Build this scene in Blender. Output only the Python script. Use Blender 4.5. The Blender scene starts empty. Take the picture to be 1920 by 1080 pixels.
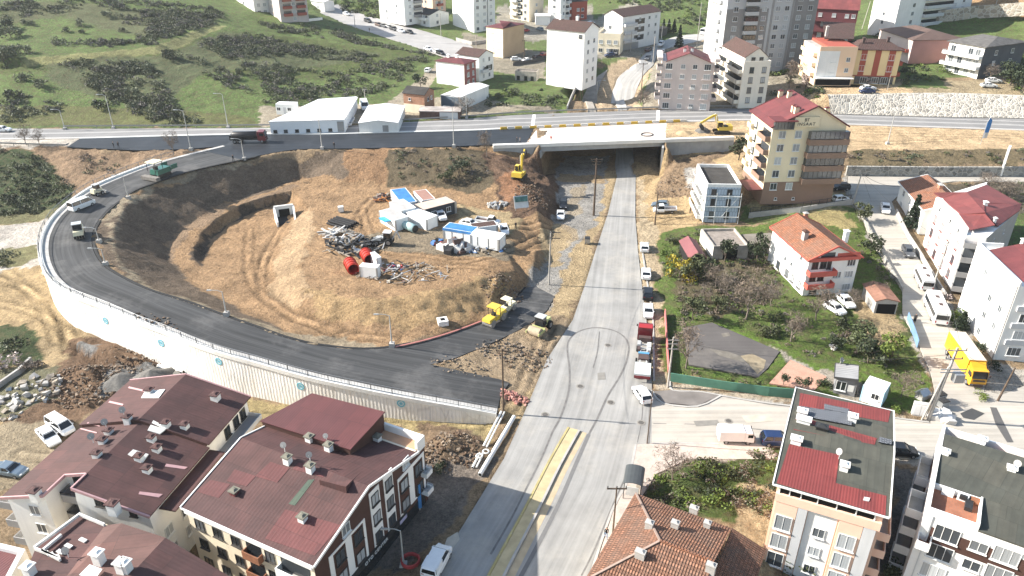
import bpy,bmesh,math,random
import numpy as np
from mathutils import Vector,Matrix
from mathutils.bvhtree import BVHTree
from mathutils.geometry import delaunay_2d_cdt
R=math.radians
rnd=random.Random(7)
SC=bpy.context.scene
COL=SC.collection
F,CH,PITCH=1400.0,66.0,R(28.0)
SP,CP=math.sin(PITCH),math.cos(PITCH)
CAM=Vector((0,0,CH))
def ray(px,py):
 u,v=(px-960)/F,(py-540)/F
 return Vector((u,CP-v*SP,-SP-v*CP))
def P(px,py,h):
 d=ray(px,py)
 return CAM+d*((CH-h)/-d.z)
def proj(p):
 zc=p[1]*CP-(p[2]-CH)*SP
 yc=-p[1]*SP-(p[2]-CH)*CP
 return 960+F*p[0]/zc,540+F*yc/zc
def tag(o,label=None,cat=None,group=None,kind=None):
 if label:o['label']=label
 if cat:o['category']=cat
 if group:o['group']=group
 if kind:o['kind']=kind
 return o
def empty(name,loc,rz=0,label=None,cat=None,group=None):
 o=bpy.data.objects.new(name,None);COL.objects.link(o)
 o.location=loc;o.rotation_euler=(0,0,rz);o.empty_display_size=.3
 return tag(o,label,cat,group)
def link(name,me,parent=None):
 o=bpy.data.objects.new(name,me);COL.objects.link(o)
 if parent is not None:o.parent=parent
 return o
def copy_tree(o,parent=None):
 c=o.copy();COL.objects.link(c)
 if parent is not None:c.parent=parent
 for ch in list(o.children):copy_tree(ch,c)
 return c
class MB:
 """collects boxes, bars, tubes, lofts; build() links them as one mesh object"""
 def __init__(s):s.v=[];s.f=[];s.m=[];s.mats=[];s.smooth=[]
 def mi(s,m):
  if m not in s.mats:s.mats.append(m)
  return s.mats.index(m)
 def add(s,vs,fs,m,smooth=False):
  b=len(s.v);k=s.mi(m);s.v+=[tuple(v)for v in vs]
  for f in fs:s.f.append([b+i for i in f]);s.m.append(k);s.smooth.append(smooth)
  return s
 def box(s,c,d,m,rz=0,taper=1.0,rx=0):
  x,y,z=d[0]/2,d[1]/2,d[2]/2
  M=Matrix.Rotation(rz,3,'Z')@Matrix.Rotation(rx,3,'X')
  vs=[Vector(c)+M@Vector((sx*x*(taper if sz>0 else 1),sy*y*(taper if sz>0 else 1),sz*z))for sz in(-1,1)for sx,sy in((-1,-1),(1,-1),(1,1),(-1,1))]
  return s.add(vs,[(3,2,1,0),(4,5,6,7),(0,1,5,4),(1,2,6,5),(2,3,7,6),(3,0,4,7)],m)
 def prism(s,pts,z0,z1,m,mtop=None):
  n=len(pts)
  f0=(lambda p:z0)if not callable(z0)else z0
  f1=(lambda p:z1)if not callable(z1)else z1
  vs=[(p[0],p[1],f0(p))for p in pts]+[(p[0],p[1],f1(p))for p in pts]
  s.add(vs,[[i,(i+1)%n,n+(i+1)%n,n+i]for i in range(n)]+[list(range(n))[::-1]],m)
  s.add(vs[n:],[list(range(n))],mtop or m)
  return s
 def bar(s,a,b,w,m,h=None,up=(0,0,1)):
  a,b=Vector(a),Vector(b);d=(b-a)
  if d.length<1e-6:return s
  d.normalize();upv=Vector(up)
  if abs(d.dot(upv))>.98:upv=Vector((1,0,0))
  x=d.cross(upv).normalized()*(w/2);y=x.cross(d).normalized()*((h or w)/2)
  vs=[q+i*x+j*y for q in(a,b)for i,j in((-1,-1),(1,-1),(1,1),(-1,1))]
  return s.add(vs,[(0,1,2,3),(7,6,5,4),(0,4,5,1),(1,5,6,2),(2,6,7,3),(3,7,4,0)],m)
 def tube(s,pts,r,m,n=8,cap=True,smooth=True):
  pts=[Vector(p)for p in pts];k=len(pts)
  rs=r if isinstance(r,(list,tuple))else[r]*k
  vs=[];ref=None
  for i,p in enumerate(pts):
   d=(pts[min(i+1,k-1)]-pts[max(i-1,0)]).normalized()
   if ref is None:ref=Vector((0,0,1))if abs(d.z)<.9 else Vector((1,0,0))
   x=d.cross(ref).normalized();y=d.cross(x).normalized();ref=-x.cross(d)if False else ref
   for j in range(n):
    a=2*math.pi*j/n
    vs.append(p+(x*math.cos(a)+y*math.sin(a))*rs[i])
  fs=[[i*n+j,i*n+(j+1)%n,(i+1)*n+(j+1)%n,(i+1)*n+j]for i in range(k-1)for j in range(n)]
  s.add(vs,fs,m,smooth)
  if cap:s.add(vs[:n],[list(range(n))],m);s.add(vs[-n:],[list(range(n))[::-1]],m)
  return s
 def loft(s,secs,m,cap=True,smooth=False):
  n=len(secs[0]);vs=[p for q in secs for p in q]
  fs=[[i*n+j,i*n+(j+1)%n,(i+1)*n+(j+1)%n,(i+1)*n+j]for i in range(len(secs)-1)for j in range(n)]
  s.add(vs,fs,m,smooth)
  if cap:s.add(secs[0],[list(range(n))[::-1]],m);s.add(secs[-1],[list(range(n))],m)
  return s
 def quad(s,pts,m):return s.add(pts,[list(range(len(pts)))],m)
 def mesh(s,name,fix=True):
  me=bpy.data.meshes.new(name)
  me.from_pydata(s.v,[],s.f)
  for m in s.mats:me.materials.append(m)
  me.polygons.foreach_set('material_index',s.m)
  me.polygons.foreach_set('use_smooth',s.smooth)
  if fix:
   bm=bmesh.new();bm.from_mesh(me);bmesh.ops.recalc_face_normals(bm,faces=bm.faces[:]);bm.to_mesh(me);bm.free()
  uvs(me);me.update()
  return me
 def build(s,name,parent=None,fix=True,bevel=0):
  o=link(name,s.mesh(name,fix),parent)
  if bevel:
   b=o.modifiers.new('bevel','BEVEL');b.width=bevel;b.segments=2;b.limit_method='ANGLE'
  return o
def uvs(me):
 """metre UVs per face: u along the horizontal, v up the slope"""
 n=len(me.polygons)
 if not n:return
 nv=len(me.vertices);co=np.empty(nv*3,np.float32);me.vertices.foreach_get('co',co);co=co.reshape(-1,3)
 nr=np.empty(n*3,np.float32);me.polygons.foreach_get('normal',nr);nr=nr.reshape(-1,3)
 tot=np.empty(n,np.int32);me.polygons.foreach_get('loop_total',tot)
 li=np.empty(len(me.loops),np.int32);me.loops.foreach_get('vertex_index',li)
 fi=np.repeat(np.arange(n),tot)
 t=np.stack([-nr[:,1],nr[:,0],np.zeros(n)],1);L=np.linalg.norm(t,axis=1)
 t[L<.02]=(1,0,0);L[L<.02]=1;t/=L[:,None]
 b=np.cross(nr,t)
 p=co[li];uv=np.stack([(p*t[fi]).sum(1),(p*b[fi]).sum(1)],1).astype(np.float32)
 l=me.uv_layers.new(name='UVMap');l.data.foreach_set('uv',uv.ravel())
MATS={}
class NT:
 def __init__(s,name):
  s.m=bpy.data.materials.new(name);s.m.use_nodes=True;s.t=s.m.node_tree
  s.bs=s.t.nodes['Principled BSDF'];s._p=None
 def n(s,typ,**k):
  nd=s.t.nodes.new(typ)
  for a,b in k.items():setattr(nd,a,b)
  return nd
 def l(s,a,b):s.t.links.new(a,b)
 def pos(s):
  if s._p is None:s._p=s.n('ShaderNodeNewGeometry').outputs['Position']
  return s._p
 def uv(s):return s.n('ShaderNodeUVMap').outputs['UV']
 def noise(s,scale,vec=None,detail=4,rough=.55,mapscale=None):
  vec=vec or s.pos()
  if mapscale:
   mp=s.n('ShaderNodeMapping');mp.inputs['Scale'].default_value=mapscale;s.l(vec,mp.inputs[0]);vec=mp.outputs[0]
  nd=s.n('ShaderNodeTexNoise');nd.inputs['Scale'].default_value=scale;nd.inputs['Detail'].default_value=detail
  nd.inputs['Roughness'].default_value=rough;s.l(vec,nd.inputs['Vector']);return nd.outputs['Fac']
 def ramp(s,fac,lo,hi):
  r=s.n('ShaderNodeMapRange');r.inputs[1].default_value=lo;r.inputs[2].default_value=hi
  s.l(fac,r.inputs[0]);return r.outputs[0]
 def mix(s,fac,a,b,mode='MIX'):
  x=s.n('ShaderNodeMix',data_type='RGBA',blend_type=mode)
  for v,k in((fac,0),(a,6),(b,7)):
   if hasattr(v,'is_linked')or isinstance(v,bpy.types.NodeSocket):s.l(v,x.inputs[k])
   elif isinstance(v,(tuple,list)):x.inputs[k].default_value=(*v[:3],1)
   else:x.inputs[k].default_value=v
  return x.outputs[2]
 def math(s,op,a,b=0.):
  x=s.n('ShaderNodeMath',operation=op)
  for i,v in enumerate((a,b)):
   if isinstance(v,bpy.types.NodeSocket):s.l(v,x.inputs[i])
   else:x.inputs[i].default_value=v
  return x.outputs[0]
 def bump(s,h,st,dist=.1):
  b=s.n('ShaderNodeBump');b.inputs['Strength'].default_value=st;b.inputs['Distance'].default_value=dist
  s.l(h,b.inputs['Height']);s.l(b.outputs[0],s.bs.inputs['Normal'])
 def col(s,c):
  if isinstance(c,bpy.types.NodeSocket):s.l(c,s.bs.inputs['Base Color'])
  else:s.bs.inputs['Base Color'].default_value=(*c[:3],1)
 def rough(s,r,spec=.3,metal=0):
  s.bs.inputs['Roughness'].default_value=r;s.bs.inputs['Specular IOR Level'].default_value=spec;s.bs.inputs['Metallic'].default_value=metal
def sh(c,k):return tuple(min(1,x*k)for x in c)
def mat(name,c,k=.75,scale=.6,rough=.8,spec=.3,metal=0,bump=0,fine=0,streak=0):
 """colour varied by two noises; streak = vertical weathering on walls"""
 if name in MATS:return MATS[name]
 t=NT(name);t.rough(rough,spec,metal)
 f=t.ramp(t.noise(scale,detail=5),.35,.68)
 col=t.mix(f,sh(c,k),c)
 if fine:
  f2=t.ramp(t.noise(scale*14,detail=3),.38,.62);col=t.mix(t.math('MULTIPLY',f2,fine),col,sh(c,.45))
 if streak:
  f3=t.ramp(t.noise(1.0,detail=4,mapscale=(1.3,1.3,.12)),.52,.8);col=t.mix(t.math('MULTIPLY',f3,streak),col,sh(c,.5))
 t.col(col)
 if bump:t.bump(t.noise(scale*8,detail=4),bump)
 MATS[name]=t.m;return t.m
def plain(name,c,rough=.6,spec=.4,metal=0):
 if name in MATS:return MATS[name]
 t=NT(name);t.rough(rough,spec,metal)
 t.col(t.mix(t.ramp(t.noise(1.7,detail=3),.3,.7),sh(c,.85),c));MATS[name]=t.m;return t.m
def corr(name,c,pitch=.35,rough=.5,axis=0,k=.8,metal=0.0,st=.6):
 """corrugated / standing seam sheet along the slope"""
 if name in MATS:return MATS[name]
 t=NT(name);t.rough(rough,.4,metal);c=c if c[0]>.7 else sh(c,.85)
 sx=t.n('ShaderNodeSeparateXYZ');t.l(t.uv(),sx.inputs[0])
 w=t.math('SINE',t.math('MULTIPLY',sx.outputs[axis],2*math.pi/pitch))
 col=t.mix(t.ramp(t.noise(.35,detail=6,rough=.65),.38,.66),sh(c,k),c)
 f3=t.ramp(t.noise(1.0,vec=None,detail=4,mapscale=(.5,.5,1.8)),.55,.75)
 col=t.mix(t.math('MULTIPLY',f3,.35),col,sh(c,.6))
 col=t.mix(t.math('MULTIPLY',t.ramp(w,.75,1),.18),col,sh(c,.5))
 bk=t.n('ShaderNodeTexBrick');t.l(t.uv(),bk.inputs['Vector']);bk.inputs['Scale'].default_value=1;bk.inputs['Brick Width'].default_value=1.7;bk.inputs['Row Height'].default_value=4.3;bk.inputs['Mortar Size'].default_value=.035;bk.offset=.37
 bk.inputs['Color1'].default_value=(.84,.86,.88,1);bk.inputs['Color2'].default_value=(1.12,1.05,1.03,1);bk.inputs['Mortar'].default_value=(.72,.72,.72,1);col=t.mix(1.,col,bk.outputs['Color'],'MULTIPLY')
 t.col(col);t.bump(w,st,.04)
 MATS[name]=t.m;return t.m
def tile(name,c,sx=.32,sy=.36,k=.6,rough=.85):
 if name in MATS:return MATS[name]
 t=NT(name);t.rough(rough,.25)
 b=t.n('ShaderNodeTexBrick');t.l(t.uv(),b.inputs['Vector'])
 b.inputs['Scale'].default_value=1;b.inputs['Brick Width'].default_value=sx;b.inputs['Row Height'].default_value=sy
 b.inputs['Mortar Size'].default_value=.035;b.inputs['Mortar Smooth'].default_value=.3;b.offset=.5
 b.inputs['Color1'].default_value=(*c,1);b.inputs['Color2'].default_value=(*sh(c,k),1);b.inputs['Mortar'].default_value=(*sh(c,.3),1)
 col=t.mix(t.math('MULTIPLY',t.ramp(t.noise(.5,detail=6,rough=.7),.4,.7),.55),b.outputs['Color'],(c[0]*.42,c[0]*.34,c[0]*.28))
 t.col(col)
 s2=t.n('ShaderNodeSeparateXYZ');t.l(t.uv(),s2.inputs[0])
 w=t.math('SINE',t.math('MULTIPLY',s2.outputs[0],2*math.pi/sx));t.bump(t.math('SUBTRACT',w,b.outputs['Fac']),.7,.06)
 MATS[name]=t.m;return t.m
def brickm(name,c,mortar,w=.35,h=.2,ms=.03,k=.7):
 if name in MATS:return MATS[name]
 t=NT(name);t.rough(.9,.2)
 b=t.n('ShaderNodeTexBrick');t.l(t.uv(),b.inputs['Vector'])
 b.inputs['Scale'].default_value=1;b.inputs['Brick Width'].default_value=w;b.inputs['Row Height'].default_value=h;b.inputs['Mortar Size'].default_value=ms
 b.inputs['Color1'].default_value=(*c,1);b.inputs['Color2'].default_value=(*sh(c,k),1);b.inputs['Mortar'].default_value=(*mortar,1)
 t.col(t.mix(t.math('MULTIPLY',t.ramp(t.noise(.8,detail=5),.45,.7),.4),b.outputs['Color'],sh(c,.5)))
 t.bump(b.outputs['Fac'],-.5,.05)
 MATS[name]=t.m;return t.m
def stonem(name,c,scale=1.4,mortar=(.5,.47,.42)):
 if name in MATS:return MATS[name]
 t=NT(name);t.rough(.9,.2)
 v=t.n('ShaderNodeTexVoronoi',feature='DISTANCE_TO_EDGE');v.inputs['Scale'].default_value=scale;t.l(t.pos(),v.inputs['Vector'])
 v2=t.n('ShaderNodeTexVoronoi');v2.inputs['Scale'].default_value=scale;t.l(t.pos(),v2.inputs['Vector'])
 s=t.n('ShaderNodeSeparateColor');t.l(v2.outputs['Color'],s.inputs[0])
 col=t.mix(s.outputs[0],sh(c,.55),sh(c,1.15));col=t.mix(t.ramp(v.outputs['Distance'],.02,.1),mortar,col)
 t.col(col);t.bump(t.ramp(v.outputs['Distance'],0,.18),.8,.12)
 MATS[name]=t.m;return t.m
def leafm(name,c,k=.5,spec=.25):
 if name in MATS:return MATS[name]
 t=NT(name);t.rough(.6,spec)
 c=sh(c,.9);oi=t.n('ShaderNodeObjectInfo').outputs['Random']
 col=t.mix(t.ramp(t.noise(1.1,detail=3),.3,.7),sh(c,k),c)
 col=t.mix(t.math('MULTIPLY',t.ramp(t.noise(7,detail=2),.45,.7),.6),col,(c[0]*1.6,c[1]*1.45,c[2]*1.2))
 col=t.mix(t.math('MULTIPLY',oi,.35),col,(c[1]*.9,c[1]*.85,c[2]*.9))
 t.col(col);t.bs.inputs['Subsurface Weight'].default_value=0
 MATS[name]=t.m;return t.m
def cr(pts,n=4):
 """Catmull-Rom through tuples"""
 out=[];k=len(pts)
 for i in range(k-1):
  p0,p1,p2,p3=(pts[max(i-1,0)],pts[i],pts[i+1],pts[min(i+2,k-1)])
  for j in range(n):
   t=j/n
   out.append(tuple(.5*(2*b+(c-a)*t+(2*a-5*b+4*c-d)*t*t+(3*b-a-3*c+d)*t**3)for a,b,c,d in zip(p0,p1,p2,p3)))
 return out+[tuple(pts[-1])]
W=lambda pts:[P(*p)for p in pts]
HH=8.5
FAR_L=W([(-200,240,HH),(0,241,HH),(117,242,HH),(300,241,HH),(480,240,HH),(605,238,HH),(720,232,HH),(855,224,HH),(960,216.5,HH),(1040,213,HH)])
FAR_R=W([(1247,206,HH),(1335,204,HH),(1410,205,HH),(1585,213,HH),(1740,219,HH),(1920,223,HH),(2120,229,HH)])
NEAR_L=W([(-200,263,HH),(0,262,HH),(150,260,HH),(300,256,HH),(480,252,HH),(605,252,HH),(720,249,HH),(880,245,HH),(960,241,HH),(1005,239.5,HH)])
NEAR_R=W([(1247,229,HH),(1320,228,HH),(1410,226,HH),(1590,234,HH),(1740,239,HH),(1920,245,HH),(2120,252,HH)])
OUT_P=[(420,274,8.5),(330,296,8.45),(282,311,8.4),(217,336,8.3),(172,357,8.2),(130,387,8),(105,412,7.9),(91,437,7.8),(86,457,7.7),(86,477,7.5),(92,500,7.3),(107,524,7.1),(140,548,6.8),(210,575,6.4),(270,601,6.1),(322,620,5.8),(375,642,5.4),(425,659,5.1),(480,674,4.7),(580,702,3.9),(670,722,3.2),(755,739,2.5),(855,757,1.6),(932,771,.7)]
OUTER=W(cr(OUT_P,4))
BASE_H=[8.2,8,7.2,6.2,4.8,3,1.6,1.0,.8,.6,.6,.7,.3,-.5,-.9,-1.4,-1.5,-1.6,-1.6,-1.5,-1.3,-1.2,-1.0,-.8]
BASEH=[b[0]for b in cr([(b,)for b in BASE_H],4)]
def offs(line,d):
 """offset to the right of travel"""
 o=[]
 for i,p in enumerate(line):
  t=line[min(i+1,len(line)-1)]-line[max(i-1,0)];n=Vector((t.y,-t.x,0)).normalized()
  o.append(p+n*d)
 return o
WALLBASE=[Vector((p.x,p.y,h))for p,h in zip(offs(OUTER,.45),BASEH)]
IN_P=[(480,293,8.5),(400,310,8.45),(342,324,8.4),(290,342,8.3),(250,357,8.2),(225,375,8),(200,395,7.9),(180,420,7.8),(172,445,7.6),(175,470,7.4),(190,495,7.2),(212,512,7),(250,532,6.6),(285,547,6.3),(350,567,5.8),(425,595,5.1),(480,614,4.6),(530,632,4.1),(580,645,3.6),(620,651,3.2),(660,655,2.9),(705,655,2.5),(742,650,2.2),(792,640,1.8),(855,620,1.2),(905,602,.7),(950,575,.3),(987,539,.1)]
INNER=W(cr(IN_P,4))
PLAT_L=W([(-200,276,HH),(0,272,HH),(125,276,HH),(262,282,HH),(345,280,HH),(420,274,HH)])
V=Vector
DARK_N=W([(480,293,HH),(555,280.5,HH),(655,278.5,HH),(755,276.5,HH),(850,274.5,HH),(925,271.5,HH),(990,270.5,HH)])
SHOUL_R=[P(*q)+V((0,1.6,0))for q in((1247,260,HH),(1300,259,HH),(1372,257.5,HH))]+W([(1440,266,HH),(1590,281,HH),(1750,285,HH),(1920,280,HH),(2120,282,HH)])
V=Vector
LINES=[FAR_L,FAR_R,NEAR_L,NEAR_R,OUTER,WALLBASE,INNER,PLAT_L,DARK_N,SHOUL_R,[V((p.x,p.y-1.35,h))for p,h in((P(1250,260,HH),4.0),(P(1300,259,HH),4.5),(P(1366,257.7,HH),4.7))],[V((p.x,p.y-1.3,h))for p,h in((P(932,272.7,HH),6.9),(P(996,271.2,HH),5.6))],[V((6.6,182,HH)),V((13,217,HH))],[V((7.5,181.5,.1)),V((13.9,219,.8))],[V((39.6,186.5,HH)),V((45.6,217,HH))],[V((38.6,186,.1)),V((44.6,219,.8))]]
PX=[[(330,300,7.6),(250,318,6.5),(190,340,5.6)],[(-100,278,8),(60,280,8),(150,290,7.4),(245,296,7)],[(-100,388,.9),(0,386,.8),(80,383,1),(125,372,2.4)],[(-100,330,4.5),(0,328,4.6),(90,330,4.6),(160,325,5.4)],[(-100,450,.2),(0,450,0),(70,440,.4)],[(-100,560,-.8),(0,560,-.8),(80,555,-.2)],[(-100,700,-1.4),(0,700,-1.4),(120,640,-.8),(200,690,-1.4),(330,720,-1.6),(480,760,-1.6),(600,790,-1.6),(800,800,-1.3),(900,800,-.9)],[(-100,900,-1.8),(100,860,-1.8),(600,900,-1.8),(760,1000,-.5),(800,900,-.6)],[(0,1080,-2),(300,1080,-2),(650,1080,-1),(740,1080,-.4)],[(150,645,.4),(215,655,1.2),(265,672,.6)],[(130,700,.3),(160,690,1.8),(180,720,.6)],[(245,720,0),(285,705,.8),(310,715,.2)],[(200,690,.6),(240,690,.9)],[(810,845,.3),(845,825,1.5),(880,830,.8)],[(250,367,7.9),(225,400,7.5),(212,430,7.3),(212,462,7.1),(228,503,6.7),(275,538,5.9),(345,560,5.2),(425,588,4.4),(480,606,3.9),(540,625,3.4)],[(560,338,2.6),(500,355,2.3),(430,382,1.9),(375,408,1.6),(335,435,1.4),(315,460,1.3),(318,485,1.2),(340,515,1.2),(395,548,1.3),(450,578,1.6),(520,604,2.0)],[(548,358,2.6),(500,368,2.3),(450,385,2.0),(405,410,1.7),(375,440,1.5),(362,465,1.4),(364,488,1.2),(380,502,.6)],[(540,376,.4),(500,386,.1),(460,402,-.2),(425,420,-.3),(392,450,-.3),(378,478,-.1)],[(430,450,-.2),(460,500,.2),(470,550,1.0)],[(520,430,.5),(500,500,.8),(510,560,1.4)],[(560,600,2.1),(600,620,2.1),(640,635,2.2)],[(560,338,3.4),(640,347,3.2),(700,349,3),(760,351,3),(850,354,3.2),(920,368,3.2),(950,395,2.8)],[(590,400,3),(575,450,3.2),(560,500,3.6),(570,545,4.2),(620,560,4.6),(700,562,4.7),(790,560,4.4),(850,540,4),(920,520,3.6),(965,505,3)],[(650,400,3),(650,480,3.2),(750,480,3.2),(850,480,3),(950,470,2.6)],[(540,560,2.4),(575,590,2.6),(610,605,2.6),(700,615,2.5),(735,605,2.6),(800,612,2.3),(860,598,1.8),(915,575,1.2),(960,545,.8),(985,525,.7)],[(600,632,2.4),(660,644,2.6),(730,640,2.2)],[(700,590,3.4),(760,590,3.2),(840,575,3)],[(915,500,4),(935,520,3.8),(955,530,2.2)],[(1005,470,2.2),(1000,500,1.8),(985,517,1)],[(935,300,6.2),(985,310,4.8),(1025,325,3.0)],[(965,345,4.6),(1000,350,4.2),(1030,355,2.2)],[(985,375,4.2),(1010,385,3.8),(1030,385,1.8)],[(975,405,2.8),(1010,410,2.4),(1035,412,.6)],[(900,330,5),(870,325,5.4),(760,318,5.4),(640,318,5.4)],[(1046,330,.05),(1046,370,0),(1042,412,0),(1035,430,.1),(1030,467,0),(1020,507,0),(998,539,.05)],[(1134,335,0),(1134,380,0),(1125,400,0),(1095,442,0),(1070,475,0),(1047,507,0),(1043,540,0),(1026,582,0)],[(1157,330,0),(1140,400,0),(1117,470,0),(1095,540,0),(1074,600,0),(1025,675,0),(985,770,0),(945,860,0),(890,950,0),(810,1080,0),(700,1250,0)],[(1192,330,0),(1191,405,0),(1196,470,0),(1204,540,0),(1212,600,0),(1222,715,0)],[(1192,833,0),(1176,900,0),(1145,960,0),(1105,1080,0),(1060,1250,0)],[(807,684,1.8),(855,671,1.3),(905,651,.8),(960,626,.4),(997,605,.2),(1026,582,0)],[(807,684,1.8),(860,695,1.2),(939,712,.4),(955,718,.3)],[(955,718,.3),(932,771,.7)],[(1232,292,2.4),(1215,320,.8),(1205,350,.1),(1205,400,0)],[(1268,303,4.2),(1310,300,4.6),(1352,297,4.8)],[(1250,335,2.8),(1262,320,3.9),(1300,318,4.2)],[(1225,355,.8),(1265,370,1.4),(1305,385,1.2)],[(1230,400,.3),(1290,415,.5),(1390,412,1.2)],[(1400,385,3.6),(1420,382,4.2),(1500,380,4.6),(1560,372,5),(1600,365,4.4)],[(1405,405,1.6),(1500,395,2.4),(1600,385,3.6)],[(1400,330,7),(1400,290,8)],[(1236,460,.3),(1240,560,.3),(1256,700,.3)],[(1330,470,.8),(1450,480,1),(1460,550,.8)],[(1300,580,.5),(1450,620,.5),(1550,640,.4),(1700,720,.2)],[(1256,716,.1),(1440,742,.1),(1700,782,0)],[(1600,560,.8),(1650,590,.8)],[(1590,308,7.2),(1750,306,7.2),(1920,303,7.2),(2100,303,7.2)],[(1590,329,5),(1750,331,5),(1920,331,5),(2100,333,5)],[(1590,352,4.8),(1690,350,4.8),(1790,338,5),(1920,340,5)],[(1600,377,4.2),(1620,410,3.4),(1632,450,2.6),(1660,495,1.8),(1692,540,1),(1700,600,.6),(1725,652,.3),(1747,705,.1)],[(1671,377,4.2),(1697,442,2.8),(1718,477,2.2),(1735,507,1.8),(1790,590,.8),(1850,690,.2)],[(1780,420,3.2),(1920,420,3.4)],[(1800,380,4),(1920,370,4.4)],[(1900,560,1),(1920,700,0)],[(1750,800,0),(1920,760,0),(2100,760,0)],[(1240,832,0),(1350,838,0),(1440,840,0),(1700,868,0),(1920,890,0)],[(1220,900,0),(1300,880,.2),(1440,860,.2)],[(1200,960,0),(1300,930,.6),(1420,960,-.3)],[(1400,1080,-1),(1440,1000,-1)],[(1680,885,-.2),(1725,885,-.2)],[(1672,935,-2.2),(1715,935,-2.2)],[(1660,1080,-2.6),(1710,1080,-2.6)],[(1460,1090,-2.4),(1600,1090,-2.6)],[(-100,200,11),(0,200,11),(150,200,10.6),(300,205,10.4),(420,215,9.4),(520,222,8.7),(640,222,8.6),(760,214,8.5),(860,206,8.5),(960,200,8.5),(1055,200,8.2)],[(-100,162,14),(0,160,14.2),(150,160,13.6),(300,165,13),(430,175,11.5),(540,190,9.8),(640,190,9),(740,185,8.8),(900,180,8.8),(1050,170,8.8)],[(-100,122,17.6),(20,124,17),(90,121,17.4),(210,110,18),(300,102,18),(370,75,19.4),(430,52,20.5)],[(-100,108,19.4),(40,110,19.2),(200,98,19.6),(290,88,19.8),(350,65,21),(400,48,21.5)],[(380,100,17),(450,118,15),(560,140,11.6),(650,155,10),(740,150,9.4),(800,115,9.6)],[(470,80,17),(560,75,14.8),(640,85,13),(720,92,11.6),(800,103,10.2)],[(-100,50,24),(0,50,24),(150,45,24),(300,35,23.6),(400,20,23.4),(480,30,20)],[(-100,0,30),(0,0,30),(150,0,29),(300,-10,28),(430,-10,25)],[(500,43,18),(580,40,17),(590,20,17.5)],[(600,25,15.6),(650,45,13.8),(720,68,12.2),(790,88,10.6),(830,97,10)],[(650,22,15.2),(730,42,13.4),(800,62,11.8),(900,92,9.9)],[(640,0,18.6),(720,10,16.4),(830,20,14.6),(930,20,14),(1010,20,13.5),(1100,12,14.5),(1200,5,17.5),(1300,5,18.5)],[(860,130,9.4),(960,110,9.6),(1020,80,10.4)],[(1115,100,9.6),(1190,112,8.6)],[(1060,162,8.8),(1110,120,9.2)],[(1087,204,.9),(1090,190,1.8),(1100,162,4),(1120,140,5.8),(1145,122,7.2),(1190,105,8.6),(1232,77,10),(1272,66,11),(1332,60,11.4),(1440,40,13)],[(1184,204,.9),(1188,190,1.8),(1194,170,3.4),(1208,140,5.4),(1226,120,6.8),(1238,97,8.6),(1290,84,9.8),(1335,74,10.4),(1450,60,12)],[(1066,205,8),(1071,187,8.2),(1088,150,8.6),(1105,124,8.8),(1120,114,8.8)],[(1076,205,2.4),(1081,187,3.6),(1097,151,5.6),(1114,126,7.4)],[(1196,203,5),(1198,180,6),(1212,150,7.4)],[(1220,203,8.4),(1225,150,8.8),(1255,110,9.6)],[(1360,198,8.6),(1450,195,8.8),(1500,175,10.5)],[(1556,212,8.7),(1740,217.5,8.7),(1920,221,8.7),(2120,227,8.7)],[(1552,181,13),(1700,178,13.2),(1800,178,13.4),(1920,182,13.4),(2120,186,13.4)],[(1530,163,14),(1700,166,14),(1800,160,14.2),(1920,168,14)],[(1500,140,13),(1700,130,15),(1780,140,15),(1900,150,15)],[(1680,110,16),(1780,100,17.5),(1900,70,21),(1920,60,22)],[(1640,62,19),(1740,60,20),(1850,45,22.5),(1920,40,24)],[(1740,30,24),(1850,22,26),(1920,20,27)],[(1500,60,15),(1600,50,18),(1640,30,20)],[(1450,-5,19),(1650,-5,22.5),(1800,-5,28),(1960,-5,32)],[(1340,150,9.4),(1450,140,11)],[(1340,60,11.4),(1440,100,11)],]
LINES+=[W(l)for l in PX]
LINES+=[[V((-600,180,0)),V((-400,60,-2)),V((-200,20,-2)),V((0,25,-2)),V((60,30,-2)),V((200,20,-3)),V((600,60,-2)),V((600,185,6))],[V((-600,215,9)),V((-600,330,34)),V((-300,420,38)),V((0,450,24)),V((200,430,30)),V((420,380,40)),V((600,330,40)),V((600,225,10))],[V((-900,-150,-4)),V((900,-150,-4))],[V((-1200,900,70)),V((0,1000,50)),V((1200,900,90))]]
def tin():
 vs,hs,es=[],[],[]
 for l in LINES:
  b=len(vs)
  for p in l:vs.append(V((p.x,p.y)));hs.append(p.z)
  es+=[(b+i,b+i+1)for i in range(len(l)-1)]
 ov,oe,of,orv,_,_=delaunay_2d_cdt(vs,es,[],0,1e-3)
 out=[]
 for p,o in zip(ov,orv):
  if o:h=hs[o[0]]
  else:
   best=1e9;h=0
   for a,b in es:
    d=vs[b]-vs[a];L=d.length_squared
    if L<1e-9:continue
    t=max(0,min(1,(p-vs[a]).dot(d)/L));q=(vs[a]+d*t-p).length
    if q<best:best=q;h=hs[a]+(hs[b]-hs[a])*t
  out.append(V((p.x,p.y,h)))
 return out,of
TV,TF=tin()
BV=BVHTree.FromPolygons(TV,TF)
DOWN=V((0,0,-1))
def hq(x,y):
 r=BV.ray_cast(V((x,y,300)),DOWN)
 return r[0].z if r[0]is not None else 0.
def G(px,py):
 """photo pixel -> point on the ground"""
 r=BV.ray_cast(CAM,ray(px,py).normalized())
 return r[0]if r[0]is not None else P(px,py,0)
def GL(pts):return[G(*p)for p in pts]
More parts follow.
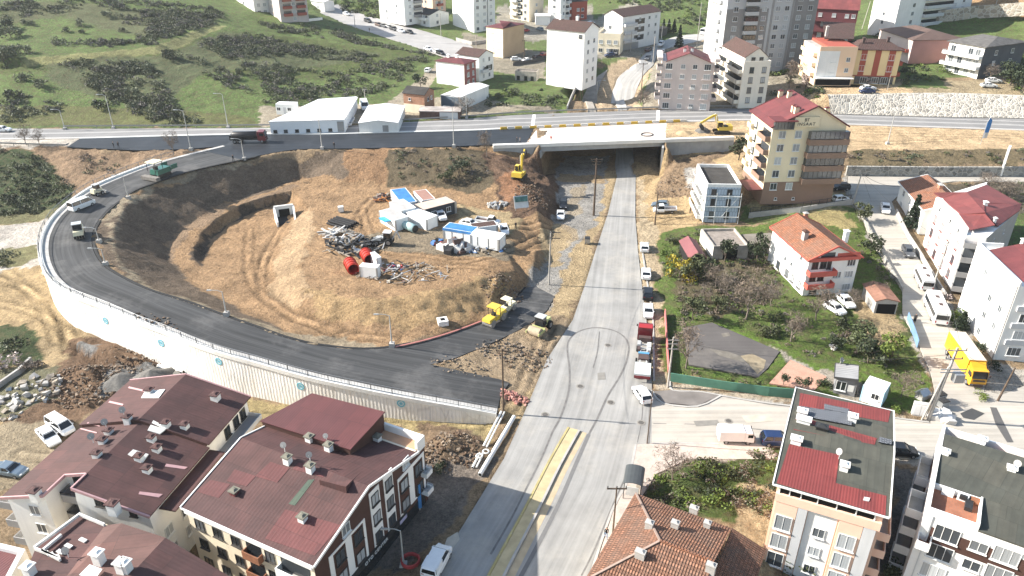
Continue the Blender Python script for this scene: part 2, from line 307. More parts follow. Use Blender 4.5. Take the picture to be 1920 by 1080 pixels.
def vn(x,y,s,seed=0):
 """value noise 0..1"""
 x=np.asarray(x)/s;y=np.asarray(y)/s
 xi=np.floor(x).astype(np.int64);yi=np.floor(y).astype(np.int64);fx=x-xi;fy=y-yi
 def h(a,b):
  n=(a*374761393+b*668265263+seed*974634777)&0x7fffffff
  n=((n^(n>>13))*1274126177)&0x7fffffff
  return((n^(n>>16))&0xffff)/65535.
 fx=fx*fx*(3-2*fx);fy=fy*fy*(3-2*fy)
 a=h(xi,yi)*(1-fx)+h(xi+1,yi)*fx;b=h(xi,yi+1)*(1-fx)+h(xi+1,yi+1)*fx
 return a*(1-fy)+b*fy
def fbm(x,y,s,seed=0,o=4):
 return sum(vn(x,y,s/2**i,seed+i)*.5**i for i in range(o))/sum(.5**i for i in range(o))
def inpoly(x,y,poly):
 r=np.zeros(np.shape(x),bool);n=len(poly)
 for i in range(n):
  x0,y0=poly[i][0],poly[i][1];x1,y1=poly[i-1][0],poly[i-1][1]
  if y0==y1:continue
  c=((y0>y)!=(y1>y))&(x<(x1-x0)*(y-y0)/(y1-y0)+x0);r^=c
 return r
TAN=(.34,.245,.15);BROWN=(.22,.15,.095);DARKS=(.18,.13,.09);SAND=(.50,.38,.25);ORNG=(.46,.33,.19);GRAV=(.22,.205,.185)
GRASS=(.125,.18,.055);GRASSD=(.06,.085,.035);GRASSB=(.16,.205,.07);SCRUB=(.085,.09,.05);CONC=(.50,.46,.40);OLIVE=(.20,.19,.095);RED=(.30,.16,.09)
ZONES=[([(-300,241),(480,240),(720,232),(1040,213),(1066,206),(1110,120),(1400,-20),(-300,-20)],GRASS,1,.3),([(-300,150),(600,150),(760,120),(800,100),(560,70),(420,60),(300,100),(200,112),(0,122),(-300,125)],(.10,.135,.04),1,.4),([(90,110),(300,105),(420,60),(480,70),(640,92),(720,100),(640,120),(500,130),(380,140),(300,200),(200,190),(90,150)],(.11,.13,.062),.8,.4),([(0,0),(300,20),(420,30),(400,50),(260,70),(120,30),(0,50)],(.13,.145,.07),.8,.4),([(0,120),(90,120),(210,109),(300,101),(370,74),(430,50),(400,47),(350,64),(290,87),(200,97),(40,109)],(.33,.32,.14),.5,.1),([(-100,200),(140,200),(300,205),(420,214),(480,222),(480,236),(-100,238)],(.15,.16,.06),.9,.3),([(490,200),(780,190),(860,175),(960,195),(1050,205),(860,220),(605,236),(480,238)],(.42,.36,.27),.2,.1),([(700,215),(770,160),(840,100),(860,100),(800,165),(770,215)],(.43,.37,.28),0,.1),([(870,60),(1020,100),(1020,150),(900,130),(850,100)],(.33,.29,.22),.35,.1),([(930,10),(1110,10),(1110,60),(1000,80),(930,60)],(.36,.33,.27),.4,.1),([(1108,40),(1190,0),(1220,40),(1240,75),(1190,108),(1110,110)],(.38,.35,.28),.3,.1),([(1090,205),(1105,162),(1150,120),(1200,103),(1230,80),(1345,60),(1345,76),(1245,97),(1228,122),(1215,140),(1202,170),(1196,205)],SAND,0,.08),([(1066,206),(1090,148),(1120,113),(1145,122),(1112,128),(1094,155),(1078,206)],(.30,.21,.13),.2,.2),([(1196,203),(1225,110),(1290,84),(1345,76),(1500,60),(1540,170),(1550,203)],(.36,.32,.25),.35,.1),([(1420,205),(1560,160),(1930,150),(1930,182),(1552,180),(1552,212)],(.44,.35,.22),.3,.15),([(1690,165),(1780,165),(1760,130),(1690,110)],GRASS,1,.2),([(1780,120),(1790,90),(2000,20),(2000,110)],GRASSB,1,.2),([(1620,110),(1690,60),(1790,80),(1780,120),(1700,120)],OLIVE,.8,.2),([(1735,30),(1850,20),(2000,16),(2000,-30),(1700,-30)],(.36,.23,.12),.25,.3),([(1690,175),(1930,168),(1930,184),(1690,180)],(.46,.36,.22),.3,.1),([(1245,228),(1410,226),(1590,234),(1930,246),(2100,250),(2100,285),(1920,280),(1590,283),(1375,260),(1247,262)],(.62,.45,.27),0,.12),([(-300,262),(150,260),(130,276),(-300,276)],(.6,.54,.46),0,.03),([(-300,276),(125,275),(262,281),(420,275),(282,310),(172,356),(125,385),(60,400),(-300,400)],(.30,.205,.13),.25,.5),([(-300,278),(70,280),(105,330),(140,360),(120,385),(-300,388)],GRASSD,.8,.5),([(-300,388),(125,386),(88,440),(88,500),(110,560),(180,640),(100,800),(-300,900)],(.40,.30,.175),.2,.25),([(-300,415),(88,412),(86,460),(-300,460)],(.58,.53,.47),0,.1),([(-300,386),(110,388),(100,408),(-300,412)],OLIVE,.8,.15),([(-300,470),(70,460),(82,480),(40,500),(-300,510)],OLIVE,.6,.3),([(-300,520),(80,500),(120,570),(150,640),(60,640),(-300,600)],(.42,.31,.175),0,.2),([(-300,600),(40,612),(80,640),(70,680),(-300,700)],GRASSD,.8,.4),([(-300,690),(110,680),(130,740),(60,780),(-300,800)],(.20,.19,.12),.6,.3),([(120,640),(190,630),(330,690),(335,720),(170,760),(140,800),(0,800),(110,740)],(.21,.135,.085),0,.5),([(190,690),(330,690),(330,725),(200,740)],(.24,.235,.225),0,.25),([(140,650),(178,645),(178,672),(145,668)],(.25,.245,.235),0,.2),([(330,695),(480,735),(620,760),(930,782),(900,830),(700,800),(480,790),(320,730)],(.44,.35,.18),.35,.2),([(780,800),(880,800),(900,850),(800,870)],(.24,.17,.11),0,.5),([(-300,800),(120,790),(100,900),(-300,960)],(.42,.34,.23),.08,.15),([(780,870),(930,850),(860,960),(760,1080),(600,1080)],(.24,.20,.165),0,.15),([(480,293),(655,279),(925,272),(1000,290),(1045,325),(1045,420),(1030,470),(985,540),(905,600),(740,650),(580,646),(425,596),(285,548),(190,495),(172,440),(250,357),(400,310)],(.37,.238,.132),0,.28),([(480,294),(640,279),(690,285),(690,345),(560,338),(430,383),(335,435),(315,465),(345,520),(450,580),(540,620),(425,596),(285,546),(195,495),(178,450),(205,400),(250,365),(400,312)],(.18,.135,.096),0,.2),([(650,281),(730,280),(720,345),(650,345)],(.33,.20,.11),0,.3),([(725,280),(910,276),(930,340),(900,362),(800,350),(725,348)],(.14,.11,.07),.35,.5),([(548,357),(450,384),(375,440),(362,488),(382,502),(395,450),(440,410),(540,376)],(.13,.10,.075),0,.1),([(590,385),(545,410),(520,480),(505,540),(540,580),(580,560),(560,500),(590,430)],(.50,.35,.21),0,.06),([(350,400),(540,345),(560,352),(430,388),(340,450),(325,500),(318,460)],(.34,.235,.15),0,.1),([(680,440),(880,430),(960,450),(960,490),(700,470)],(.30,.24,.165),0,.15),([(850,380),(980,400),(960,440),(860,410)],(.46,.35,.2),0,.15),([(560,545),(700,560),(850,540),(960,510),(940,560),(860,600),(740,615),(600,600)],(.42,.285,.15),0,.45),([(905,280),(1000,290),(1048,325),(1045,420),(960,410),(930,360)],(.165,.105,.07),0,.8),([(930,340),(965,315),(990,350),(950,380)],RED,0,.5),([(175,440),(215,400),(205,460),(225,510),(290,550),(430,600),(540,640),(700,660),(700,640),(540,620),(425,588),(275,536),(225,500),(210,460),(225,395),(300,345),(470,298),(400,308),(285,342),(200,394)],(.36,.29,.2),.1,.35),([(1046,322),(1046,400),(1035,430),(1030,470),(1020,510),(987,540),(1026,584),(1044,540),(1050,508),(1096,444),(1130,400),(1136,322),(1150,290),(1050,290)],(.34,.32,.29),0,.06),([(1052,325),(1132,330),(1128,345),(1050,340)],(.42,.31,.19),0,.05),([(1040,420),(1075,425),(1085,440),(1040,490),(1028,470)],(.42,.33,.22),0,.05),([(1075,350),(1100,345),(1090,400),(1062,420)],(.36,.30,.22),0,.05),([(1136,322),(1130,400),(1096,444),(1050,508),(1040,560),(1000,620),(960,720),(930,790),(990,790),(1040,690),(1110,500),(1160,322)],(.46,.345,.20),0,.12),([(810,690),(960,628),(1030,590),(1070,600),(1010,720),(940,790),(940,715)],(.36,.27,.175),0,.35),([(1010,430),(1045,420),(1070,440),(1040,500),(1020,470)],(.45,.34,.2),0,.1),([(1192,300),(1245,285),(1300,285),(1370,285),(1400,300),(1310,420),(1240,450),(1196,480)],(.50,.36,.20),0,.1),([(1245,292),(1360,285),(1330,320),(1300,370),(1225,375),(1230,345)],(.27,.19,.12),.1,.7),([(1290,318),(1320,305),(1300,360),(1280,350)],(.42,.39,.35),0,.3),([(1205,330),(1192,330),(1196,470),(1204,540),(1222,715),(1255,715),(1236,540),(1230,440),(1210,380)],(.52,.41,.27),0,.05),([(1232,440),(1300,425),(1480,410),(1600,380),(1640,440),(1690,540),(1745,700),(1740,780),(1440,735),(1257,700),(1240,560)],(.115,.165,.04),.9,.2),([(1380,390),(1500,395),(1600,370),(1600,392),(1500,412),(1400,420)],GRASSB,.9,.1),([(1500,400),(1590,390),(1600,430),(1540,420)],(.42,.34,.16),.3,.1),([(1280,450),(1460,430),(1460,560),(1340,600),(1260,560)],(.13,.11,.065),.6,.3),([(1590,540),(1640,540),(1690,600),(1700,650),(1640,640),(1600,610)],(.48,.36,.21),.1,.1),([(1256,580),(1330,590),(1460,640),(1560,690),(1740,700),(1740,770),(1560,740),(1460,700),(1290,700)],(.13,.20,.04),.9,.15),([(1440,645),(1462,658),(1570,700),(1640,740),(1620,760),(1560,735),(1556,708),(1480,675)],(.45,.40,.33),.2,.05),([(1256,714),(1440,742),(1700,780),(1740,790),(1350,742),(1300,730),(1226,732),(1226,715)],(.50,.42,.32),0,.03),([(1590,281),(1920,278),(2100,280),(2100,308),(1590,309)],(.20,.155,.09),.6,.4),([(1400,385),(1500,378),(1600,366),(1610,384),(1500,400),(1405,408)],(.45,.38,.22),.4,.05),([(1780,345),(1930,342),(2050,340),(2050,420),(1800,400)],(.13,.11,.08),.4,.3),([(1880,400),(2050,400),(2050,500),(1860,470)],GRASS,1,.2),([(1650,380),(1690,400),(1760,560),(1740,560),(1672,400)],(.2,.2,.08),.8,.1),([(1580,326),(1740,328),(1930,328),(2100,330),(2100,344),(1790,340),(1690,352),(1671,378),(1698,442),(1736,507),(1800,600),(1850,690),(1930,690),(2100,760),(2100,900),(1720,870),(1436,837),(1222,833),(1222,735),(1350,742),(1745,796),(1752,735),(1747,703),(1725,652),(1692,590),(1690,538),(1660,496),(1630,450),(1618,410),(1598,378)],CONC,0,.02),([(1192,834),(1440,836),(1480,870),(1440,860),(1290,870),(1200,940),(1140,1090),(1100,1090),(1145,960),(1176,900)],(.50,.42,.34),0,.03),([(1200,930),(1290,862),(1470,845),(1470,960),(1400,990),(1200,950)],(.085,.12,.035),1,.3),([(1380,900),(1460,900),(1450,1090),(1400,1090)],(.46,.36,.22),.3,.3),([(1680,880),(1725,880),(1730,1090),(1640,1090)],(.22,.2,.18),0,.03),([(1150,960),(1200,930),(1180,1090),(1130,1090)],GRASS,1,.2),]  # darker soil on the pit's inner slope and cut step has shade painted in
def axis(lo,hi,d,a,b,g):
 o=list(np.arange(lo,hi,d));s=d
 while o[-1]<b:s*=g;o.append(o[-1]+s)
 s=d
 while o[0]>a:s*=g;o.insert(0,o[0]-s)
 return np.array(o)
SHEETS=[]
TRACKS=[[(470,430),(466,480),(475,530),(520,575),(590,610),(660,630),(740,636)],[(500,470),(490,520),(505,560),(560,595),(640,618)],[(545,400),(515,450),(490,500)],[(680,395),(690,430),(720,470),(800,480),(880,490),(950,470),(1020,440)],[(700,372),(676,400),(668,440)],[(860,385),(900,410),(960,425),(1030,425)],[(740,520),(820,500),(900,500)],[(-20,560),(60,585),(110,612),(150,640)],[(-20,520),(60,545),(120,600),(130,660)],[(0,500),(70,560),(110,640)],[(40,850),(120,860),(190,840)],[(480,780),(600,790),(740,800),(900,800)],[(1310,400),(1260,408),(1215,420)],[(1620,600),(1600,585),(1580,575)],[(1420,250),(1600,268),(1800,262)],[(1440,238),(1640,250),(1920,258)],[(1010,620),(1040,640),(1060,600)],[(1030,600),(1000,680),(960,760)]]
def build_ground():
 xs=axis(-100,128,.46,-640,640,1.03);ys=axis(50,206,.44,-90,690,1.02)
 X,Y=np.meshgrid(xs,ys);sh_=X.shape
 x,y=X.ravel(),Y.ravel()
 z=np.array([hq(a,b)for a,b in zip(x,y)])
 jx=x+(fbm(x,y,3.5,3)-.5)*4.2;jy=y+(fbm(x,y,3.5,9)-.5)*4.2
 col=np.tile(np.array(TAN),(len(x),1));gr=np.zeros(len(x));am=np.full(len(x),.15)
 far=y>235;col[far]=GRASS;gr[far]=1;am[far]=.3
 for pl,c,g,a in ZONES:
  w=GL(pl);m=inpoly(jx,jy,w);col[m]=c;gr[m]=g;am[m]=a
 z=z+(fbm(x,y,5,21,5)-.5)*2*am+(fbm(x,y,1.6,31,2)-.5)*1.1*am
 pit=np.abs(vn(x+y*.4,y-x*.2,2.2,77)-.5);z-=np.where((am>.18)&(gr<.3),np.exp(-(pit/.07)**2)*am*.35,0)
 for pl in TRACKS:
  w=GL(pl);w=[V(p)for p in cr([tuple(p)for p in w],4)];bx=[p.x for p in w];by=[p.y for p in w];m=np.nonzero((x>min(bx)-2)&(x<max(bx)+2)&(y>min(by)-2)&(y<max(by)+2))[0]
  if not len(m):continue
  d=np.abs(near_uv(np.stack([x[m],y[m]],1),w)[:,1]);e=np.abs(d-.95+(vn(x[m],y[m],3,4)-.5)*.5);a=np.clip(1-e/.42,0,1);z[m]-=a*.22;z[m]+=np.clip(1-np.abs(e-.62)/.3,0,1)*.1;col[m]*=(1-.42*a[:,None]);col[m]*=1+.25*np.clip(1-d/.5,0,1)[:,None]
 col*=np.where(gr>.5,.92,np.where(am>.19,.9,.82))[:,None]
 for pl in SHEETS:
  m=inpoly(x,y,pl);z[m]-=.34
 me=bpy.data.meshes.new('ground');ny,nx=sh_
 me.vertices.add(len(x));me.vertices.foreach_set('co',np.stack([x,y,z],1).astype(np.float32).ravel())
 i=np.arange((ny-1)*(nx-1));r=i//(nx-1);c=i%(nx-1);a=r*nx+c
 q=np.stack([a,a+1,a+nx+1,a+nx],1).astype(np.int32)
 me.loops.add(q.size);me.loops.foreach_set('vertex_index',q.ravel());me.polygons.add(len(q))
 me.polygons.foreach_set('loop_start',np.arange(0,q.size,4,dtype=np.int32));me.polygons.foreach_set('loop_total',np.full(len(q),4,np.int32))
 me.polygons.foreach_set('use_smooth',np.ones(len(q),bool));me.update()
 at=me.color_attributes.new('cover','FLOAT_COLOR','POINT');at.data.foreach_set('color',np.concatenate([col,gr[:,None]],1).astype(np.float32).ravel())
 t=NT('ground_cover');t.rough(.92,.15)
 va=t.n('ShaderNodeVertexColor',layer_name='cover')
 base=va.outputs['Color'];gs=va.outputs['Alpha']
 rg=t.n('ShaderNodeTexNoise',noise_type='RIDGED_MULTIFRACTAL');rg.inputs['Scale'].default_value=.55;rg.inputs['Detail'].default_value=6;t.l(t.pos(),rg.inputs['Vector']);rdg=t.ramp(rg.outputs['Fac'],.35,1.15)
 n1=t.ramp(t.noise(.22,detail=8,rough=.68),.34,.68);n2=t.ramp(t.noise(1.7,detail=6,rough=.65),.34,.66);n3=t.ramp(t.noise(.9,detail=4),.45,.62)
 k=t.math('ADD',t.math('MULTIPLY',n1,.62),t.math('MULTIPLY',n2,.5));k=t.math('ADD',k,.16);k=t.math('ADD',k,t.math('MULTIPLY',t.ramp(t.noise(4.2,detail=6,rough=.8),.36,.64),.66));k=t.math('SUBTRACT',k,t.math('MULTIPLY',t.math('MULTIPLY',rdg,.3),t.math('SUBTRACT',1.,t.math('MULTIPLY',gs,.7))))
 kk=t.n('ShaderNodeCombineColor')
 for j in range(3):t.l(k,kk.inputs[j])
 c0=t.mix(1.,base,kk.outputs[0],'MULTIPLY')
 st=t.math('MULTIPLY',t.ramp(t.noise(3.6,detail=4,rough=.8),.60,.68),t.math('SUBTRACT',.62,t.math('MULTIPLY',gs,.5)))
 c0=t.mix(st,c0,(.42,.36,.30))
 dryc=t.mix(n2,(.17,.135,.075),(.10,.085,.05));c1=t.mix(t.math('MULTIPLY',t.math('MULTIPLY',n3,gs),.62),c0,dryc)
 tuft=t.math('MULTIPLY',t.ramp(t.noise(2.6,detail=4,rough=.7),.56,.68),gs);c1=t.mix(t.math('MULTIPLY',tuft,.6),c1,(.035,.055,.02))
 t.col(c1);t.bump(t.math('ADD',t.math('ADD',t.noise(1.1,detail=8,rough=.72),t.math('MULTIPLY',t.noise(5,detail=5,rough=.7),.4)),t.math('MULTIPLY',rdg,-.16)),1.0,1.0)
 me.materials.append(t.m)
 return tag(link('ground',me),kind='structure')
def near_uv(pts,line):
 A=np.array([(p[0],p[1])for p in line]);d=A[1:]-A[:-1];L=np.linalg.norm(d,axis=1);cum=np.concatenate([[0],np.cumsum(L)])
 p=np.array([(q[0],q[1])for q in pts]);best=np.full(len(p),1e9);out=np.zeros((len(p),2))
 for i in range(len(d)):
  if L[i]<1e-6:continue
  t=((p-A[i])@d[i])/L[i]**2;tc=np.clip(t,0,1);q=A[i]+tc[:,None]*d[i];e=np.linalg.norm(p-q,axis=1)
  m=e<best;best[m]=e[m];s=np.sign(d[i][0]*(p[:,1]-A[i][1])-d[i][1]*(p[:,0]-A[i][0]))
  out[m,0]=cum[i]+tc[m]*L[i];out[m,1]=(e*s)[m]
 return out
def sheet(name,poly,m,off=.05,step=1.3,line=None,parent=None,kind='structure',sink=True,hf=None,thick=.0,skirt=.25):
 """poly: 3-D points (their height counts at the rim), filled with a fine net lying on the ground"""
 n=len(poly);xs=[p[0]for p in poly];ys=[p[1]for p in poly]
 gx,gy=np.meshgrid(np.arange(min(xs),max(xs),step),np.arange(min(ys),max(ys),step));gx,gy=gx.ravel(),gy.ravel()
 ok=inpoly(gx,gy,poly)
 A=np.array([(p[0],p[1])for p in poly]);B=np.roll(A,-1,0);q=np.stack([gx,gy],1);dm=np.full(len(q),1e9)
 for a,b in zip(A,B):
  d=b-a;L=(d@d)
  if L<1e-9:continue
  t=np.clip(((q-a)@d)/L,0,1);dm=np.minimum(dm,np.linalg.norm(q-a-t[:,None]*d,axis=1))
 ok&=dm>step*.4
 pts=[V((p[0],p[1]))for p in poly]+[V((a,b))for a,b in q[ok]]
 ov,oe,of,orv,_,_=delaunay_2d_cdt(pts,[],[list(range(n))],1,1e-4)
 hf=hf or hq
 vs=[]
 for p,o in zip(ov,orv):
  k=[i for i in o if i<n]
  vs.append((p.x,p.y,(poly[k[0]][2]if k and len(poly[k[0]])>2 else hf(p.x,p.y))+off))
 fs=[list(f)for f in of]
 nb=len(vs);idx={}
 for j,o in enumerate(orv):
  for i in o:
   if i<n:idx[i]=j
 for i in range(n):
  a,b=idx.get(i),idx.get((i+1)%n)
  if a is None or b is None or a==b:continue
  k=len(vs);va,vb=vs[a],vs[b];vs+=[(va[0],va[1],va[2]-skirt),(vb[0],vb[1],vb[2]-skirt)];fs.append([a,b,k+1,k])
 me=bpy.data.meshes.new(name);me.from_pydata(vs,[],fs);me.materials.append(m)
 bm=bmesh.new();bm.from_mesh(me);bmesh.ops.recalc_face_normals(bm,faces=bm.faces[:])
 if sum(f.normal.z for f in bm.faces)<0:bmesh.ops.reverse_faces(bm,faces=bm.faces[:])
 bm.to_mesh(me);bm.free()
 uv=near_uv(vs,line)if line else np.array([(v[0],v[1])for v in vs])
 l=me.uv_layers.new(name='UVMap');li=np.empty(len(me.loops),np.int32);me.loops.foreach_get('vertex_index',li)
 l.data.foreach_set('uv',uv[li].astype(np.float32).ravel())
 o=link(name,me,parent)
 if kind:o['kind']=kind
 if sink:SHEETS.append([(p[0],p[1])for p in poly])
 return o
def roadm(name,c,streak=.5,dust=.4,dustc=(.5,.44,.36),rough=.85,k=.7,lanes=()):
 """asphalt; uv = (along, across) so wheel tracks run with the road"""
 t=NT(name);t.rough(rough,.25)
 sx=t.n('ShaderNodeSeparateXYZ');t.l(t.uv(),sx.inputs[0])
 s1=t.ramp(t.noise(1.,t.uv(),detail=5,rough=.6,mapscale=(.025,1.1,1)),.35,.7)
 s2=t.ramp(t.noise(1.,t.uv(),detail=3,mapscale=(.06,3.2,1)),.45,.7)
 col=t.mix(t.ramp(t.noise(.16,detail=7,rough=.65),.35,.68),sh(c,k),c)
 col=t.mix(t.math('MULTIPLY',s1,streak),col,sh(c,2.0));col=t.mix(t.math('MULTIPLY',s2,streak*.6),col,sh(c,.62))
 d=t.ramp(t.noise(.11,detail=8,rough=.7),.5,.72);col=t.mix(t.math('MULTIPLY',d,dust),col,dustc)
 col=t.mix(t.math('MULTIPLY',t.ramp(t.noise(2.4,detail=5,rough=.7),.6,.75),.25),col,sh(c,.5))
 for a,b,f,cc in lanes:
  m=t.math('MULTIPLY',t.math('GREATER_THAN',sx.outputs[1],a),t.math('LESS_THAN',sx.outputs[1],b))
  col=t.mix(t.math('MULTIPLY',m,f),col,cc)
 t.col(col);t.bump(t.noise(6,detail=4),.25,.05)
 MATS[name]=t.m;return t.m
def ribbon(name,line,w0,w1,m,off=.0,parent=None,kind='structure',thick=None):
 """strip beside a line between offsets w0 and w1 (right of travel positive), z from the line"""
 a,b=offs(line,w0),offs(line,w1);vs=[];fs=[]
 for p,q in zip(a,b):vs+=[(p.x,p.y,p.z+off),(q.x,q.y,q.z+off)]
 k=len(line);fs=[[2*i,2*i+1,2*i+3,2*i+2]for i in range(k-1)]
 mb=MB()
 if thick:
  lo=[(x,y,z-thick)for x,y,z in vs];mb.add(vs+lo,fs+[[2*i+2*k,2*i+2+2*k,2*i+3+2*k,2*i+1+2*k]for i in range(k-1)]+[[2*i,2*i+2,2*i+2+2*k,2*i+2*k]for i in range(k-1)]+[[2*i+1,2*i+1+2*k,2*i+3+2*k,2*i+3]for i in range(k-1)],m)
  mb.add([vs[0],vs[1],lo[1],lo[0]],[(0,1,2,3)],m);mb.add([vs[-2],vs[-1],lo[-1],lo[-2]],[(0,1,2,3)],m)
 else:mb.add(vs,fs,m)
 o=mb.build(name,parent)
 if not thick:
  me=o.data
  if sum(p.normal.z for p in me.polygons)<0:me.flip_normals()
 if kind:o['kind']=kind
 return o
def dens(line,n=4):return[V(p)for p in cr([tuple(p)for p in line],n)]
A_RAMP=roadm('ramp_asphalt',(.046,.046,.046),1.,.6,(.2,.19,.18),.75)
A_NEW=roadm('fresh_asphalt',(.022,.025,.03),.5,.3,(.09,.095,.105),.55)
A_MAIN=roadm('street_asphalt',(.275,.267,.252),.3,.6,(.42,.385,.33),.85,.7)
A_HWY=roadm('highway_asphalt',(.2,.195,.19),.3,.3,(.4,.38,.35),.8,.8,lanes=[(-20,.8,.7,(.5,.47,.43)),(1.0,1.25,.8,(.75,.73,.7)),(5.0,5.3,.6,(.62,.6,.57)),(5.6,5.9,.5,(.62,.6,.57)),(9.4,9.7,.7,(.7,.68,.65))])
A_SIDE=roadm('side_street_concrete',(.38,.35,.305),.3,.5,(.48,.42,.34),.85,.76)
A_LOT=roadm('old_lot_asphalt',(.115,.105,.1),.15,.6,(.24,.215,.18),.85,.75)
FARL,FARR,NEARL,NEARR=dens(FAR_L),dens(FAR_R),dens(NEAR_L),dens(NEAR_R)
DARKN=dens(DARK_N)
i0=0
ramp_poly=OUTER[:]+[P(939,741,.5),P(955,718,.35)]+W([(939,712,.4),(860,695,1.2),(807,684,1.8),(855,671,1.3),(905,651,.8),(960,626,.4),(997,605,.2),(1026,582,.02),(1040,556,0),(1006,538,.05),(987,539,.1)])+INNER[::-1][1:]
sheet('loop_ramp_road',ramp_poly,A_RAMP,.05,1.4,line=OUTER)
dark_poly=[p for p in NEARL if proj(p)[0]>131]+[P(1000,243,HH),P(986,270,HH)]+DARKN[::-1][1:]+W([(420,274,8.5),(345,280,HH),(262,282,HH),(126,276,HH)])
sheet('new_carriageway_road',dark_poly,A_NEW,.05,1.6,line=NEARL)
hw=FARL+[P(1247,206,HH)]+FARR[1:]+NEARR[::-1]+[P(1005,239.5,HH)]+NEARL[::-1][1:]
HWC=[p for p in FARL]+FARR
def hflat(x,y):return HH
HWSH=sheet('highway_road',hw,A_HWY,.06,3,line=[p for p in(NEARL+NEARR)][::1],hf=hflat,sink=False)
SHEETS.append([(p.x,p.y)for p in FARL+NEARL[::-1]]);SHEETS.append([(p.x,p.y)for p in FARR+NEARR[::-1]])
mainL=W([(1152,318,0),(1157,330,0),(1140,400,0),(1117,470,0),(1095,540,0),(1074,600,0),(1025,675,0),(985,770,0),(945,860,0),(890,950,0),(810,1080,0),(700,1250,0)])
mainR=W([(1192,318,0),(1191,405,0),(1196,470,0),(1204,540,0),(1212,600,0),(1222,715,0),(1222,735,0),(1222,833,0),(1192,834,0),(1176,900,0),(1145,960,0),(1105,1080,0),(1060,1250,0)])
NORTH=[V((34.6,219,.9)),V((33,190,.05))]
main_poly=[V((29.5,219,.85))]+mainL+mainR[::-1]+[V((37,219,.9))]
sheet('main_street_road',main_poly,A_MAIN,.05,1.6,line=[V((33,219,0)),P(1172,330,0),P(1160,470,0),P(1150,600,0),P(1110,760,0),P(1060,900,0),P(960,1080,0),P(880,1250,0)])
nl=[V((29.6,214,.5))]+W(cr([(1144,207,.9),(1146,190,1.8),(1150,165,3.6),(1160,145,5.2),(1177,130,6.2),(1198,112,7.8),(1230,84,9.6),(1272,68,10.8),(1332,62,11.4),(1450,48,12.4)],3))
nr=[V((37,214,.5))]+W(cr([(1183,207,.9),(1187,190,1.8),(1193,170,3.4),(1207,140,5.4),(1225,122,6.8),(1237,97,8.6),(1286,83,9.8),(1335,73,10.4),(1450,58,12.2)],3))
sheet('upper_street_road',nl+nr[::-1],roadm('upper_street_asphalt',(.38,.365,.34),.4,.5,(.5,.46,.4),.85,.78),.09,2.5,line=nl)
ds=[V((21,214,.5))]+W([(1087,206,.9),(1092,185,2.2),(1104,160,4.2),(1122,142,5.8),(1140,130,6.6),(1128,150,5),(1120,175,3),(1116,206,.9)])+[V((26.5,214,.5))]
sheet('closed_lane_path',ds,mat('gravel_lane',(.33,.30,.26),.75,.5,.9),.08,2)
hs=W([(590,15,16.6),(606,28,15.4),(655,48,13.7),(722,70,12.1),(790,92,10.4),(836,108,9.9),(905,104,9.8),(880,84,10.2),(800,60,11.9),(730,41,13.5),(655,20,15.3),(640,8,17)])
sheet('hill_street_road',hs,roadm('hill_street_asphalt',(.36,.345,.33),.25,.35,(.5,.46,.4),.85),.1,3)
sl=lambda pts:[V((*G(*p)[:2],G(*p)[2]))for p in pts]
side=sl([(1222,735),(1245,757),(1307,763),(1352,744),(1440,759),(1600,776),(1744,794),(1753,735),(1747,704),(1725,652),(1692,588),(1692,538),(1661,496),(1631,450),(1618,410),(1600,378),(1590,345),(1590,331),(1740,332.5),(1930,332.5),(2080,334),(2080,340),(1920,341),(1790,340),(1700,352),(1672,378),(1697,442),(1718,478),(1736,508),(1790,592),(1836,660),(1850,690),(1845,735),(1880,740),(1930,720),(2080,740),(2080,880),(1920,875),(1730,862),(1680,858),(1436,834.5),(1350,832.5),(1222,831.5)])
sheet('side_street_road',side,A_SIDE,.05,1.6)
lot=sl([(1280,615),(1335,605),(1462,659),(1440,690),(1422,707),(1292,684)])
sheet('old_court_paving',lot,A_LOT,.06,1.2)
sheet('red_brick_paving',sl([(1482,675),(1550,707),(1527,732),(1442,719)]),brickm('red_pavers',(.52,.27,.19),(.45,.35,.28),.22,.11,.01,.8),.06,1.2)
sheet('corner_island_pavement',sl([(1224,735),(1244,756),(1307,762),(1349,743),(1310,734),(1262,732)]),mat('island_tarmac',(.2,.18,.165),.7,.4,.9),.13,1)
sheet('roadside_pavement',W([(1193,835,0),(1222,833,0),(1350,834,0),(1436,836,0),(1470,862,0),(1290,862,0),(1230,890,0),(1185,960,0),(1145,1080,0),(1100,1250,0),(1066,1250,0),(1111,1080,0),(1150,960,0),(1180,900,0)]),brickm('pink_pavers',(.50,.42,.365),(.45,.38,.32),.25,.25,.012,.85),.14,1.3)
M_FRAME=plain('window_frame_white',(.78,.78,.76),.4);M_FRAMED=plain('window_frame_dark',(.06,.055,.05),.4)
def glassm(name,dark,pale,th=.5):
 t=NT(name);t.rough(.12,.6)
 oi=t.n('ShaderNodeObjectInfo').outputs['Random']
 sx=t.n('ShaderNodeSeparateXYZ');t.l(t.uv(),sx.inputs[0])
 cur=t.math('MULTIPLY',t.ramp(t.math('SINE',t.math('MULTIPLY',sx.outputs[0],23.)),-.6,.6),.3)
 pc=t.mix(cur,pale,sh(pale,.6))
 m=t.ramp(oi,th-.2,th+.2)
 t.col(t.mix(m,dark,pc));MATS[name]=t.m;return t.m
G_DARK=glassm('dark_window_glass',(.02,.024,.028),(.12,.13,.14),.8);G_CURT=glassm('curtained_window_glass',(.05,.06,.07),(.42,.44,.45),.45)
WCACHE={}
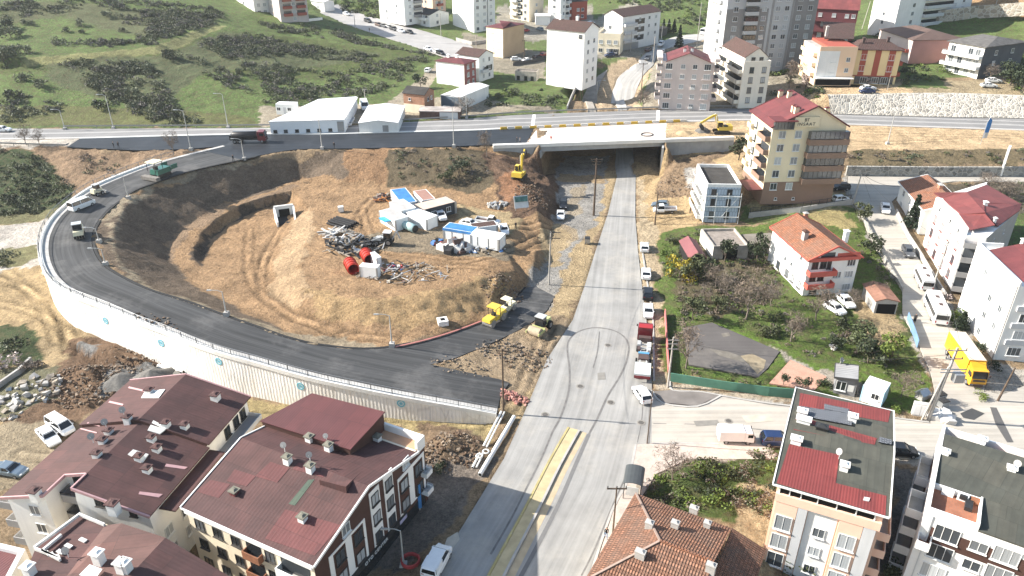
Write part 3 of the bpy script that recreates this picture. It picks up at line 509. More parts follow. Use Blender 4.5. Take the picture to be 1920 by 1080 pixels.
def wmesh(w,h,mull,fm,gm,sill):
 k=(round(w,2),round(h,2),mull,fm.name,gm.name,sill)
 if k in WCACHE:return WCACHE[k]
 a=MB();t=.07
 for x in(-w/2+t/2,w/2-t/2):a.box((x,-.035,h/2),(t,.09,h),fm)
 for z in(t/2,h-t/2):a.box((0,-.036,z),(w-2*t,.088,t),fm)
 for i in range(mull):a.box((-w/2+w*(i+1)/(mull+1),-.034,h/2),(.055,.08,h-2*t),fm)
 if sill:a.box((0,-.1,-.045),(w+.16,.24,.07),fm)
 b=MB();b.box((0,-.012,h/2),(w-2*t,.05,h-2*t),gm)
 WCACHE[k]=(a.mesh('window'),b.mesh('pane'));return WCACHE[k]
ALLB=[]
class Bld:
 def __init__(s,name,label,pts,eave,base,wall,cat='building',depth=None,group=None,ph=None,px=True,fix=True):
  ph=eave if ph is None else ph
  w=[P(p[0],p[1],ph)if px else V(p)for p in pts];w=[V((p.x,p.y))for p in w]
  if depth is not None:
   d=(w[1]-w[0]).normalized();n=V((-d.y,d.x))*depth;w=[w[0],w[1],w[1]+n,w[0]+n]
  elif len(w)==3 and fix:
   A,B,C=w;a,b=A-B,C-B;sk=a.angle_signed(b)if False else math.atan2(b.y,b.x)-math.atan2(a.y,a.x)
   sk=(sk+math.pi)%(2*math.pi)-math.pi
   dl=(-math.pi/2-sk)/2
   a=Matrix.Rotation(-dl,2)@a;b=Matrix.Rotation(dl,2)@b;A,C=B+a,B+b;w=[A,B,C,A+C-B]
  s.w=w;d=w[1]-w[0];s.rz=math.atan2(d.y,d.x);s.o=V((w[0].x,w[0].y,base))
  s.H=eave-base;s.base=base;s.eave=eave;s.wall=wall
  s.root=empty(name,s.o,s.rz,label,cat,group)
  s.inv=Matrix.Translation(s.o)@Matrix.Rotation(s.rz,4,'Z');s.inv=s.inv.inverted()
  s.pl=[s.loc((p.x,p.y,base))for p in w];n=len(w)
  s.n=n;s.L=[(s.pl[(i+1)%n]-s.pl[i]).length for i in range(n)]
  mb=MB();mb.prism([(p.x,p.y)for p in s.pl],0,s.H,wall);s.wallmb=mb;s.wx=s.L[0];s.d=s.L[1]
  ALLB.append(s)
 def loc(s,p):return s.inv@V(p)
 def lp(s,px,py,h):return s.loc(P(px,py,h))
 def face(s,f):
  a,b=s.pl[f],s.pl[(f+1)%s.n];u=(b-a).normalized();return a,u,V((u.y,-u.x,0)),s.L[f]
 def done(s):s.wallob=s.wallmb.build('wall',s.root);return s
 def on(s,f,u,z,out=0.):
  a,d,n,L=s.face(f);return a+d*(u*L if u<=1.2 else u)+n*out+V((0,0,z))
 def wins(s,f,us,zs,w=1.3,h=1.4,mull=1,fm=None,gm=None,sill=True,out=0.,skip=()):
  a,d,n,L=s.face(f);ang=math.atan2(d.y,d.x)
  for j,z in enumerate(zs):
   for i,u in enumerate(us):
    if(i,j)in skip:continue
    m1,m2=wmesh(w,h,mull,fm or M_FRAME,gm or G_CURT,sill)
    o=link('window',m1,s.root);o.location=s.on(f,u,z,out);o.rotation_euler=(0,0,ang);link('pane',m2,o)
 def slab(s,name,f,u0,u1,z0,z1,out,m,inn=0.,parent=None):
  """block on a face between u0,u1 (metres or fraction) standing out by 'out'"""
  a,d,n,L=s.face(f);u0=u0*L if abs(u0)<=1.2 else u0;u1=u1*L if abs(u1)<=1.2 else u1
  p=[a+d*u0+n*out,a+d*u1+n*out,a+d*u1-n*inn,a+d*u0-n*inn]
  return MB().prism([(q.x,q.y)for q in p],z0,z1,m).build(name,parent or s.root)
 def balc(s,f,u0,u1,z,dp=1.2,ph=.95,m=None,floor=None,rail=None,back=None,bh=2.3,name='balcony'):
  a,d,n,L=s.face(f);u0=u0*L if abs(u0)<=1.2 else u0;u1=u1*L if abs(u1)<=1.2 else u1
  def q(u,o):r=a+d*u+n*o;return(r.x,r.y)
  mb=MB();m=m or s.wall
  mb.prism([q(u0,0),q(u0,dp),q(u1,dp),q(u1,0)][::-1],z-.16,z,m,floor)
  t=.1
  if ph:
   mb.prism([q(u0,dp),q(u0,dp-t),q(u1,dp-t),q(u1,dp)],z+.002,z+ph,m)
   for uu,vv in((u0,u0+t),(u1-t,u1)):mb.prism([q(uu,0),q(vv,0),q(vv,dp-t),q(uu,dp-t)],z+.002,z+ph,m)
  o=mb.build(name,s.root)
  if rail:
   r=MB()
   def q3(u,oo,zz):e=a+d*u+n*oo;return(e.x,e.y,zz)
   for zz in(ph+.12,ph+.3):r.bar(q3(u0,dp-.05,z+zz),q3(u1,dp-.05,z+zz),.05,rail);r.bar(q3(u0+.05,0,z+zz),q3(u0+.05,dp,z+zz),.05,rail);r.bar(q3(u1-.05,0,z+zz),q3(u1-.05,dp,z+zz),.05,rail)
   k=max(2,int((u1-u0)/1.0))
   for i in range(k+1):e=u0+.05+(u1-u0-.1)*i/k;r.bar(q3(e,dp-.05,z+ph),q3(e,dp-.05,z+ph+.3),.05,rail)
   r.build('railing',o)
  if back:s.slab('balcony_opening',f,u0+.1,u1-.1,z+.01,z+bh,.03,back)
  return o
 def glaz(s,f,u0,u1,z,h,dp,m=None,n=6,fm=None):
  """glazed balcony band: dark glass with thin uprights"""
  a,d,nn,L=s.face(f);U0=u0*L if abs(u0)<=1.2 else u0;U1=u1*L if abs(u1)<=1.2 else u1
  o=s.slab('balcony_glazing',f,U0,U1,z,z+h,dp,m or G_DARK)
  mb=MB()
  for i in range(n+1):
   e=a+d*(U0+(U1-U0)*i/n)+nn*(dp+.03);mb.bar((e.x,e.y,z),(e.x,e.y,z+h),.06,fm or M_FRAMED)
  mb.build('glazing_bars',o);return o
 def plane(s,pts,m,th=.16,name='roof',parent=None,world=True):
  """roof plane through photo pixels with heights (or local points)"""
  q=[s.lp(*p)if world else V(p)for p in pts];k=len(q)
  mb=MB();dn=V((0,0,-th));mb.add(q+[p+dn for p in q],[list(range(k)),list(range(k,2*k))[::-1]]+[[i,k+i,k+(i+1)%k,(i+1)%k]for i in range(k)],m)
  return mb.build(name,parent or s.root)
 def gable(s,m,rise,over=.4,ax='x',frac=.5,th=.16,verge=None,name='roof',z=None,x0=0,x1=None,y0=0,y1=None,infill=True,vo=None):
  x1=s.wx if x1 is None else x1;y1=s.d if y1 is None else y1;H=s.H if z is None else z;vo=over if vo is None else vo
  def T(u,v,zz):return(x0+u,y0+v,zz)if ax=='x' else(x1-v,y0+u,zz)
  Lx,Ly=(x1-x0,y1-y0)if ax=='x' else(y1-y0,x1-x0)
  r=Ly*frac;k0=rise/r;k1=rise/(Ly-r)if Ly-r>.01 else 0
  mb=MB();e0=H-over*k0+.03;e1=H-over*k1+.03;zr=H+rise+.03
  sec=[(-over,e0),(r,zr),(Ly+over,e1)]
  for(va,za),(vb,zb)in zip(sec,sec[1:]):
   t=[T(-vo,va,za),T(Lx+vo,va,za),T(Lx+vo,vb,zb),T(-vo,vb,zb)];lo=[(a,b,c-th)for a,b,c in t]
   mb.add(t+lo,[(0,1,2,3),(7,6,5,4),(0,4,5,1),(1,5,6,2),(2,6,7,3),(3,7,4,0)],m)
  o=mb.build(name,s.root)
  if infill:
   for u in(0,Lx):
    a=[T(u,0,H),T(u,r,H+rise-th),T(u,Ly,H)];uu=.2 if u==0 else Lx-.2;b=[T(uu,0,H),T(uu,r,H+rise-th),T(uu,Ly,H)]
    s.wallmb.add(a+b,[(0,1,2),(5,4,3),(0,3,4,1),(1,4,5,2),(2,5,3,0)],s.wall)
  if verge:
   vb_=MB()
   for u in(-vo-.02,Lx+vo+.02):
    for(va,za),(vb,zb)in zip(sec,sec[1:]):vb_.bar(T(u,va,za-.05),T(u,vb,zb-.05),.14,verge,.3)
   for va,za in(sec[0],sec[2]):vb_.bar(T(-vo,va-.02 if va<0 else va+.02,za-.08),T(Lx+vo,va-.02 if va<0 else va+.02,za-.08),.12,verge,.2)
   vb_.build('fascia',o)
  s.roofob=o;s.rz_=lambda x,y:(lambda u,v:H+rise*(v/r if v<r else(Ly-v)/(Ly-r))+.03)(*((x-x0,y-y0)if ax=='x' else(y-y0,x1-x)))
  return o
 def hip(s,m,rise,over=.45,inset=None,th=.15,z=None,ax='x',fascia=None,x0=0,x1=None,y0=0,y1=None):
  H=(s.H if z is None else z)+.02;X1=s.wx if x1 is None else x1;Y1=s.d if y1 is None else y1
  a0,a1,b0,b1=x0-over,X1+over,y0-over,Y1+over
  if ax=='x':i=inset if inset is not None else(b1-b0)/2;rg=[(a0+i,(b0+b1)/2),(a1-i,(b0+b1)/2)]
  else:i=inset if inset is not None else(a1-a0)/2;rg=[((a0+a1)/2,b0+i),((a0+a1)/2,b1-i)]
  c=[(a0,b0,H),(a1,b0,H),(a1,b1,H),(a0,b1,H)];r=[(x,y,H+rise)for x,y in rg]
  mb=MB();vs=c+r+[(x,y,H-th)for x,y,_ in c]
  fs=[(0,1,5,4),(1,2,5),(2,3,4,5),(3,0,4)]if ax=='x' else[(0,1,4),(1,2,5,4),(2,3,5),(3,0,4,5)]
  mb.add(vs,fs+[(9,8,7,6),(0,6,7,1),(1,7,8,2),(2,8,9,3),(3,9,6,0)],m)
  o=mb.build('roof',s.root)
  if fascia:
   f=MB()
   for p,q in zip(c,c[1:]+c[:1]):f.bar((p[0],p[1],H-.1),(q[0],q[1],H-.1),.1,fascia,.24)
   f.build('fascia',o)
  s.roofob=o
  def zz(x,y):
   if ax=='x':e=min((y-b0),(b1-y))/((b1-b0)/2);g=min(x-a0,a1-x)/i
   else:e=min((x-a0),(a1-x))/((a1-a0)/2);g=min(y-b0,b1-y)/i
   return H+rise*max(0,min(1,e,g))
  s.rz_=zz;return o
 def flat(s,m,par=.9,t=.18,pm=None,z=None):
  H=s.H if z is None else z;pts=[(p.x,p.y)for p in s.pl];cx=sum(p[0]for p in pts)/s.n;cy=sum(p[1]for p in pts)/s.n
  inn=[]
  for i in range(s.n):
   a,b,c=V(pts[i-1]),V(pts[i]),V(pts[(i+1)%s.n]);d1=(b-a).normalized();d2=(c-b).normalized()
   n1=V((-d1.y,d1.x));n2=V((-d2.y,d2.x));q=b+(n1+n2)*(t/max(.3,1+n1.dot(n2)));inn.append((q.x,q.y))
  o=MB().prism(inn,H-.15,H+.02,m).build('roof',s.root)
  if par:
   mb=MB();k=s.n
   for i in range(k):
    j=(i+1)%k;mb.prism([pts[i],pts[j],inn[j],inn[i]],H-.001,H+par,pm or s.wall)
   mb.build('parapet',s.root)
  s.roofob=o;s.rz_=lambda x,y:H+.02
  return o
 def chim(s,x,y,w=.8,d=.8,h=1.1,m=None,cap=None,z=None,parent=None,capw=.25):
  z=s.rz_(x,y)if z is None else z
  mb=MB();mb.box((x,y,z+h/2-.3),(w,d,h+.6),m or s.wall)
  o=mb.build('chimney',parent or s.roofob)
  cb=MB();mm=cap or MATS['dark_cap']
  cb.box((x,y,z+h+.06),(w+capw,d+capw,.12),mm);cb.box((x,y,z+h+.2),(w*.9,d*.9,.16),mm,taper=.4)
  cb.build('chimney_cap',parent or s.roofob);return o
 def rpt(s,px,py):
  h=s.eave+.5
  for _ in range(9):l=s.loc(P(px,py,h));h=s.base+s.rz_(l.x,l.y)
  l.z=h-s.base;return l
 def chimp(s,px,py,*a,**k):l=s.rpt(px,py);return s.chim(l.x,l.y,*a,z=l.z,**k)
 def dishp(s,px,py,r=.45,ang=0,up=0):l=s.rpt(px,py);return s.dish(l.x,l.y,l.z+up,r,ang)
 def patch(s,px,m,lift=.03,name='roof_patch',th=.02):
  q=[s.rpt(*p)for p in px];k=len(q);mb=MB();a=[p+V((0,0,lift))for p in q]
  mb.add(a+[p-V((0,0,th))for p in a],[list(range(k)),list(range(k,2*k))[::-1]]+[[i,k+i,k+(i+1)%k,(i+1)%k]for i in range(k)],m)
  return mb.build(name,s.roofob)
 def dish(s,x,y,z,r=.45,ang=0,parent=None):
  mb=MB();secs=[]
  r*=.8
  for rr,dz in((.02,0),(r*.5,.05),(r*.85,.14),(r,.22)):
   secs.append([(rr*math.cos(2*math.pi*i/12),-dz,rr*math.sin(2*math.pi*i/12))for i in range(12)])
  M=Matrix.Translation((x,y,z+.8))@Matrix.Rotation(ang,4,'Z')@Matrix.Rotation(-.5,4,'X')
  mb.loft([[M@V(p)for p in q]for q in secs],MATS['dish_grey']);mb.bar((x,y,z-.2),(x,y,z+.8),.06,MATS['pale_metal'])
  mb.bar(M@V((0,0,-r*.8)),M@V((0,-.6,0)),.04,MATS['pale_metal'])
  return mb.build('satellite_dish',parent or s.roofob)
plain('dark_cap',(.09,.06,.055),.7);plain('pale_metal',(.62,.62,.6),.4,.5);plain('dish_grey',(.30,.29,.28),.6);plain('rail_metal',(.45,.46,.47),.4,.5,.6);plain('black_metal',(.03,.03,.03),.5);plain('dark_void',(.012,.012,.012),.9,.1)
mat('concrete',(.46,.44,.41),.75,.5,.9,.2,0,.2,.15,.35);mat('white_concrete',(.80,.78,.73),.88,.4,.8,.25,0,.15,.05,.2)
W_WHITE=mat('white_render',(.80,.79,.76),.9,.3,.8,.2,0,.1,0,.22);W_CREAM=mat('cream_render',(.82,.72,.55),.88,.3,.8,.2,0,.1,0,.25);W_GREY=mat('grey_render',(.33,.32,.31),.85,.3,.8,.2,0,.1,0,.25)
W_PINK=mat('pink_render',(.58,.50,.465),.9,.3,.8,.2,0,.1,0,.2);W_PEACH=mat('peach_render',(.80,.54,.41),.9,.3,.8,.2,0,.1,0,.15);W_BROWN=mat('brown_render',(.085,.045,.036),.8,.5,.75,.2);W_LGREY=mat('pale_grey_render',(.56,.565,.57),.9,.3,.8,.2,0,.1,0,.22)
R_BROWN=corr('brown_membrane_roof',(.115,.054,.05),.42,.8,0,.68,0,.12);R_MAROON=corr('maroon_sheet_roof',(.19,.052,.053),.3,.65,0,.74,0,.3);R_RED=corr('red_sheet_roof',(.24,.07,.066),.3,.65,0,.76,0,.3);R_GREEN=corr('olive_felt_roof',(.10,.102,.082),1.0,.9,0,.72,0,.15)
R_DARK=mat('dark_roof_felt',(.07,.066,.062),.6,.5,.9,.2,0,.3,.2);R_WHITE=corr('white_sheet_roof',(.80,.80,.78),.5,.45,0,.93,0,.3);R_TILE=tile('orange_clay_tile',(.40,.17,.095));R_TILE2=tile('weathered_clay_tile',(.30,.15,.095),.3,.38);R_SHING=tile('brown_shingle',(.14,.08,.068),.5,.3,.7)
FASC=plain('pink_fascia',(.50,.30,.30),.6);SKYL=plain('skylight_sheet',(.72,.71,.67),.4);TERR=brickm('terracotta_terrace',(.36,.15,.09),(.25,.14,.1),.4,.4,.02,.8)
def text_mesh(name,txt,size,mat_,parent,loc,rz,ext=.03,spacing=1.0):
 c=bpy.data.curves.new(name,'FONT');c.body=txt;c.size=size;c.extrude=ext;c.align_x='CENTER';c.space_character=spacing
 o=bpy.data.objects.new(name,c);dg=bpy.context.evaluated_depsgraph_get();COL.objects.link(o);dg.update()
 me=bpy.data.meshes.new_from_object(o.evaluated_get(dg));bpy.data.objects.remove(o);me.materials.clear();me.materials.append(mat_)
 for p in me.polygons:p.material_index=0
 t=link(name,me,parent);t.location=loc;t.rotation_euler=(math.pi/2,0,rz);return t
b=Bld('apartment_block','long white apartment block with brown stepped roof and many white chimneys, at the left edge',[(15,925),(268,973),(458,750)],8,-2,W_WHITE)
w,d,H=b.wx,b.d,b.H;x5,x8,xm=w*.3,w*.48,w*.5;e=.4
front=[(0,0),(x5,0),(x5,3.2),(x8,3.2),(x8,.9),(w,.9),(w,d),(0,d)]
b.wallmb=MB().prism(front,0,H,W_WHITE)
RZ=lambda x:H+2.1*(1-abs(x-xm)/xm)+.03
b.rz_=lambda x,y:RZ(x)+(.45 if y>d*.56 else 0)
ys=d*.56
def rp(pts,dz=0):return[(x,y,RZ(x)+dz)for x,y in pts]
o1=b.plane(rp([(-e,-e),(x5+e,-e),(x5+e,2.8),(xm,2.8),(xm,ys),(-e,ys)]),R_BROWN,world=False);b.roofob=o1
b.plane(rp([(xm,.5),(w+e,.5),(w+e,ys),(xm,ys)]),R_BROWN,world=False)
b.plane(rp([(-e,ys),(xm,ys),(xm,d+e),(-e,d+e)],.45),R_BROWN,world=False);b.plane(rp([(xm,ys),(w+e,ys),(w+e,d+e),(xm,d+e)],.45),R_BROWN,world=False)
b.wallmb.add([(x8,.9,H),(xm,.9,H+2.0),(w,.9,H),(w,1.1,H),(xm,1.1,H+2.0),(x8,1.1,H)],[(0,2,1),(5,4,3),(0,1,4,5),(1,2,3,4)],W_WHITE)
b.wallmb.prism([(0,0),(x5,0),(x5,.2),(0,.2)],H,lambda p:RZ(p[0])-.15,W_WHITE);b.wallmb.prism([(x5-.2,.2),(x5,.2),(x5,3.2),(x5-.2,3.2)],H,lambda p:RZ(p[0])-.15,W_WHITE);b.wallmb.prism([(x5,3.2),(x8+.2,3.2),(x8+.2,3.4),(x5,3.4)],H,lambda p:RZ(p[0])-.15,W_WHITE)
b.wallmb.prism([(-.01,d-.2),(xm,d-.2),(xm,d),(-.01,d)],H,lambda p:RZ(p[0])+.25,W_WHITE);b.wallmb.prism([(xm,d-.2),(w+.01,d-.2),(w+.01,d),(xm,d)],H,lambda p:RZ(p[0])+.25,W_WHITE);b.wallmb.prism([(0,ys),(xm,ys),(xm,ys+.2),(0,ys+.2)],H,lambda p:RZ(p[0])+.25,W_BROWN);b.wallmb.prism([(xm,ys),(w,ys),(w,ys+.2),(xm,ys+.2)],H,lambda p:RZ(p[0])+.25,W_BROWN)
fa,fb=MB(),MB()
for p,q in(((-e,-e),(x5+e,-e)),((x5+e,-e),(x5+e,2.8)),((x5+e,2.8),(xm,2.8)),((xm,.5),(w+e,.5)),((xm,.5),(xm,2.8)),((-e,d+e),(xm,d+e)),((xm,d+e),(w+e,d+e))):
 dz=.45 if p[1]>ys else 0;(fb if dz else fa).bar((p[0],p[1],RZ(p[0])+dz-.08),(q[0],q[1],RZ(q[0])+dz-.08),.18,FASC,.34)
fa.build('fascia',o1);fb.build('fascia',o1)
b.done();b.pl=[V((p[0],p[1],0))for p in front];b.n=len(front);b.L=[(b.pl[(i+1)%b.n]-b.pl[i]).length for i in range(b.n)]
b.wins(0,[.62],[2.3,5.1,7.8],1.3,1.35);b.wins(4,[.36],[H-.25],1.5,1.4,1,M_FRAMED,G_DARK);b.wins(4,[.78],[H-.9],.9,1.2,0,M_FRAMED,G_DARK);b.wins(4,[.2,.55,.8],[2.2,5.2],1.3,1.4);b.wins(2,[.5],[H-.3,H-3],1.2,1.7,0,M_FRAMED,G_DARK)
for z in(H-1.4,H-4.2):b.balc(2,.05,.95,z,1.5,.9,W_GREY,MATS['concrete'],MATS['black_metal'])
for z in(H-2.2,H-4.9,H-7.6):b.balc(7,d-3.4,d-.1,z,1.7,.85,W_GREY,W_WHITE)
b.slab('eaves_canopy',5,1.5,ys-.5,H-.95,H-.78,2.0,R_BROWN);b.balc(5,ys+.3,d-1,H-2.3,1.8,.5,W_LGREY,W_GREY)
b.wins(5,[.75,.85,.93],[H-1.9],1.2,1.5,1,M_FRAMED,G_DARK);b.wins(5,[.1,.25,.42,.58,.8],[2.0,4.8],1.3,1.4)
for px,py in((183,856),(194,830),(262,862),(277,884),(285,842-16),(314,800+6),(205,805+8),(240,790-2),(281,729+8),(347,804-2),(295,845)):b.chimp(px,py,.8,.75,.6,W_WHITE,R_BROWN)
b.chimp(68,930,.9,.9,.8,W_WHITE,R_BROWN);b.chimp(214,955,1.,.9,.9,W_WHITE,R_BROWN);b.chimp(405,745+4,.9,.9,.8,W_WHITE,R_BROWN)
b.patch([(272,735),(310,731),(298,747),(265,747)],SKYL,.12,'skylight',.1);b.patch([(240,853),(250,844),(279,853),(268,868)],SKYL,.12,'skylight',.1);b.patch([(277,808),(290,797),(315,803),(300,815)],SKYL,.12,'skylight',.1)
for q in([(206,752),(232,758),(230,761),(203,755)],[(165,792),(188,798),(186,800),(163,794)],[(242,725),(272,732),(271,735),(240,728)],[(152,803),(182,811),(181,813),(150,805)]):b.patch(q,FASC,.05,'ridge_flashing')
for q in([(312,870),(352,876),(346,880),(309,875)],[(262,922),(305,927),(298,933),(260,927)]):b.patch(q,FASC,.05,'roof_hatch',.05)
b.dishp(178,838,.5,.5,.8);b.dishp(203,812,.5,.5,.9);b.dishp(236,788,.5,.4,.8)
b=Bld('apartment_block','brown roofed block with white pergola frame, cut by the lower left edge',[(40,1120),(230,1180),(432,1082),(150,962)],7.5,-2,W_CREAM,fix=False)
b.rz_=lambda x,y:b.H+.1;b.roofob=b.plane([(66,1030,7.9),(150,964,7.9),(197,985,8.2),(130,1085,8.2),(20,1140,7.9)],R_BROWN);ro=b.roofob
b.plane([(197,985,8.25),(228,981,9.0),(310,1008,9.2),(205,1120,9.2),(110,1100,8.2)],corr('russet_membrane_roof',(.155,.078,.066),.42,.8,0,.72,0,.12));b.plane([(310,1008,9.22),(436,1084,7.5),(330,1200,7.5),(205,1120,9.22)],R_BROWN);b.done()
mb=MB()
for a,c in(((64,1027),(151,963)),((80,1032),(115,1003)),((66,1029),(112,1046)),((78,1032),(113,1050)),((150,965),(196,984))):mb.bar(b.lp(*a,8.4),b.lp(*c,8.4),.22,SKYL,.3)
for px,py in((88,1034),(97,1036),(108,1040)):mb.bar(b.lp(px,py,8.3),b.lp(px+4,py+8,8.3),.2,SKYL)
mb.build('pergola_frame',b.root)
mb=MB()
for px,py in((155,1012),(128,1023),(113,1034)):mb.bar(b.lp(px-5,py-2,8.25),b.lp(px+6,py+3,8.25),.4,SKYL,.12)
mb.build('roof_light_strips',ro)
for px,py,h in((186,1050,9.0),(230,1068,9.3),(57,1075,8.0),(237,1068,9.3)):q=b.lp(px,py,h);b.chim(q.x,q.y,.9,.8,1.0,W_WHITE,W_WHITE,z=q.z)
q=b.lp(128,1042,8.3);b.dish(q.x,q.y,q.z,.5,.4)
mb=MB();mb.add([b.lp(px,py,9.5)for px,py in((168,1058),(192,1067),(178,1086),(148,1078))],[(0,1,2,3)],SKYL);mb.build('skylight',ro)
b=Bld('roof_terrace_house','maroon roof corner with pale curved parapet in the lower left corner',[(-90,1110),(-10,1150),(50,1036),(-60,1010)],7,-2,W_WHITE,fix=False);b.flat(R_MAROON,.5,.5);b.done()
b=Bld('apartment_block','big block over the auto shop, patched brown roof, brown and white street facade',[(340,955),(587,1055),(803,832)],8.5,-1,W_CREAM)
w,d,H=b.wx,b.d,b.H;yr=d*.9
b.gable(R_BROWN,2.4,.35,'x',.5,y1=yr,verge=W_WHITE);b.done()
b.slab('facade_cladding',1,0,d,.01,H,.05,W_BROWN)
mb=MB();ym=yr/2;xx=w+.05;mb.add([(xx,0,H),(xx,yr,H),(xx,ym,H+2.2),(xx-.04,0,H),(xx-.04,yr,H),(xx-.04,ym,H+2.2)],[(0,1,2),(3,5,4),(0,2,5,3),(1,4,5,2)],W_BROWN);mb.build('gable_cladding',b.root)
PAN=W_WHITE
b.slab('white_panel',1,.10,.40,2.75,8.2,.11,PAN);b.slab('white_panel',1,.455,.545,2.75,10.6,.11,PAN);b.slab('white_panel',1,.585,.67,2.75,10.9,.11,PAN);b.slab('white_panel',1,.71,.985,2.75,8.4,.11,PAN)
for u in(.18,.33,.765,.915):b.slab('window_bay',1,u-.048,u+.048,3.1,7.9,.14,W_BROWN)
b.wins(1,[.18,.33,.765,.915],[3.2,6.1],1.45,1.55,1,M_FRAMED,G_CURT,out=.15);b.wins(1,[.5,.627],[3.1,5.8,8.5],1.25,1.5,1,M_FRAMED,G_CURT,out=.12);b.wins(1,[.25],[8.7],1.3,1.3,1,None,G_CURT,out=.06);b.wins(1,[.80],[8.9],1.3,1.3,1,None,G_CURT,out=.06)
b.slab('shop_front',1,.05,.97,.02,2.1,.07,G_DARK)
sg=b.slab('shop_sign',1,.16,.76,2.12,2.72,.35,MATS['black_metal'])
p=b.on(1,.45,2.22,.37);text_mesh('lettering','OTO CENTER',.62,W_WHITE,sg,p,math.pi/2,.02,1.15)
for u in(.2,.715):b.slab('sign_panel',1,u-.035,u+.035,2.16,2.68,.37,plain('lilac_sign',(.42,.40,.55),.5),parent=sg)
b.slab('eaves_band',0,.0,1.,H-.75,H-.05,.35,W_WHITE);b.slab('attic_slit',0,.12,.9,H-.95,H-.76,.03,G_DARK)
b.wins(0,[.09,.24,.39,.66],[1.2,4.0,6.8],1.25,1.35,1,M_FRAMED,G_DARK)
for z in(.9,3.7,6.5):b.balc(0,.47,.6,z,.7,.85,mat('rusty_rail',(.3,.13,.07),.7,2),MATS['concrete'],None,G_DARK,2.0);b.balc(0,.74,.97,z,.9,.9,W_WHITE,MATS['concrete'],None,G_DARK,2.1)
for z in(2.6,5.4):b.balc(1,d-1.3,d-.02,z,1.0,.5,W_WHITE,W_WHITE,MATS['rail_metal'],name='corner_balcony')
zr=H+2.4
q=[(585,737),(722,772),(657,843),(487,789)]
hs_=(11.2,11.2,10.7,10.7);b.plane([(x,y,h)for(x,y),h in zip(q,hs_)],corr('wine_sheet_roof',(.135,.045,.046),.3,.7,0,.8,0,.2),.12,'raised_roof')
c=[b.lp(x,y,h)for(x,y),h in zip(q,hs_)];i=[p.lerp(sum(c,V((0,0,0)))/4,.03)for p in c]
mb=MB();mb.prism([(p.x,p.y)for p in(i[3],i[2],i[1],i[0])],H-.1,lambda p:min((b.base*0+k.z for k in i),key=lambda zz:abs(zz-[k.z for k in i][min(range(4),key=lambda j:(i[j].x-p[0])**2+(i[j].y-p[1])**2)]))-.14,W_BROWN);mb.build('raised_roof_wall',b.root)
mb=MB();mb.prism([(w*.45,yr+.4),(w+.05,yr+.4),(w+.05,d+.05),(w*.45,d+.05)],H-.1,H+.05,mat('orange_terrace_floor',(.56,.33,.2),.8,.8));mb.build('terrace_floor',b.root)
mb=MB();t=.25
mb.prism([(w*.45,d-t),(w+.1,d-t),(w+.1,d+.1),(w*.45,d+.1)],H-.6,H+1.0,W_WHITE);mb.prism([(w-t,yr+.5),(w+.1,yr+.5),(w+.1,d-t),(w-t,d-t)],H-.6,H+1.0,W_WHITE);mb.build('terrace_parapet',b.root)
RP=corr('red_patch_sheet',(.165,.058,.056),.42,.8,0,.75,0,.12);GP=corr('green_patch_sheet',(.10,.14,.10),.42,.8,0,.8,0,.1)
for qd,m in(([(507,866),(543,878),(520,905),(478,893)],RP),([(578,905-5),(590,899),(553,948),(541,945)],GP),([(440,880),(480,893),(462,912),(425,902)],RP),([(535,955),(640,985),(590,1042),(497,1010)],RP),([(560,868),(620,880),(606,895),(548,880)],RP),([(395,900),(432,908),(410,934),(368,922)],RP)):b.patch(qd,m)
for px,py,hh in((540,868,.9),(583,884,.9),(617,845,.9),(581,828,.8),(708,826,.7),(568,976,.6),(440,925,.4)):b.chimp(px,py,.75,.7,hh,W_WHITE if hh>.5 else R_MAROON,mat('weathered_cap',(.2,.19,.15),.7,1))
b.dishp(583,872,.45,.6,.7);b.dishp(536,855,.45,.4,.8);b.dishp(614,836,.4,.4,.7)
mb=MB();pp=[b.rpt(x,y)for x,y in((650,925),(677,884),(617,905),(600,909))]
a0,a1,a2,a3=pp;up=V((0,0,.9));mb.add([a3,a0,a1,a2,a3+up*.75,a0+up],[(4,5,2,3),(0,1,5,4),(1,2,5),(0,4,3)],R_BROWN);mb.build('roof_dormer',b.roofob)
b=Bld('tiled_house','old house with weathered orange clay tile hip roof by the main street',[(1357,1000),(1196,932),(1122,1092)],5,-1.5,W_CREAM);w,d,H=b.wx,b.d,b.H
b.rz_=lambda x,y:H+min(2.6*y/7.5,2.6*(w-x)/5,max(0,2.6*(d-y)/(d-7.5)))
b.roofob=b.plane([(-.5,-.5,H),(w+.5,-.5,H),(w-5,7.5,H+2.6),(-.5,7.5,H+2.6)],R_TILE2,world=False);b.plane([(-.5,7.5,H+2.6),(w-5,7.5,H+2.6),(w+.5,d+.5,H),(-.5,d+.5,H)],R_TILE2,world=False);b.plane([(w+.5,-.5,H),(w+.5,d+.5,H),(w-5,7.5,H+2.6)],R_TILE2,world=False)
b.wallmb.add([(0,0,H),(0,7.5,H+2.4),(0,d,H),(.2,0,H),(.2,7.5,H+2.4),(.2,d,H)],[(0,2,1),(3,4,5),(0,1,4,3),(1,2,5,4)],W_CREAM);b.done();b.slab('gable_shade_slab',3,0,1,.02,H,.04,W_BROWN)  # brown slab paints the gable's shade over the cream wall
rm_=plain('ridge_mortar',(.30,.22,.18),.8);mb=MB();mb.bar((w+.4,-.4,H+.1),(w-5,7.5,H+2.68),.22,rm_,.12);mb.bar((w+.4,d+.4,H+.1),(w-5,7.5,H+2.68),.22,rm_,.12);mb.bar((w-5,7.5,H+2.7),(-.5,7.5,H+2.7),.26,R_TILE,.14);mb.build('ridge_tiles',b.roofob)
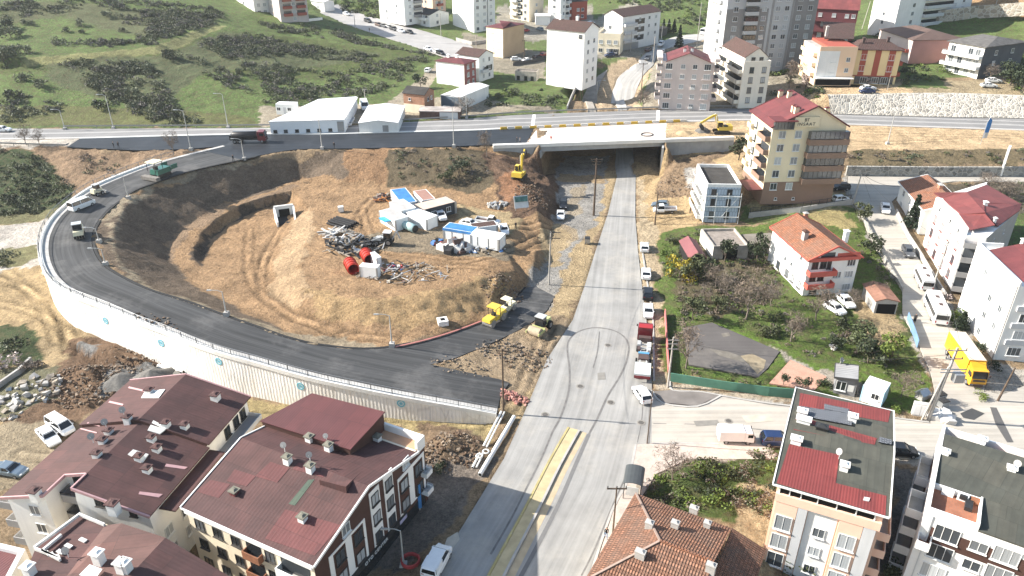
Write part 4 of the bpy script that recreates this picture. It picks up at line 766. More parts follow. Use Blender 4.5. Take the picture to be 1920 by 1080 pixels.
for px,py,s_ in((1217,990,.8),(1265,990,.8),(1200,1045,1.0),(1300,962,.9),(1325,990,.7),(1332,1070,.9)):b.chimp(px,py,s_,.6,.8,MATS['concrete'],MATS['concrete'],capw=.1)
b.plane([(-.55,-.5,H+.1),(-.55,d,H+.1),(-4.4,d,H-1.2),(-4.4,-.5,H-1.2)],R_TILE2,name='side_roof',world=False);b.slab('side_annex',3,1.3,d-1.0,.02,H-1.4,3.6,W_CREAM)
b=Bld('apartment_building','pink apartment building with red and olive roof, solar tubes and grey pilasters',[(1459,904),(1659,962),(1667,772)],10,-2.6,W_PEACH)
w,d,H=b.wx,b.d,b.H
b.gable(R_GREEN,1.1,.45,'x',.5,verge=W_WHITE);b.done()
RS=corr('brick_red_sheet_roof',(.25,.052,.048),.3,.7,0,.85,0,.2)
b.patch([(1480,833),(1574,853),(1567,906),(1662,930),(1660,967),(1456,906)],RS);b.patch([(1500,737),(1670,770),(1665,792),(1498,762)],RS);b.patch([(1492,784),(1500,782),(1644,822),(1640,834),(1488,806)],RS)
SOLM=brickm('solar_tubes',(.03,.035,.045),(.2,.21,.23),.5,.25,.06,.6)
for qd in([(1499,764),(1600,780),(1596,800),(1500,782)],[(1545,760),(1592,770),(1590,778),(1545,770)],[(1648,822),(1672,828),(1671,836),(1646,832)]):b.patch(qd,SOLM,.25,'solar_collector',.08)
for px,py,a_,c_ in((1503,778,1.0,.9),(1506,792,1.5,.8),(1597,790,.9,1.2),(1492,830,1.1,.9),(1582,880,.8,1.0),(1540,805,1.2,.6)):b.chimp(px,py,a_,.8,c_*.7,W_WHITE if a_!=1.2 else MATS['black_metal'],W_WHITE if a_!=1.2 else MATS['black_metal'])
b.patch([(1620,933),(1631,935),(1629,941),(1618,939)],MATS['pale_metal'],.12,'roof_hatch',.1);b.dishp(1572,862,.5,-.8,.3)
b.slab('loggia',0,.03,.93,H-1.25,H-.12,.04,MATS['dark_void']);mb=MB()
for u in(.03,.13,.24,.4,.58,.76,.93):
 p=b.on(0,u,0,.1);mb.box((p.x,p.y,H-.68),(.12,.12,1.15),W_WHITE)
mb.build('loggia_posts',b.root)
b.slab('pink_band',0,0,1,H-2.3,H-1.25,.35,W_PEACH)
for u0,u1 in((.24,.33),(.86,.97)):b.slab('pilaster',0,u0,u1,-.4,H-2.3,.32,W_LGREY)
b.slab('pale_panel',0,.34,.62,-.4,H-2.3,.05,W_WHITE)
for u0,u1 in((.02,.235),(.635,.855)):b.slab('bay',0,u0,u1,-.4,H-2.3,.28,W_PEACH)
b.wins(0,[.13,.745],[1.0,3.75,6.5,8.6-.3][:3],1.75,2.05,1,None,G_CURT,out=.3);b.wins(0,[.13,.745],[-1.6],1.75,2.0,1,None,G_DARK,out=.3);b.wins(0,[.48],[1.3,4.05,6.8],1.25,1.3,1,out=.06)
for z in(.2,3.0,5.8,8.2):b.balc(1,.05,.3,z,1.3,.9,W_PEACH,MATS['concrete'],None,G_DARK,1.7)
b.wins(1,[.45,.62,.8],[1.2,4,6.8,9.3],1.2,1.3,1,M_FRAMED,G_DARK)
b=Bld('apartment_building','white apartment building with olive felt roof and tiled roof terrace at the right edge',[(1735,962),(1929,1031)],9.8,-2.4,W_WHITE,depth=15.5)
w,d,H=b.wx,b.d,b.H
b.roofob=b.plane([(.3,4.6,H+.7),(w*.52,4.6,H+.75),(w+6,4.6,H+.8),(w+6,d-1.8,H+1.1),(.3,d-1.8,H+1.0)],R_GREEN,.3,world=False)
b.plane([(w*.52,0,H+.2),(w+6,0,H+.2),(w+6,4.6,H+.78),(w*.52,4.6,H+.73)],R_GREEN,.2,world=False)
mb=MB();mb.prism([(.25,.25),(w*.5,.25),(w*.5,4.6),(.25,4.6)],H-.1,H+.03,TERR);mb.build('terrace_floor',b.root)
mb=MB();mb.prism([(0,0),(w*.52,0),(w*.52,.25),(0,.25)],H-.002,H+.8,W_WHITE);mb.prism([(0,.25),(.25,.25),(.25,d),(0,d)],H-.002,H+1.0,W_WHITE);mb.prism([(w*.5,.25),(w*.52,.25),(w*.52,4.55),(w*.5,4.55)],H-.002,H+.9,W_WHITE);mb.prism([(.25,d-.25),(w+3,d-.25),(w+3,d),(.25,d)],H-.002,H+.8,W_WHITE);mb.prism([(4,d-1.7),(4.3,d-1.7),(4.3,d-.25),(4,d-.25)],H,H+.8,W_WHITE);mb.build('parapet',b.root)
mb=MB();mb.prism([(.3,d-1.75),(w+3,d-1.75),(w+3,d-.3),(.3,d-.3)],H-.1,H+.02,TERR);mb.build('terrace_floor',b.root)
mb=MB();mb.prism([(.28,4.4),(w*.5,4.4),(w*.5,4.58),(.28,4.58)],H,H+.68,W_WHITE);mb.build('terrace_wall',b.root)
mb=MB();mb.prism([(w,0),(w+6,0),(w+6,d),(w,d)],0,H,W_WHITE);mb.build('rear_wing',b.root);b.done()
b.rz_=lambda x,y:H+.7 if y>4.6 else H+.1
mb=MB();mb.box((1.6,4.1,H+.4),(1.1,.5,.75),W_WHITE);mb.box((3.0,4.1,H+.4),(1.0,.5,.75),W_WHITE);mb.box((4.1,4.15,H+.35),(.8,.5,.7),MATS['rusty_rail']);mb.build('terrace_cupboards',b.root)
mb=MB();mb.box((w*.5-.9,3.4,H+.3),(.7,1.8,.45),MATS['black_metal']);mb.box((w*.5-1.5,3.9,H+.55),(.7,.3,.5),MATS['black_metal']);mb.build('terrace_sofa',b.root)
for px,py in((1770,853),(1895,885),(1840,830)):l=b.rpt(px,py);b.chim(l.x,l.y,.8,.6,.6,W_WHITE,W_WHITE,z=l.z)
b.dishp(1905,880,.5,-.5)
G_RED=glassm('window_red_curtain',(.05,.05,.055),(.28,.10,.09),.6)
b.wins(0,[.26,.84],[H-2.6,H-5.2,H-8.0],2.3,1.9,2,None,G_CURT,out=.02);b.wins(0,[.58],[H-2.4,H-5.0,H-7.8],1.6,1.3,1,None,G_CURT,out=.02)
mb=MB()
for u in(.08,):
 p=b.on(0,u,0,.06);mb.box((p.x,p.y,H/2),(.1,.1,H),W_LGREY)
mb.build('drainpipe',b.root)
for i,z in enumerate((.6,3.4,6.2,8.8)):b.balc(3,.55,.78,z-.4,1.5,.95,W_WHITE,MATS['concrete'],None,G_DARK,1.6);b.balc(3,.12,.4,z-.4,1.3,.95,W_LGREY,MATS['concrete'],MATS['rail_metal'],W_BROWN,1.6)
b.balc(0,.0,.14,H-3.5,1.4,.9,W_WHITE,TERR,None,W_BROWN,2.1)
for u in(.26,.84):
 for z in(H-2.7,H-5.3):b.slab('window_rail',0,u-.08,u+.08,z,z+.75,.16,MATS['rail_metal'])if False else None
RB=plain('coral_fascia',(.50,.10,.075),.6)
b=Bld('white_house','white three storey house with orange tile gable roof and coral red balconies in a garden',[(1462,425),(1518,485),(1607,475)],8.3,.8,W_WHITE)
b.gable(R_TILE,2.3,.5,'x',.5,verge=RB);b.slab('dark_gable',1,.22,.5,b.H+.05,b.H+.95,.03,G_DARK);b.done();H=b.H
b.slab('gable_band',1,0,1,H-.55,H+.1,.5,RB);b.slab('gable_red',1,.55,1,H+.1,H+.7,.05,RB)
b.wins(1,[.62,.86],[.6,3.2,5.5],1.6,1.3,2,None,G_CURT,skip=((0,0),(0,2)));b.wins(1,[.42],[5.2],.8,1.5,0,M_FRAMED,G_DARK)
for z in(2.1,4.6):b.balc(1,-.02,.52,z,1.5,.85,RB,W_WHITE,None,None)
b.wins(1,[.14,.3],[2.9,5.4],1.2,1.5,1,M_FRAMED,G_DARK);b.wins(1,[.2],[.3],1.4,1.9,1,M_FRAMED,G_DARK)
b.wins(0,[.2,.45,.62,.82],[3.3,5.9],.8,.9,0);b.wins(0,[.3,.55,.7,.88],[.7],1.3,1.5,1,M_FRAMED)
b.chimp(1508,448,1.,.8,1.5,MATS['concrete'],W_BROWN);b.chimp(1585,448,.8,.8,1.7,W_WHITE,W_WHITE);b.chimp(1510,406,.7,.7,.7,mat('brick_stack',(.4,.2,.13),.7,2),MATS['concrete'])
b=Bld('tiled_house','low white house with faded orange tile roof behind the conifer, beside the lane',[(1690,341),(1735,392)],8.6,3,W_WHITE,depth=8.5)
b.gable(R_TILE,1.8,.5,'x',.62,verge=W_WHITE);b.done();b.wins(0,[.2,.5,.8],[.8,3.4],1.3,1.3,2);b.chimp(1762,352,1.4,.7,.7,mat('brick_stack',(.4,.2,.13)),MATS['concrete']);b.wins(1,[.3,.7],[.8,3.4],1.2,1.3)
b=Bld('apartment_building','white apartment building with staggered red sheet roofs and dark recessed balconies',[(1754,374),(1812,441),(1850,446),(1912,393),(1850,345)],12.2,1.6,W_WHITE,fix=False);H=b.H
b.rz_=lambda x,y:H+.9
b.roofob=b.plane([(1752,361,13.4),(1812,360,14.2),(1848,398,14.2),(1803,402,13.2),(1766,372,12.6)],R_RED,.2);b.plane([(1798,400,13.2),(1845,398,14.0),(1866,422,13.3),(1820,431,12.8)],R_RED,.12,'terrace_roof')
b.plane([(1846,378,13.9),(1916,381,12.6),(1912,394,12.3),(1870,424,12.6),(1846,399,13.9)],R_RED,.2);b.plane([(1812,360,14.2),(1850,346,12.8),(1914,382,12.6),(1846,380,14.0),(1846,398,14.1)],R_RED,.2)
b.wallmb.prism([(p.x,p.y)for p in(b.pl[0],b.pl[1],b.pl[4])],H-.01,H+.45,W_WHITE);b.done()
b.wins(0,[.15,.38,.63,.86],[1,3.8,6.6],1.3,1.7,1,plain('window_frame_maroon',(.22,.07,.06)),G_CURT);b.wins(0,[.2,.55,.8],[9.4],.8,1.0,0,None,G_DARK)
for z in(.3,3.2,6.1):b.balc(1,.0,.98,z,1.5,.85,W_GREY,W_WHITE,None,G_DARK,2.2)
b.balc(1,-.1,1.,9.0,1.7,.85,W_GREY,TERR,MATS['rail_metal'],None);b.wins(2,[.3,.6],[5.5,8.0],.6,.7,0,None,G_DARK)
gw=b.slab('side_cladding',2,0,1,.01,H,.03,mat('stone_grey_render',(.40,.39,.37),.9,.3));b.chimp(1845,392,.6,.6,1.4,W_WHITE,W_WHITE);b.chimp(1865,415,.4,.4,.6,W_WHITE,W_WHITE)
b=Bld('apartment_building','tall bright white apartment building with maroon roof at the right edge of the lane',[(1832,461),(1911,537)],13.4,0,W_WHITE,depth=13);H=b.H
b.gable(R_MAROON,1.7,.1,'x',.5,x0=1.5,x1=b.wx-1.0,y0=1.4,infill=True);b.wallmb.prism([(0,0),(b.wx,0),(b.wx,.25),(0,.25)],H-.01,H+.7,W_WHITE);b.wallmb.prism([(0,.25),(.25,.25),(.25,4),(0,4)],H-.01,H+.7,W_WHITE);b.done()
b.rz_=lambda x,y:H+.8;b.roofob=b.roofob;b.chimp(1917,462,.7,.7,1.2,W_WHITE,W_WHITE)
b.wins(0,[.12,.35,.58,.82],[1.2,4.3,7.4,10.4],1.1,1.2,1,None,G_CURT);mb=MB();p=b.on(0,.99,0,.08);mb.box((p.x,p.y,H/2),(.14,.14,H),W_GREY);mb.build('drainpipe',b.root)
b.wins(1,[.2,.5,.8],[1.2,4.2,7.2,10.2],2.0,1.5,2,None,G_CURT)
for z in(3.2,6.2,9.2):b.slab('sill_band',1,.06,.34,z,z+.9,.25,W_LGREY)
b=Bld('garage','low grey garage with rusty tin roof and open dark front beside the lane',[(1632,533),(1644,563),(1682,561)],3.4,.7,MATS['concrete'],cat='garage')
b.gable(mat('rusty_tin',(.32,.17,.12),.6,1.2,.8,.2,0,.2,.3),.5,.25,'x',.4);b.done();b.slab('open_front',1,.1,.95,.05,2.0,.03,MATS['dark_void'])
b=Bld('kiosk','small dark grey security kiosk with ribbed roof and satellite dish',[(1576,685),(1569,706),(1609,712)],3,.1,mat('kiosk_grey',(.22,.22,.225),.85,1),cat='kiosk')
b.gable(corr('ribbed_grey_roof',(.42,.41,.40),.5,.6,0,.8,0,1.),.35,.3,'x',.98,infill=False,verge=plain('kiosk_trim',(.06,.06,.06)));b.done();b.wins(1,[.18,.4],[.7],.75,1.6,0,None,G_DARK);b.slab('notice_panel',1,.62,.9,.8,1.9,.04,MATS['pale_metal']);b.dish(-.2,.3,b.H,.55,2.6)
b=Bld('site_cabin','white prefab cabin with pale blue corners beside the grey kiosk',[(1636,706),(1619,722),(1660,734)],2.8,.1,mat('white_sheet_panel',(.82,.82,.80),.92,1,.5),cat='cabin')
b.flat(MATS['white_sheet_panel'],0);b.done();b.wins(1,[.64],[1.0],1.1,1.0,1,None,G_DARK);BLU=plain('cabin_blue',(.38,.58,.70),.5)
for f,u in((1,0),(1,.97),(0,.95),(2,.03)):b.slab('corner_post',f,u,min(u+.06,1.0),.0,b.H,.03,BLU)
b.slab('cabin_side',2,0,1,.01,b.H,.02,BLU)
b=Bld('apartment_building','yellow and brown apartment tower with maroon roof and builder sign on its gable',[(1419,206),(1450,236),(1583,231)],22.3,4.6,mat('butter_render',(.78,.67,.47),.9,.3,.8,.2,0,.1,0,.2));H=b.H
YEL=b.wall;BRB=mat('taupe_render',(.26,.17,.125),.85,.3,.8)
b.gable(R_MAROON,4.2,.5,'x',.55,verge=R_MAROON);b.done()
b.slab('brown_base',1,0,1,.01,5.2,.06,BRB);b.slab('brown_base',0,0,1,.01,3.6,.06,BRB)
b.wins(1,[.14,.36],[3.4,6.3,9.2,12.1,15.0],1.5,1.6,1,out=.07);b.wins(1,[.2,.45],[1.0],.6,.6,0,None,G_DARK,out=.07)
for z in(5.2,8.1,11.0,13.9):b.balc(1,.49,1.04,z,1.5,1.05,BRB,MATS['concrete']);b.glaz(1,.5,1.03,z+1.08,1.55,1.2,None,8,M_FRAMED)
b.balc(1,.49,1.04,16.6,1.5,.9,BRB,MATS['concrete'],MATS['rail_metal'],None)if False else None
b.slab('open_balcony_back',1,.53,.98,15.2,16.9,.02,mat('butter_shadow',(.7,.56,.36)))if False else None
b.plane([b.on(1,.47,H+2.2,.9)[:],b.on(1,1.07,H-.2,1.9)[:],b.on(1,1.07,H+.6,-3)[:],b.on(1,.47,H+3.0,-3)[:]],R_MAROON,.15,'porch_roof',world=False)if False else None
b.glaz(1,.0,.26,H-.6,1.7,.9,None,6,M_FRAMED);b.slab('dormer_roof',1,-.02,.3,H+1.1,H+1.3,1.3,R_MAROON,3)
b.slab('gable_block',1,.27,.6,H-.2,H+1.9,.5,YEL,2);p=b.on(1,.43,H+1.0,.54);text_mesh('sign_lettering','BT',.95,M_FRAMED,b.root,p,math.pi/2);p=b.on(1,.43,H+.1,.54);text_mesh('sign_lettering','INSAAT',.95,M_FRAMED,b.root,p,math.pi/2,.03,1.25)
b.wins(0,[.25],[6,9,12,15],1.2,1.3,1)
for z in(5.6,8.5,11.4,14.3):b.balc(0,.6,.98,z,1.2,.95,BRB,MATS['concrete'],None,G_DARK,1.9);b.balc(0,.02,.2,z,.8,.95,YEL,None,None,G_DARK,1.9)
b.slab('entrance_canopy',0,.5,1,3.3,3.5,3.4,R_MAROON)
for px,py in((1492,215),(1487,232-20),(1550,207),(1462,185),(1480,180)):b.chimp(px,py,.7,.9,1.2,YEL,R_MAROON)
XPS=brickm('insulation_board',(.43,.51,.60),(.12,.15,.2),.62,1.3,.035,.9)
b=Bld('unfinished_building','small building under construction clad in pale blue insulation boards with scaffold rails',[(1312,313),(1326,351),(1389,351)],9.2,1.0,mat('white_board',(.78,.78,.76),.85,1.5),cat='building');H=b.H
b.flat(R_DARK,.75,.3,MATS['white_board']);b.done();b.slab('insulation_cladding',1,0,1,.02,H,.06,XPS);b.wins(1,[.22,.68],[1.0,4.0],1.0,1.6,0,M_FRAMED,G_DARK,out=.07);b.wins(1,[.22,.68],[6.6],1.1,1.2,0,M_FRAMED,G_DARK,out=.07)
mb=MB();SC_=plain('scaffold_white',(.7,.7,.68))
for z in(1.6,4.0,6.4):
 mb.bar(b.on(1,-.02,z,.8),b.on(1,1.02,z,.8),.16,SC_)
for u in(-.02,.3,.65,1.02):mb.bar(b.on(1,u,0,.8),b.on(1,u,7.2,.8),.1,SC_)
mb.bar(b.on(1,.5,1.6,.85),b.on(1,.95,6.4,.85),.08,SC_)
for z in(2,4.5,7):mb.bar(b.on(0,.0,z,.7),b.on(0,1,z,.7),.14,SC_)
mb.build('scaffold',b.root)
for i,z in enumerate((.3,2.6,5.0)):b.balc(0,.1+.1*i,.9,z,1.2,.8,MATS['white_board'],MATS['concrete'])
b=Bld('garden_shed','black timber shed with dusty red gable roof in the garden',[(1284,451),(1294,482),(1322,480)],3.0,.4,mat('black_timber',(.02,.019,.018),.6,3),cat='shed');b.gable(corr('dusty_red_roof',(.32,.115,.12),.25,.7),.9,.25,'x',.5);b.done()
b=Bld('ruined_house','roofless derelict low house with pale broken walls behind the red roofed shed',[(1320,433),(1338,466),(1402,462)],3.2,.7,mat('ruin_render',(.52,.47,.41),.6,.8,.9,.2,0,.3,.3),cat='ruin');b.flat(mat('ruin_rubble',(.36,.31,.27),.6,1.5,.9,.2,0,.5,.4),.5,.3);b.done();b.slab('bright_wall',0,0,1,.02,b.H+.3,.04,mat('bleached_render',(.72,.68,.6),.85,.8));b.slab('gap',1,.3,.7,.1,2.1,.02,MATS['dark_void'])
b=Bld('outbuilding','low outbuilding with crumbling grey roof between the ruin and the white gable house',[(1398,440),(1412,462),(1462,455)],2.8,.8,MATS['ruin_render'],cat='shed');b.gable(mat('mossy_sheet',(.27,.24,.2),.6,1.2,.9,.2,0,.3,.4),.5,.2,'y',.5);b.done()
def grid(b,f,us,n,z0=1.0,dz=2.9,w=1.3,h=1.4,mull=1,fm=None,gm=None,skip=()):b.wins(f,us,[z0+dz*i for i in range(n)],w,h,mull,fm,gm,skip=skip)
b=Bld('apartment_building','dusty pink four storey block with maroon roof right behind the bridge',[(1243,114),(1341,117)],22.6,8.6,W_PINK,depth=12)
b.gable(R_MAROON,2.4,.3,'y',.5,x0=1.2,x1=b.wx-1.2);b.done();H=b.H
grid(b,1-1,[.13,.87],5,.3,2.85,1.9,1.7,2);grid(b,0,[.4,.63],5,.5,2.85,1.3,1.3,1)
for z in(3.0,5.8,8.6,11.4):b.balc(3,.62,1.02,z,1.5,1.0,W_PINK,MATS['concrete'],None,G_DARK,1.8);b.balc(1,-.02,.4,z,1.5,1.0,W_PINK,MATS['concrete'],None,G_DARK,1.8)
for u in(.13,.87):
 for z in(3.0,5.85,8.7):b.slab('window_apron',0,u-.09,u+.09,z,z+.35,.3,W_PINK)
b.slab('terrace',3,.02,1.0,H,H+.9,1.5,W_PINK);b.slab('terrace',1,0,.98,H,H+.9,1.5,W_PINK)
for u in(.42,.56):p=b.on(0,u,0);b.chim(p.x,4,.7,.7,1.0,W_WHITE,R_MAROON)
for z in(1.3,6.9):
 b.slab('air_conditioner',0,.58,.66,z-.9,z-.3,.4,MATS['pale_metal'])
b=Bld('apartment_building','cream block with brown attic roof and stepped side balconies beside the grey tower',[(1367,93),(1395,121),(1441,118)],21.6,8.8,mat('ivory_render',(.74,.69,.60),.92,.3,.8,.2,0,.1,0,.2));b.flat(MATS['concrete'],.9);H=b.H
b.gable(R_SHING,2.6,.2,'x',.55,x0=2,x1=b.wx-2.5,y0=1.2,z=H+1.6);b.wallmb.prism([(2,1.2),(b.wx-2.5,1.2),(b.wx-2.5,b.d),(2,b.d)],H,H+1.6,b.wall);b.done()
grid(b,1,[.32,.78],4,1.6,2.9,1.3,1.7,1,M_FRAMED)
for i in range(4):b.balc(0,.5,.98,1.5+2.9*i,1.3,.95,b.wall,MATS['concrete'],None,G_DARK,1.8);b.balc(0,.05,.42,1.5+2.9*i,1.3,.95,b.wall,MATS['concrete'],None,G_DARK,1.8)
b.wins(1,[.45,.75],[H+.3],1.2,1.2,1,M_FRAMED,G_DARK,out=-2.4)
TAUPE=mat('taupe_tower_render',(.27,.255,.245),.9,.3,.8);PALE=mat('pale_tower_render',(.50,.50,.50),.92,.3,.8)
b=Bld('apartment_tower','tall grey apartment tower with dark glazed balconies above the pink block',[(1322,134),(1346,152),(1499,142)],46,9,PALE,ph=9.5);b.flat(R_DARK,1);b.done();H=b.H
b.slab('taupe_panel',1,.0,.46,.1,H*.63,.07,TAUPE);b.slab('taupe_panel',1,.74,1.0,.1,H*.75,.07,TAUPE);b.slab('light_corner',0,0,1,.1,H-.1,.05,W_LGREY)
zs=[1.8+2.95*i for i in range(12)]
b.wins(1,[.10,.41,.56,.66,.80,.92],zs,1.6,1.5,1,None,G_CURT,out=.1)
for z in zs:b.balc(1,.2,.34,z-.9,1.2,.95,PALE,MATS['concrete'],None,None);b.glaz(1,.2,.34,z+.1,1.4,.9,None,4)
for z in zs:b.balc(0,.15,.75,z-.8,.9,.95,PALE,MATS['concrete'],None,G_DARK,1.8)
b.slab('grey_recess',1,.49,.515,.1,H-.2,.05,W_GREY);b.slab('grey_recess',1,.715,.735,.1,H-.2,.12,W_GREY)
YE2=mat('lemon_render',(.78,.60,.33),.92,.3);RE2=mat('brick_red_render',(.36,.09,.06),.9,.3)
b=Bld('terraced_house','peach and cream house with dark roof and terrace, left of the yellow red one',[(1528,76),(1538,93),(1602,91)],24.4,13.8,mat('apricot_render',(.76,.55,.38),.92,.3));H=b.H
b.plane([(0.2,0,H+.1),(b.wx,0,H+.1),(b.wx,b.d,H+.1),(.2,b.d,H+.1)],MATS['concrete'],.1,world=False)
b.roofob=b.plane([(1546,72,26.0),(1601,73,26.0),(1604,43,28.6),(1543,41,28.6)],R_SHING,.2);b.wallmb.prism([(.3,2.2),(b.wx-.1,2.2),(b.wx-.1,b.d-.2),(.3,b.d-.2)][::1],H,H+.9,RE2);b.done()
b.slab('terrace_parapet',1,0,1,H-.1,H+.9,.05,MATS['apricot_render'],.15);b.slab('cream_panel',1,.0,.55,2.4,H-.4,.05,W_WHITE)
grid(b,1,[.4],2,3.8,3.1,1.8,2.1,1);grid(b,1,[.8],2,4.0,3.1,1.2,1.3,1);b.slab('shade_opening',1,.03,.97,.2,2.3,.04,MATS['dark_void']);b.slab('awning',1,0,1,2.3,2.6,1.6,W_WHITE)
for i in range(3):b.balc(0,.1,.9,2.6+2.9*i,1.2,.9,W_CREAM,MATS['concrete'])
b.rz_=lambda x,y:H+3;b.chim(b.wx*.45,4,.8,.7,2.2,MATS['concrete'],MATS['concrete'],z=H+3)
b=Bld('terraced_house','yellow house with brick red vertical bands and brown hipped roof',[(1605,92),(1692,94)],24.2,13.8,YE2,depth=11);H=b.H;b.hip(R_SHING,2.2,.5,4,fascia=R_SHING);b.done()
for u0,u1 in((.14,.27),(.44,.57),(.74,.88)):b.slab('red_band',0,u0,u1,2.6,H-.2,.05,RE2)
grid(b,0,[.205,.81],2,4.0,3.3,1.6,1.7,1,None,G_CURT);b.slab('shop_front',0,.1,.95,.2,2.5,.06,G_DARK);b.slab('red_base',0,0,1,2.5,2.8,.12,RE2)
b.wins(0,[.3,.55,.75],[.4],2.0,1.9,2,None,G_DARK,out=.08)
for z in(2.6,5.8):b.balc(1,.1,.9,z,1.4,.95,RE2,MATS['concrete'],None,G_DARK,2)
b.chim(b.wx*.2,3,.7,.7,1.4,MATS['dark_cap'],MATS['dark_cap']);b.chim(b.wx*.75,4,.7,.7,1.2,MATS['dark_cap'],MATS['dark_cap'])
b=Bld('warehouse','long salmon pink building with brown hipped roof on the slope at upper right',[(1677,55),(1713,75),(1795,70)],23.5,16,mat('salmon_render',(.46,.235,.205),.88,.3));b.hip(mat('brown_sheet',(.13,.085,.07),.8,.5),2.2,.4,6);b.done();b.slab('white_side',0,0,1,.1,b.H,.04,W_PINK);b.balc(0,.5,.95,3.5,1.2,.9,RE2,MATS['concrete'],None,G_DARK,2)
b=Bld('apartment_house','white and dark grey house with wide white balconies on the right hillside',[(1787,76),(1848,88),(1912,76)],24.4,14.6,W_WHITE);H=b.H;b.hip(mat('worn_grey_sheet',(.17,.16,.15),.6,.8,.9,.2,0,.2,.4),1.8,.7,4);b.done()
b.slab('dark_side',1,0,1,.05,H,.05,mat('slate_render',(.10,.105,.115),.8,.4));b.wins(1,[.3,.7],[3.8,6.9],1.3,1.4,1,out=.06)
for z in(3.1,6.3):b.balc(0,-.05,1.0,z,1.8,.8,W_WHITE,MATS['concrete'],MATS['rail_metal'])
grid(b,0,[.15,.4,.65,.85],3,.6,3.15,1.6,1.9,1,None,G_CURT)
b=Bld('apartment_tower','white tower block with grey balcony bays at the top right',[(1640,61),(1672,70),(1738,44)],42,18.5,W_WHITE,ph=19);b.flat(R_DARK,.8);b.done()
zs=[1.6+2.9*i for i in range(8)];b.wins(1,[.2,.88],zs,1.5,1.4,1)
for z in zs:b.balc(1,.34,.74,z-.9,1.2,1.0,W_LGREY,MATS['concrete'],None,G_DARK,1.9)
b.wins(0,[.5],zs,1.0,1.2,0)
b=Bld('apartment_house','dark red house with long glazed balconies beside the grey tower',[(1523,14),(1610,18)],29,17,mat('oxblood_render',(.16,.05,.055),.85,.4),depth=12);b.gable(R_RED,3,.4,'x',.5);b.done();H=b.H
b.glaz(0,.25,.65,H-6.2,1.7,.3,G_CURT,6,M_FRAME);b.wins(0,[.78,.92],[H-6.2,H-3.0],1.3,1.3,1);b.balc(0,0,1,H-7.8,1.4,.95,b.wall,MATS['concrete']);b.balc(0,0,1,H-4.2,1.4,.95,b.wall,MATS['concrete']);b.wins(0,[.2,.5],[H-2.9],1.3,1.3,1);b.wins(0,[.25,.6,.85],[1,H-9.8],1.4,1.4)
b=Bld('apartment_house','white three storey house with brown roof by the bend of the upper street',[(1145,25),(1168,31),(1208,17)],22.6,9.4,W_WHITE);b.gable(R_SHING,2,.3,'y',.6);b.done();H=b.H
grid(b,0,[.35],4,1.5,3.1,1.6,1.5,1);grid(b,1,[.45,.7,.88],3,4.4,3.1,1.2,1.3,1);b.slab('garage_door',1,.0,.45,.1,2.6,.06,MATS['rail_metal'])
for z in(3.2,6.3,9.4):b.balc(1,.02,.33,z,1.3,.95,W_LGREY,MATS['concrete'],None,G_DARK,2)
b=Bld('apartment_house','low cream wing with open balconies attached left of the brown roofed white house',[(1113,55),(1121,66),(1160,70)],16.5,9.4,W_CREAM,fix=True);b.flat(MATS['concrete'],.8);b.done();grid(b,1,[.15,.5,.8],2,.8,3.2,1.6,1.5,1)
b.slab('dark_shop',1,.55,.95,.1,2.2,.05,G_DARK)
b=Bld('apartment_house','tall white block with a blank windowless front and dark brown roof',[(1026,52),(1096,59)],27.0,8.6,mat('blank_white_render',(.86,.85,.82),.95,.3,.8,.2,0,.1,0,.12),depth=10);b.gable(R_SHING,2.2,.4,'x',.5);b.done();b.wins(0,[.9],[b.H-2.2],1.3,1.1,0,M_FRAMED,G_DARK);b.wins(1,[.3,.7],[2+3*i for i in range(5)],1.3,1.4)
b.chim(2,5,.8,.8,1.2,W_WHITE,W_WHITE);b.chim(8,5.5,.8,.8,1.2,W_WHITE,W_WHITE)
def simple(name,label,pts,eave,base,wall,f0=(),f1=(),n=4,roof=None,rise=1.6,depth=None,ph=None,balc=None,cat='building',dz=2.9,z0=1.1,kind='gable',ax='x',w=1.4,over=.35):
 b=Bld(name,label,pts,eave,base,wall,cat,depth,ph=ph)
 if kind=='flat':b.flat(roof or R_DARK,.6)
 elif kind=='hip':b.hip(roof or R_MAROON,rise,over)
 else:b.gable(roof or R_SHING,rise,over,ax,.5)
 b.done()
 if f0:grid(b,0,f0,n,z0,dz,w)
 if f1:grid(b,1,f1,n,z0,dz,w)
 for(f,u0,u1,m)in balc or():
  for i in range(1,n):b.balc(f,u0,u1,z0-.9+dz*i,1.2,.95,m,MATS['concrete'],None,G_DARK,1.9)
 return b
simple('apartment_house','narrow white and grey block with dark balconies behind the blank white one',[(1026,45),(1050,47),(1070,43)],30,12,W_WHITE,(.5,),(.35,),6,None,1.5,ph=12,balc=[(1,.55,.95,W_LGREY)])
simple('red_house','small dark red house with brown roof behind the blank white block',[(1072,39),(1100,37)],21,12.5,RE2,(.4,.7),(),2,R_DARK,1.5,depth=9,ph=12.5)
simple('apartment_house','beige and pale grey flats cut by the top edge left of the blank white block',[(961,38),(992,43),(1013,37)],32,11.8,W_CREAM,(.5,.8),(.5,),6,None,ph=12,balc=[(0,.05,.4,W_LGREY)])
b=simple('apartment_house','ochre four storey house with red hipped roof at the street bend',[(913,49),(943,53),(980,44)],20.6,9.6,mat('ochre_render',(.52,.37,.23),.88,.3),(),(),4,R_MAROON,1.4,kind='hip');b.slab('pale_front',0,0,1,.1,b.H-.02,.04,W_CREAM);grid(b,0,[.75],4,.6,2.7,2.4,1.6,2);grid(b,0,[.35],3,3.5,2.7,1.2,1.2,1)
b=simple('apartment_house','white five storey house with a blank sunlit flank beside the ochre house',[(856,51),(889,62),(926,57)],26.5,11.2,W_WHITE,(),(.18,.5,.8),5,None,1.6,ph=11.4);b.slab('grey_stripe',1,.62,.66,3,b.H-1,.1,W_GREY)
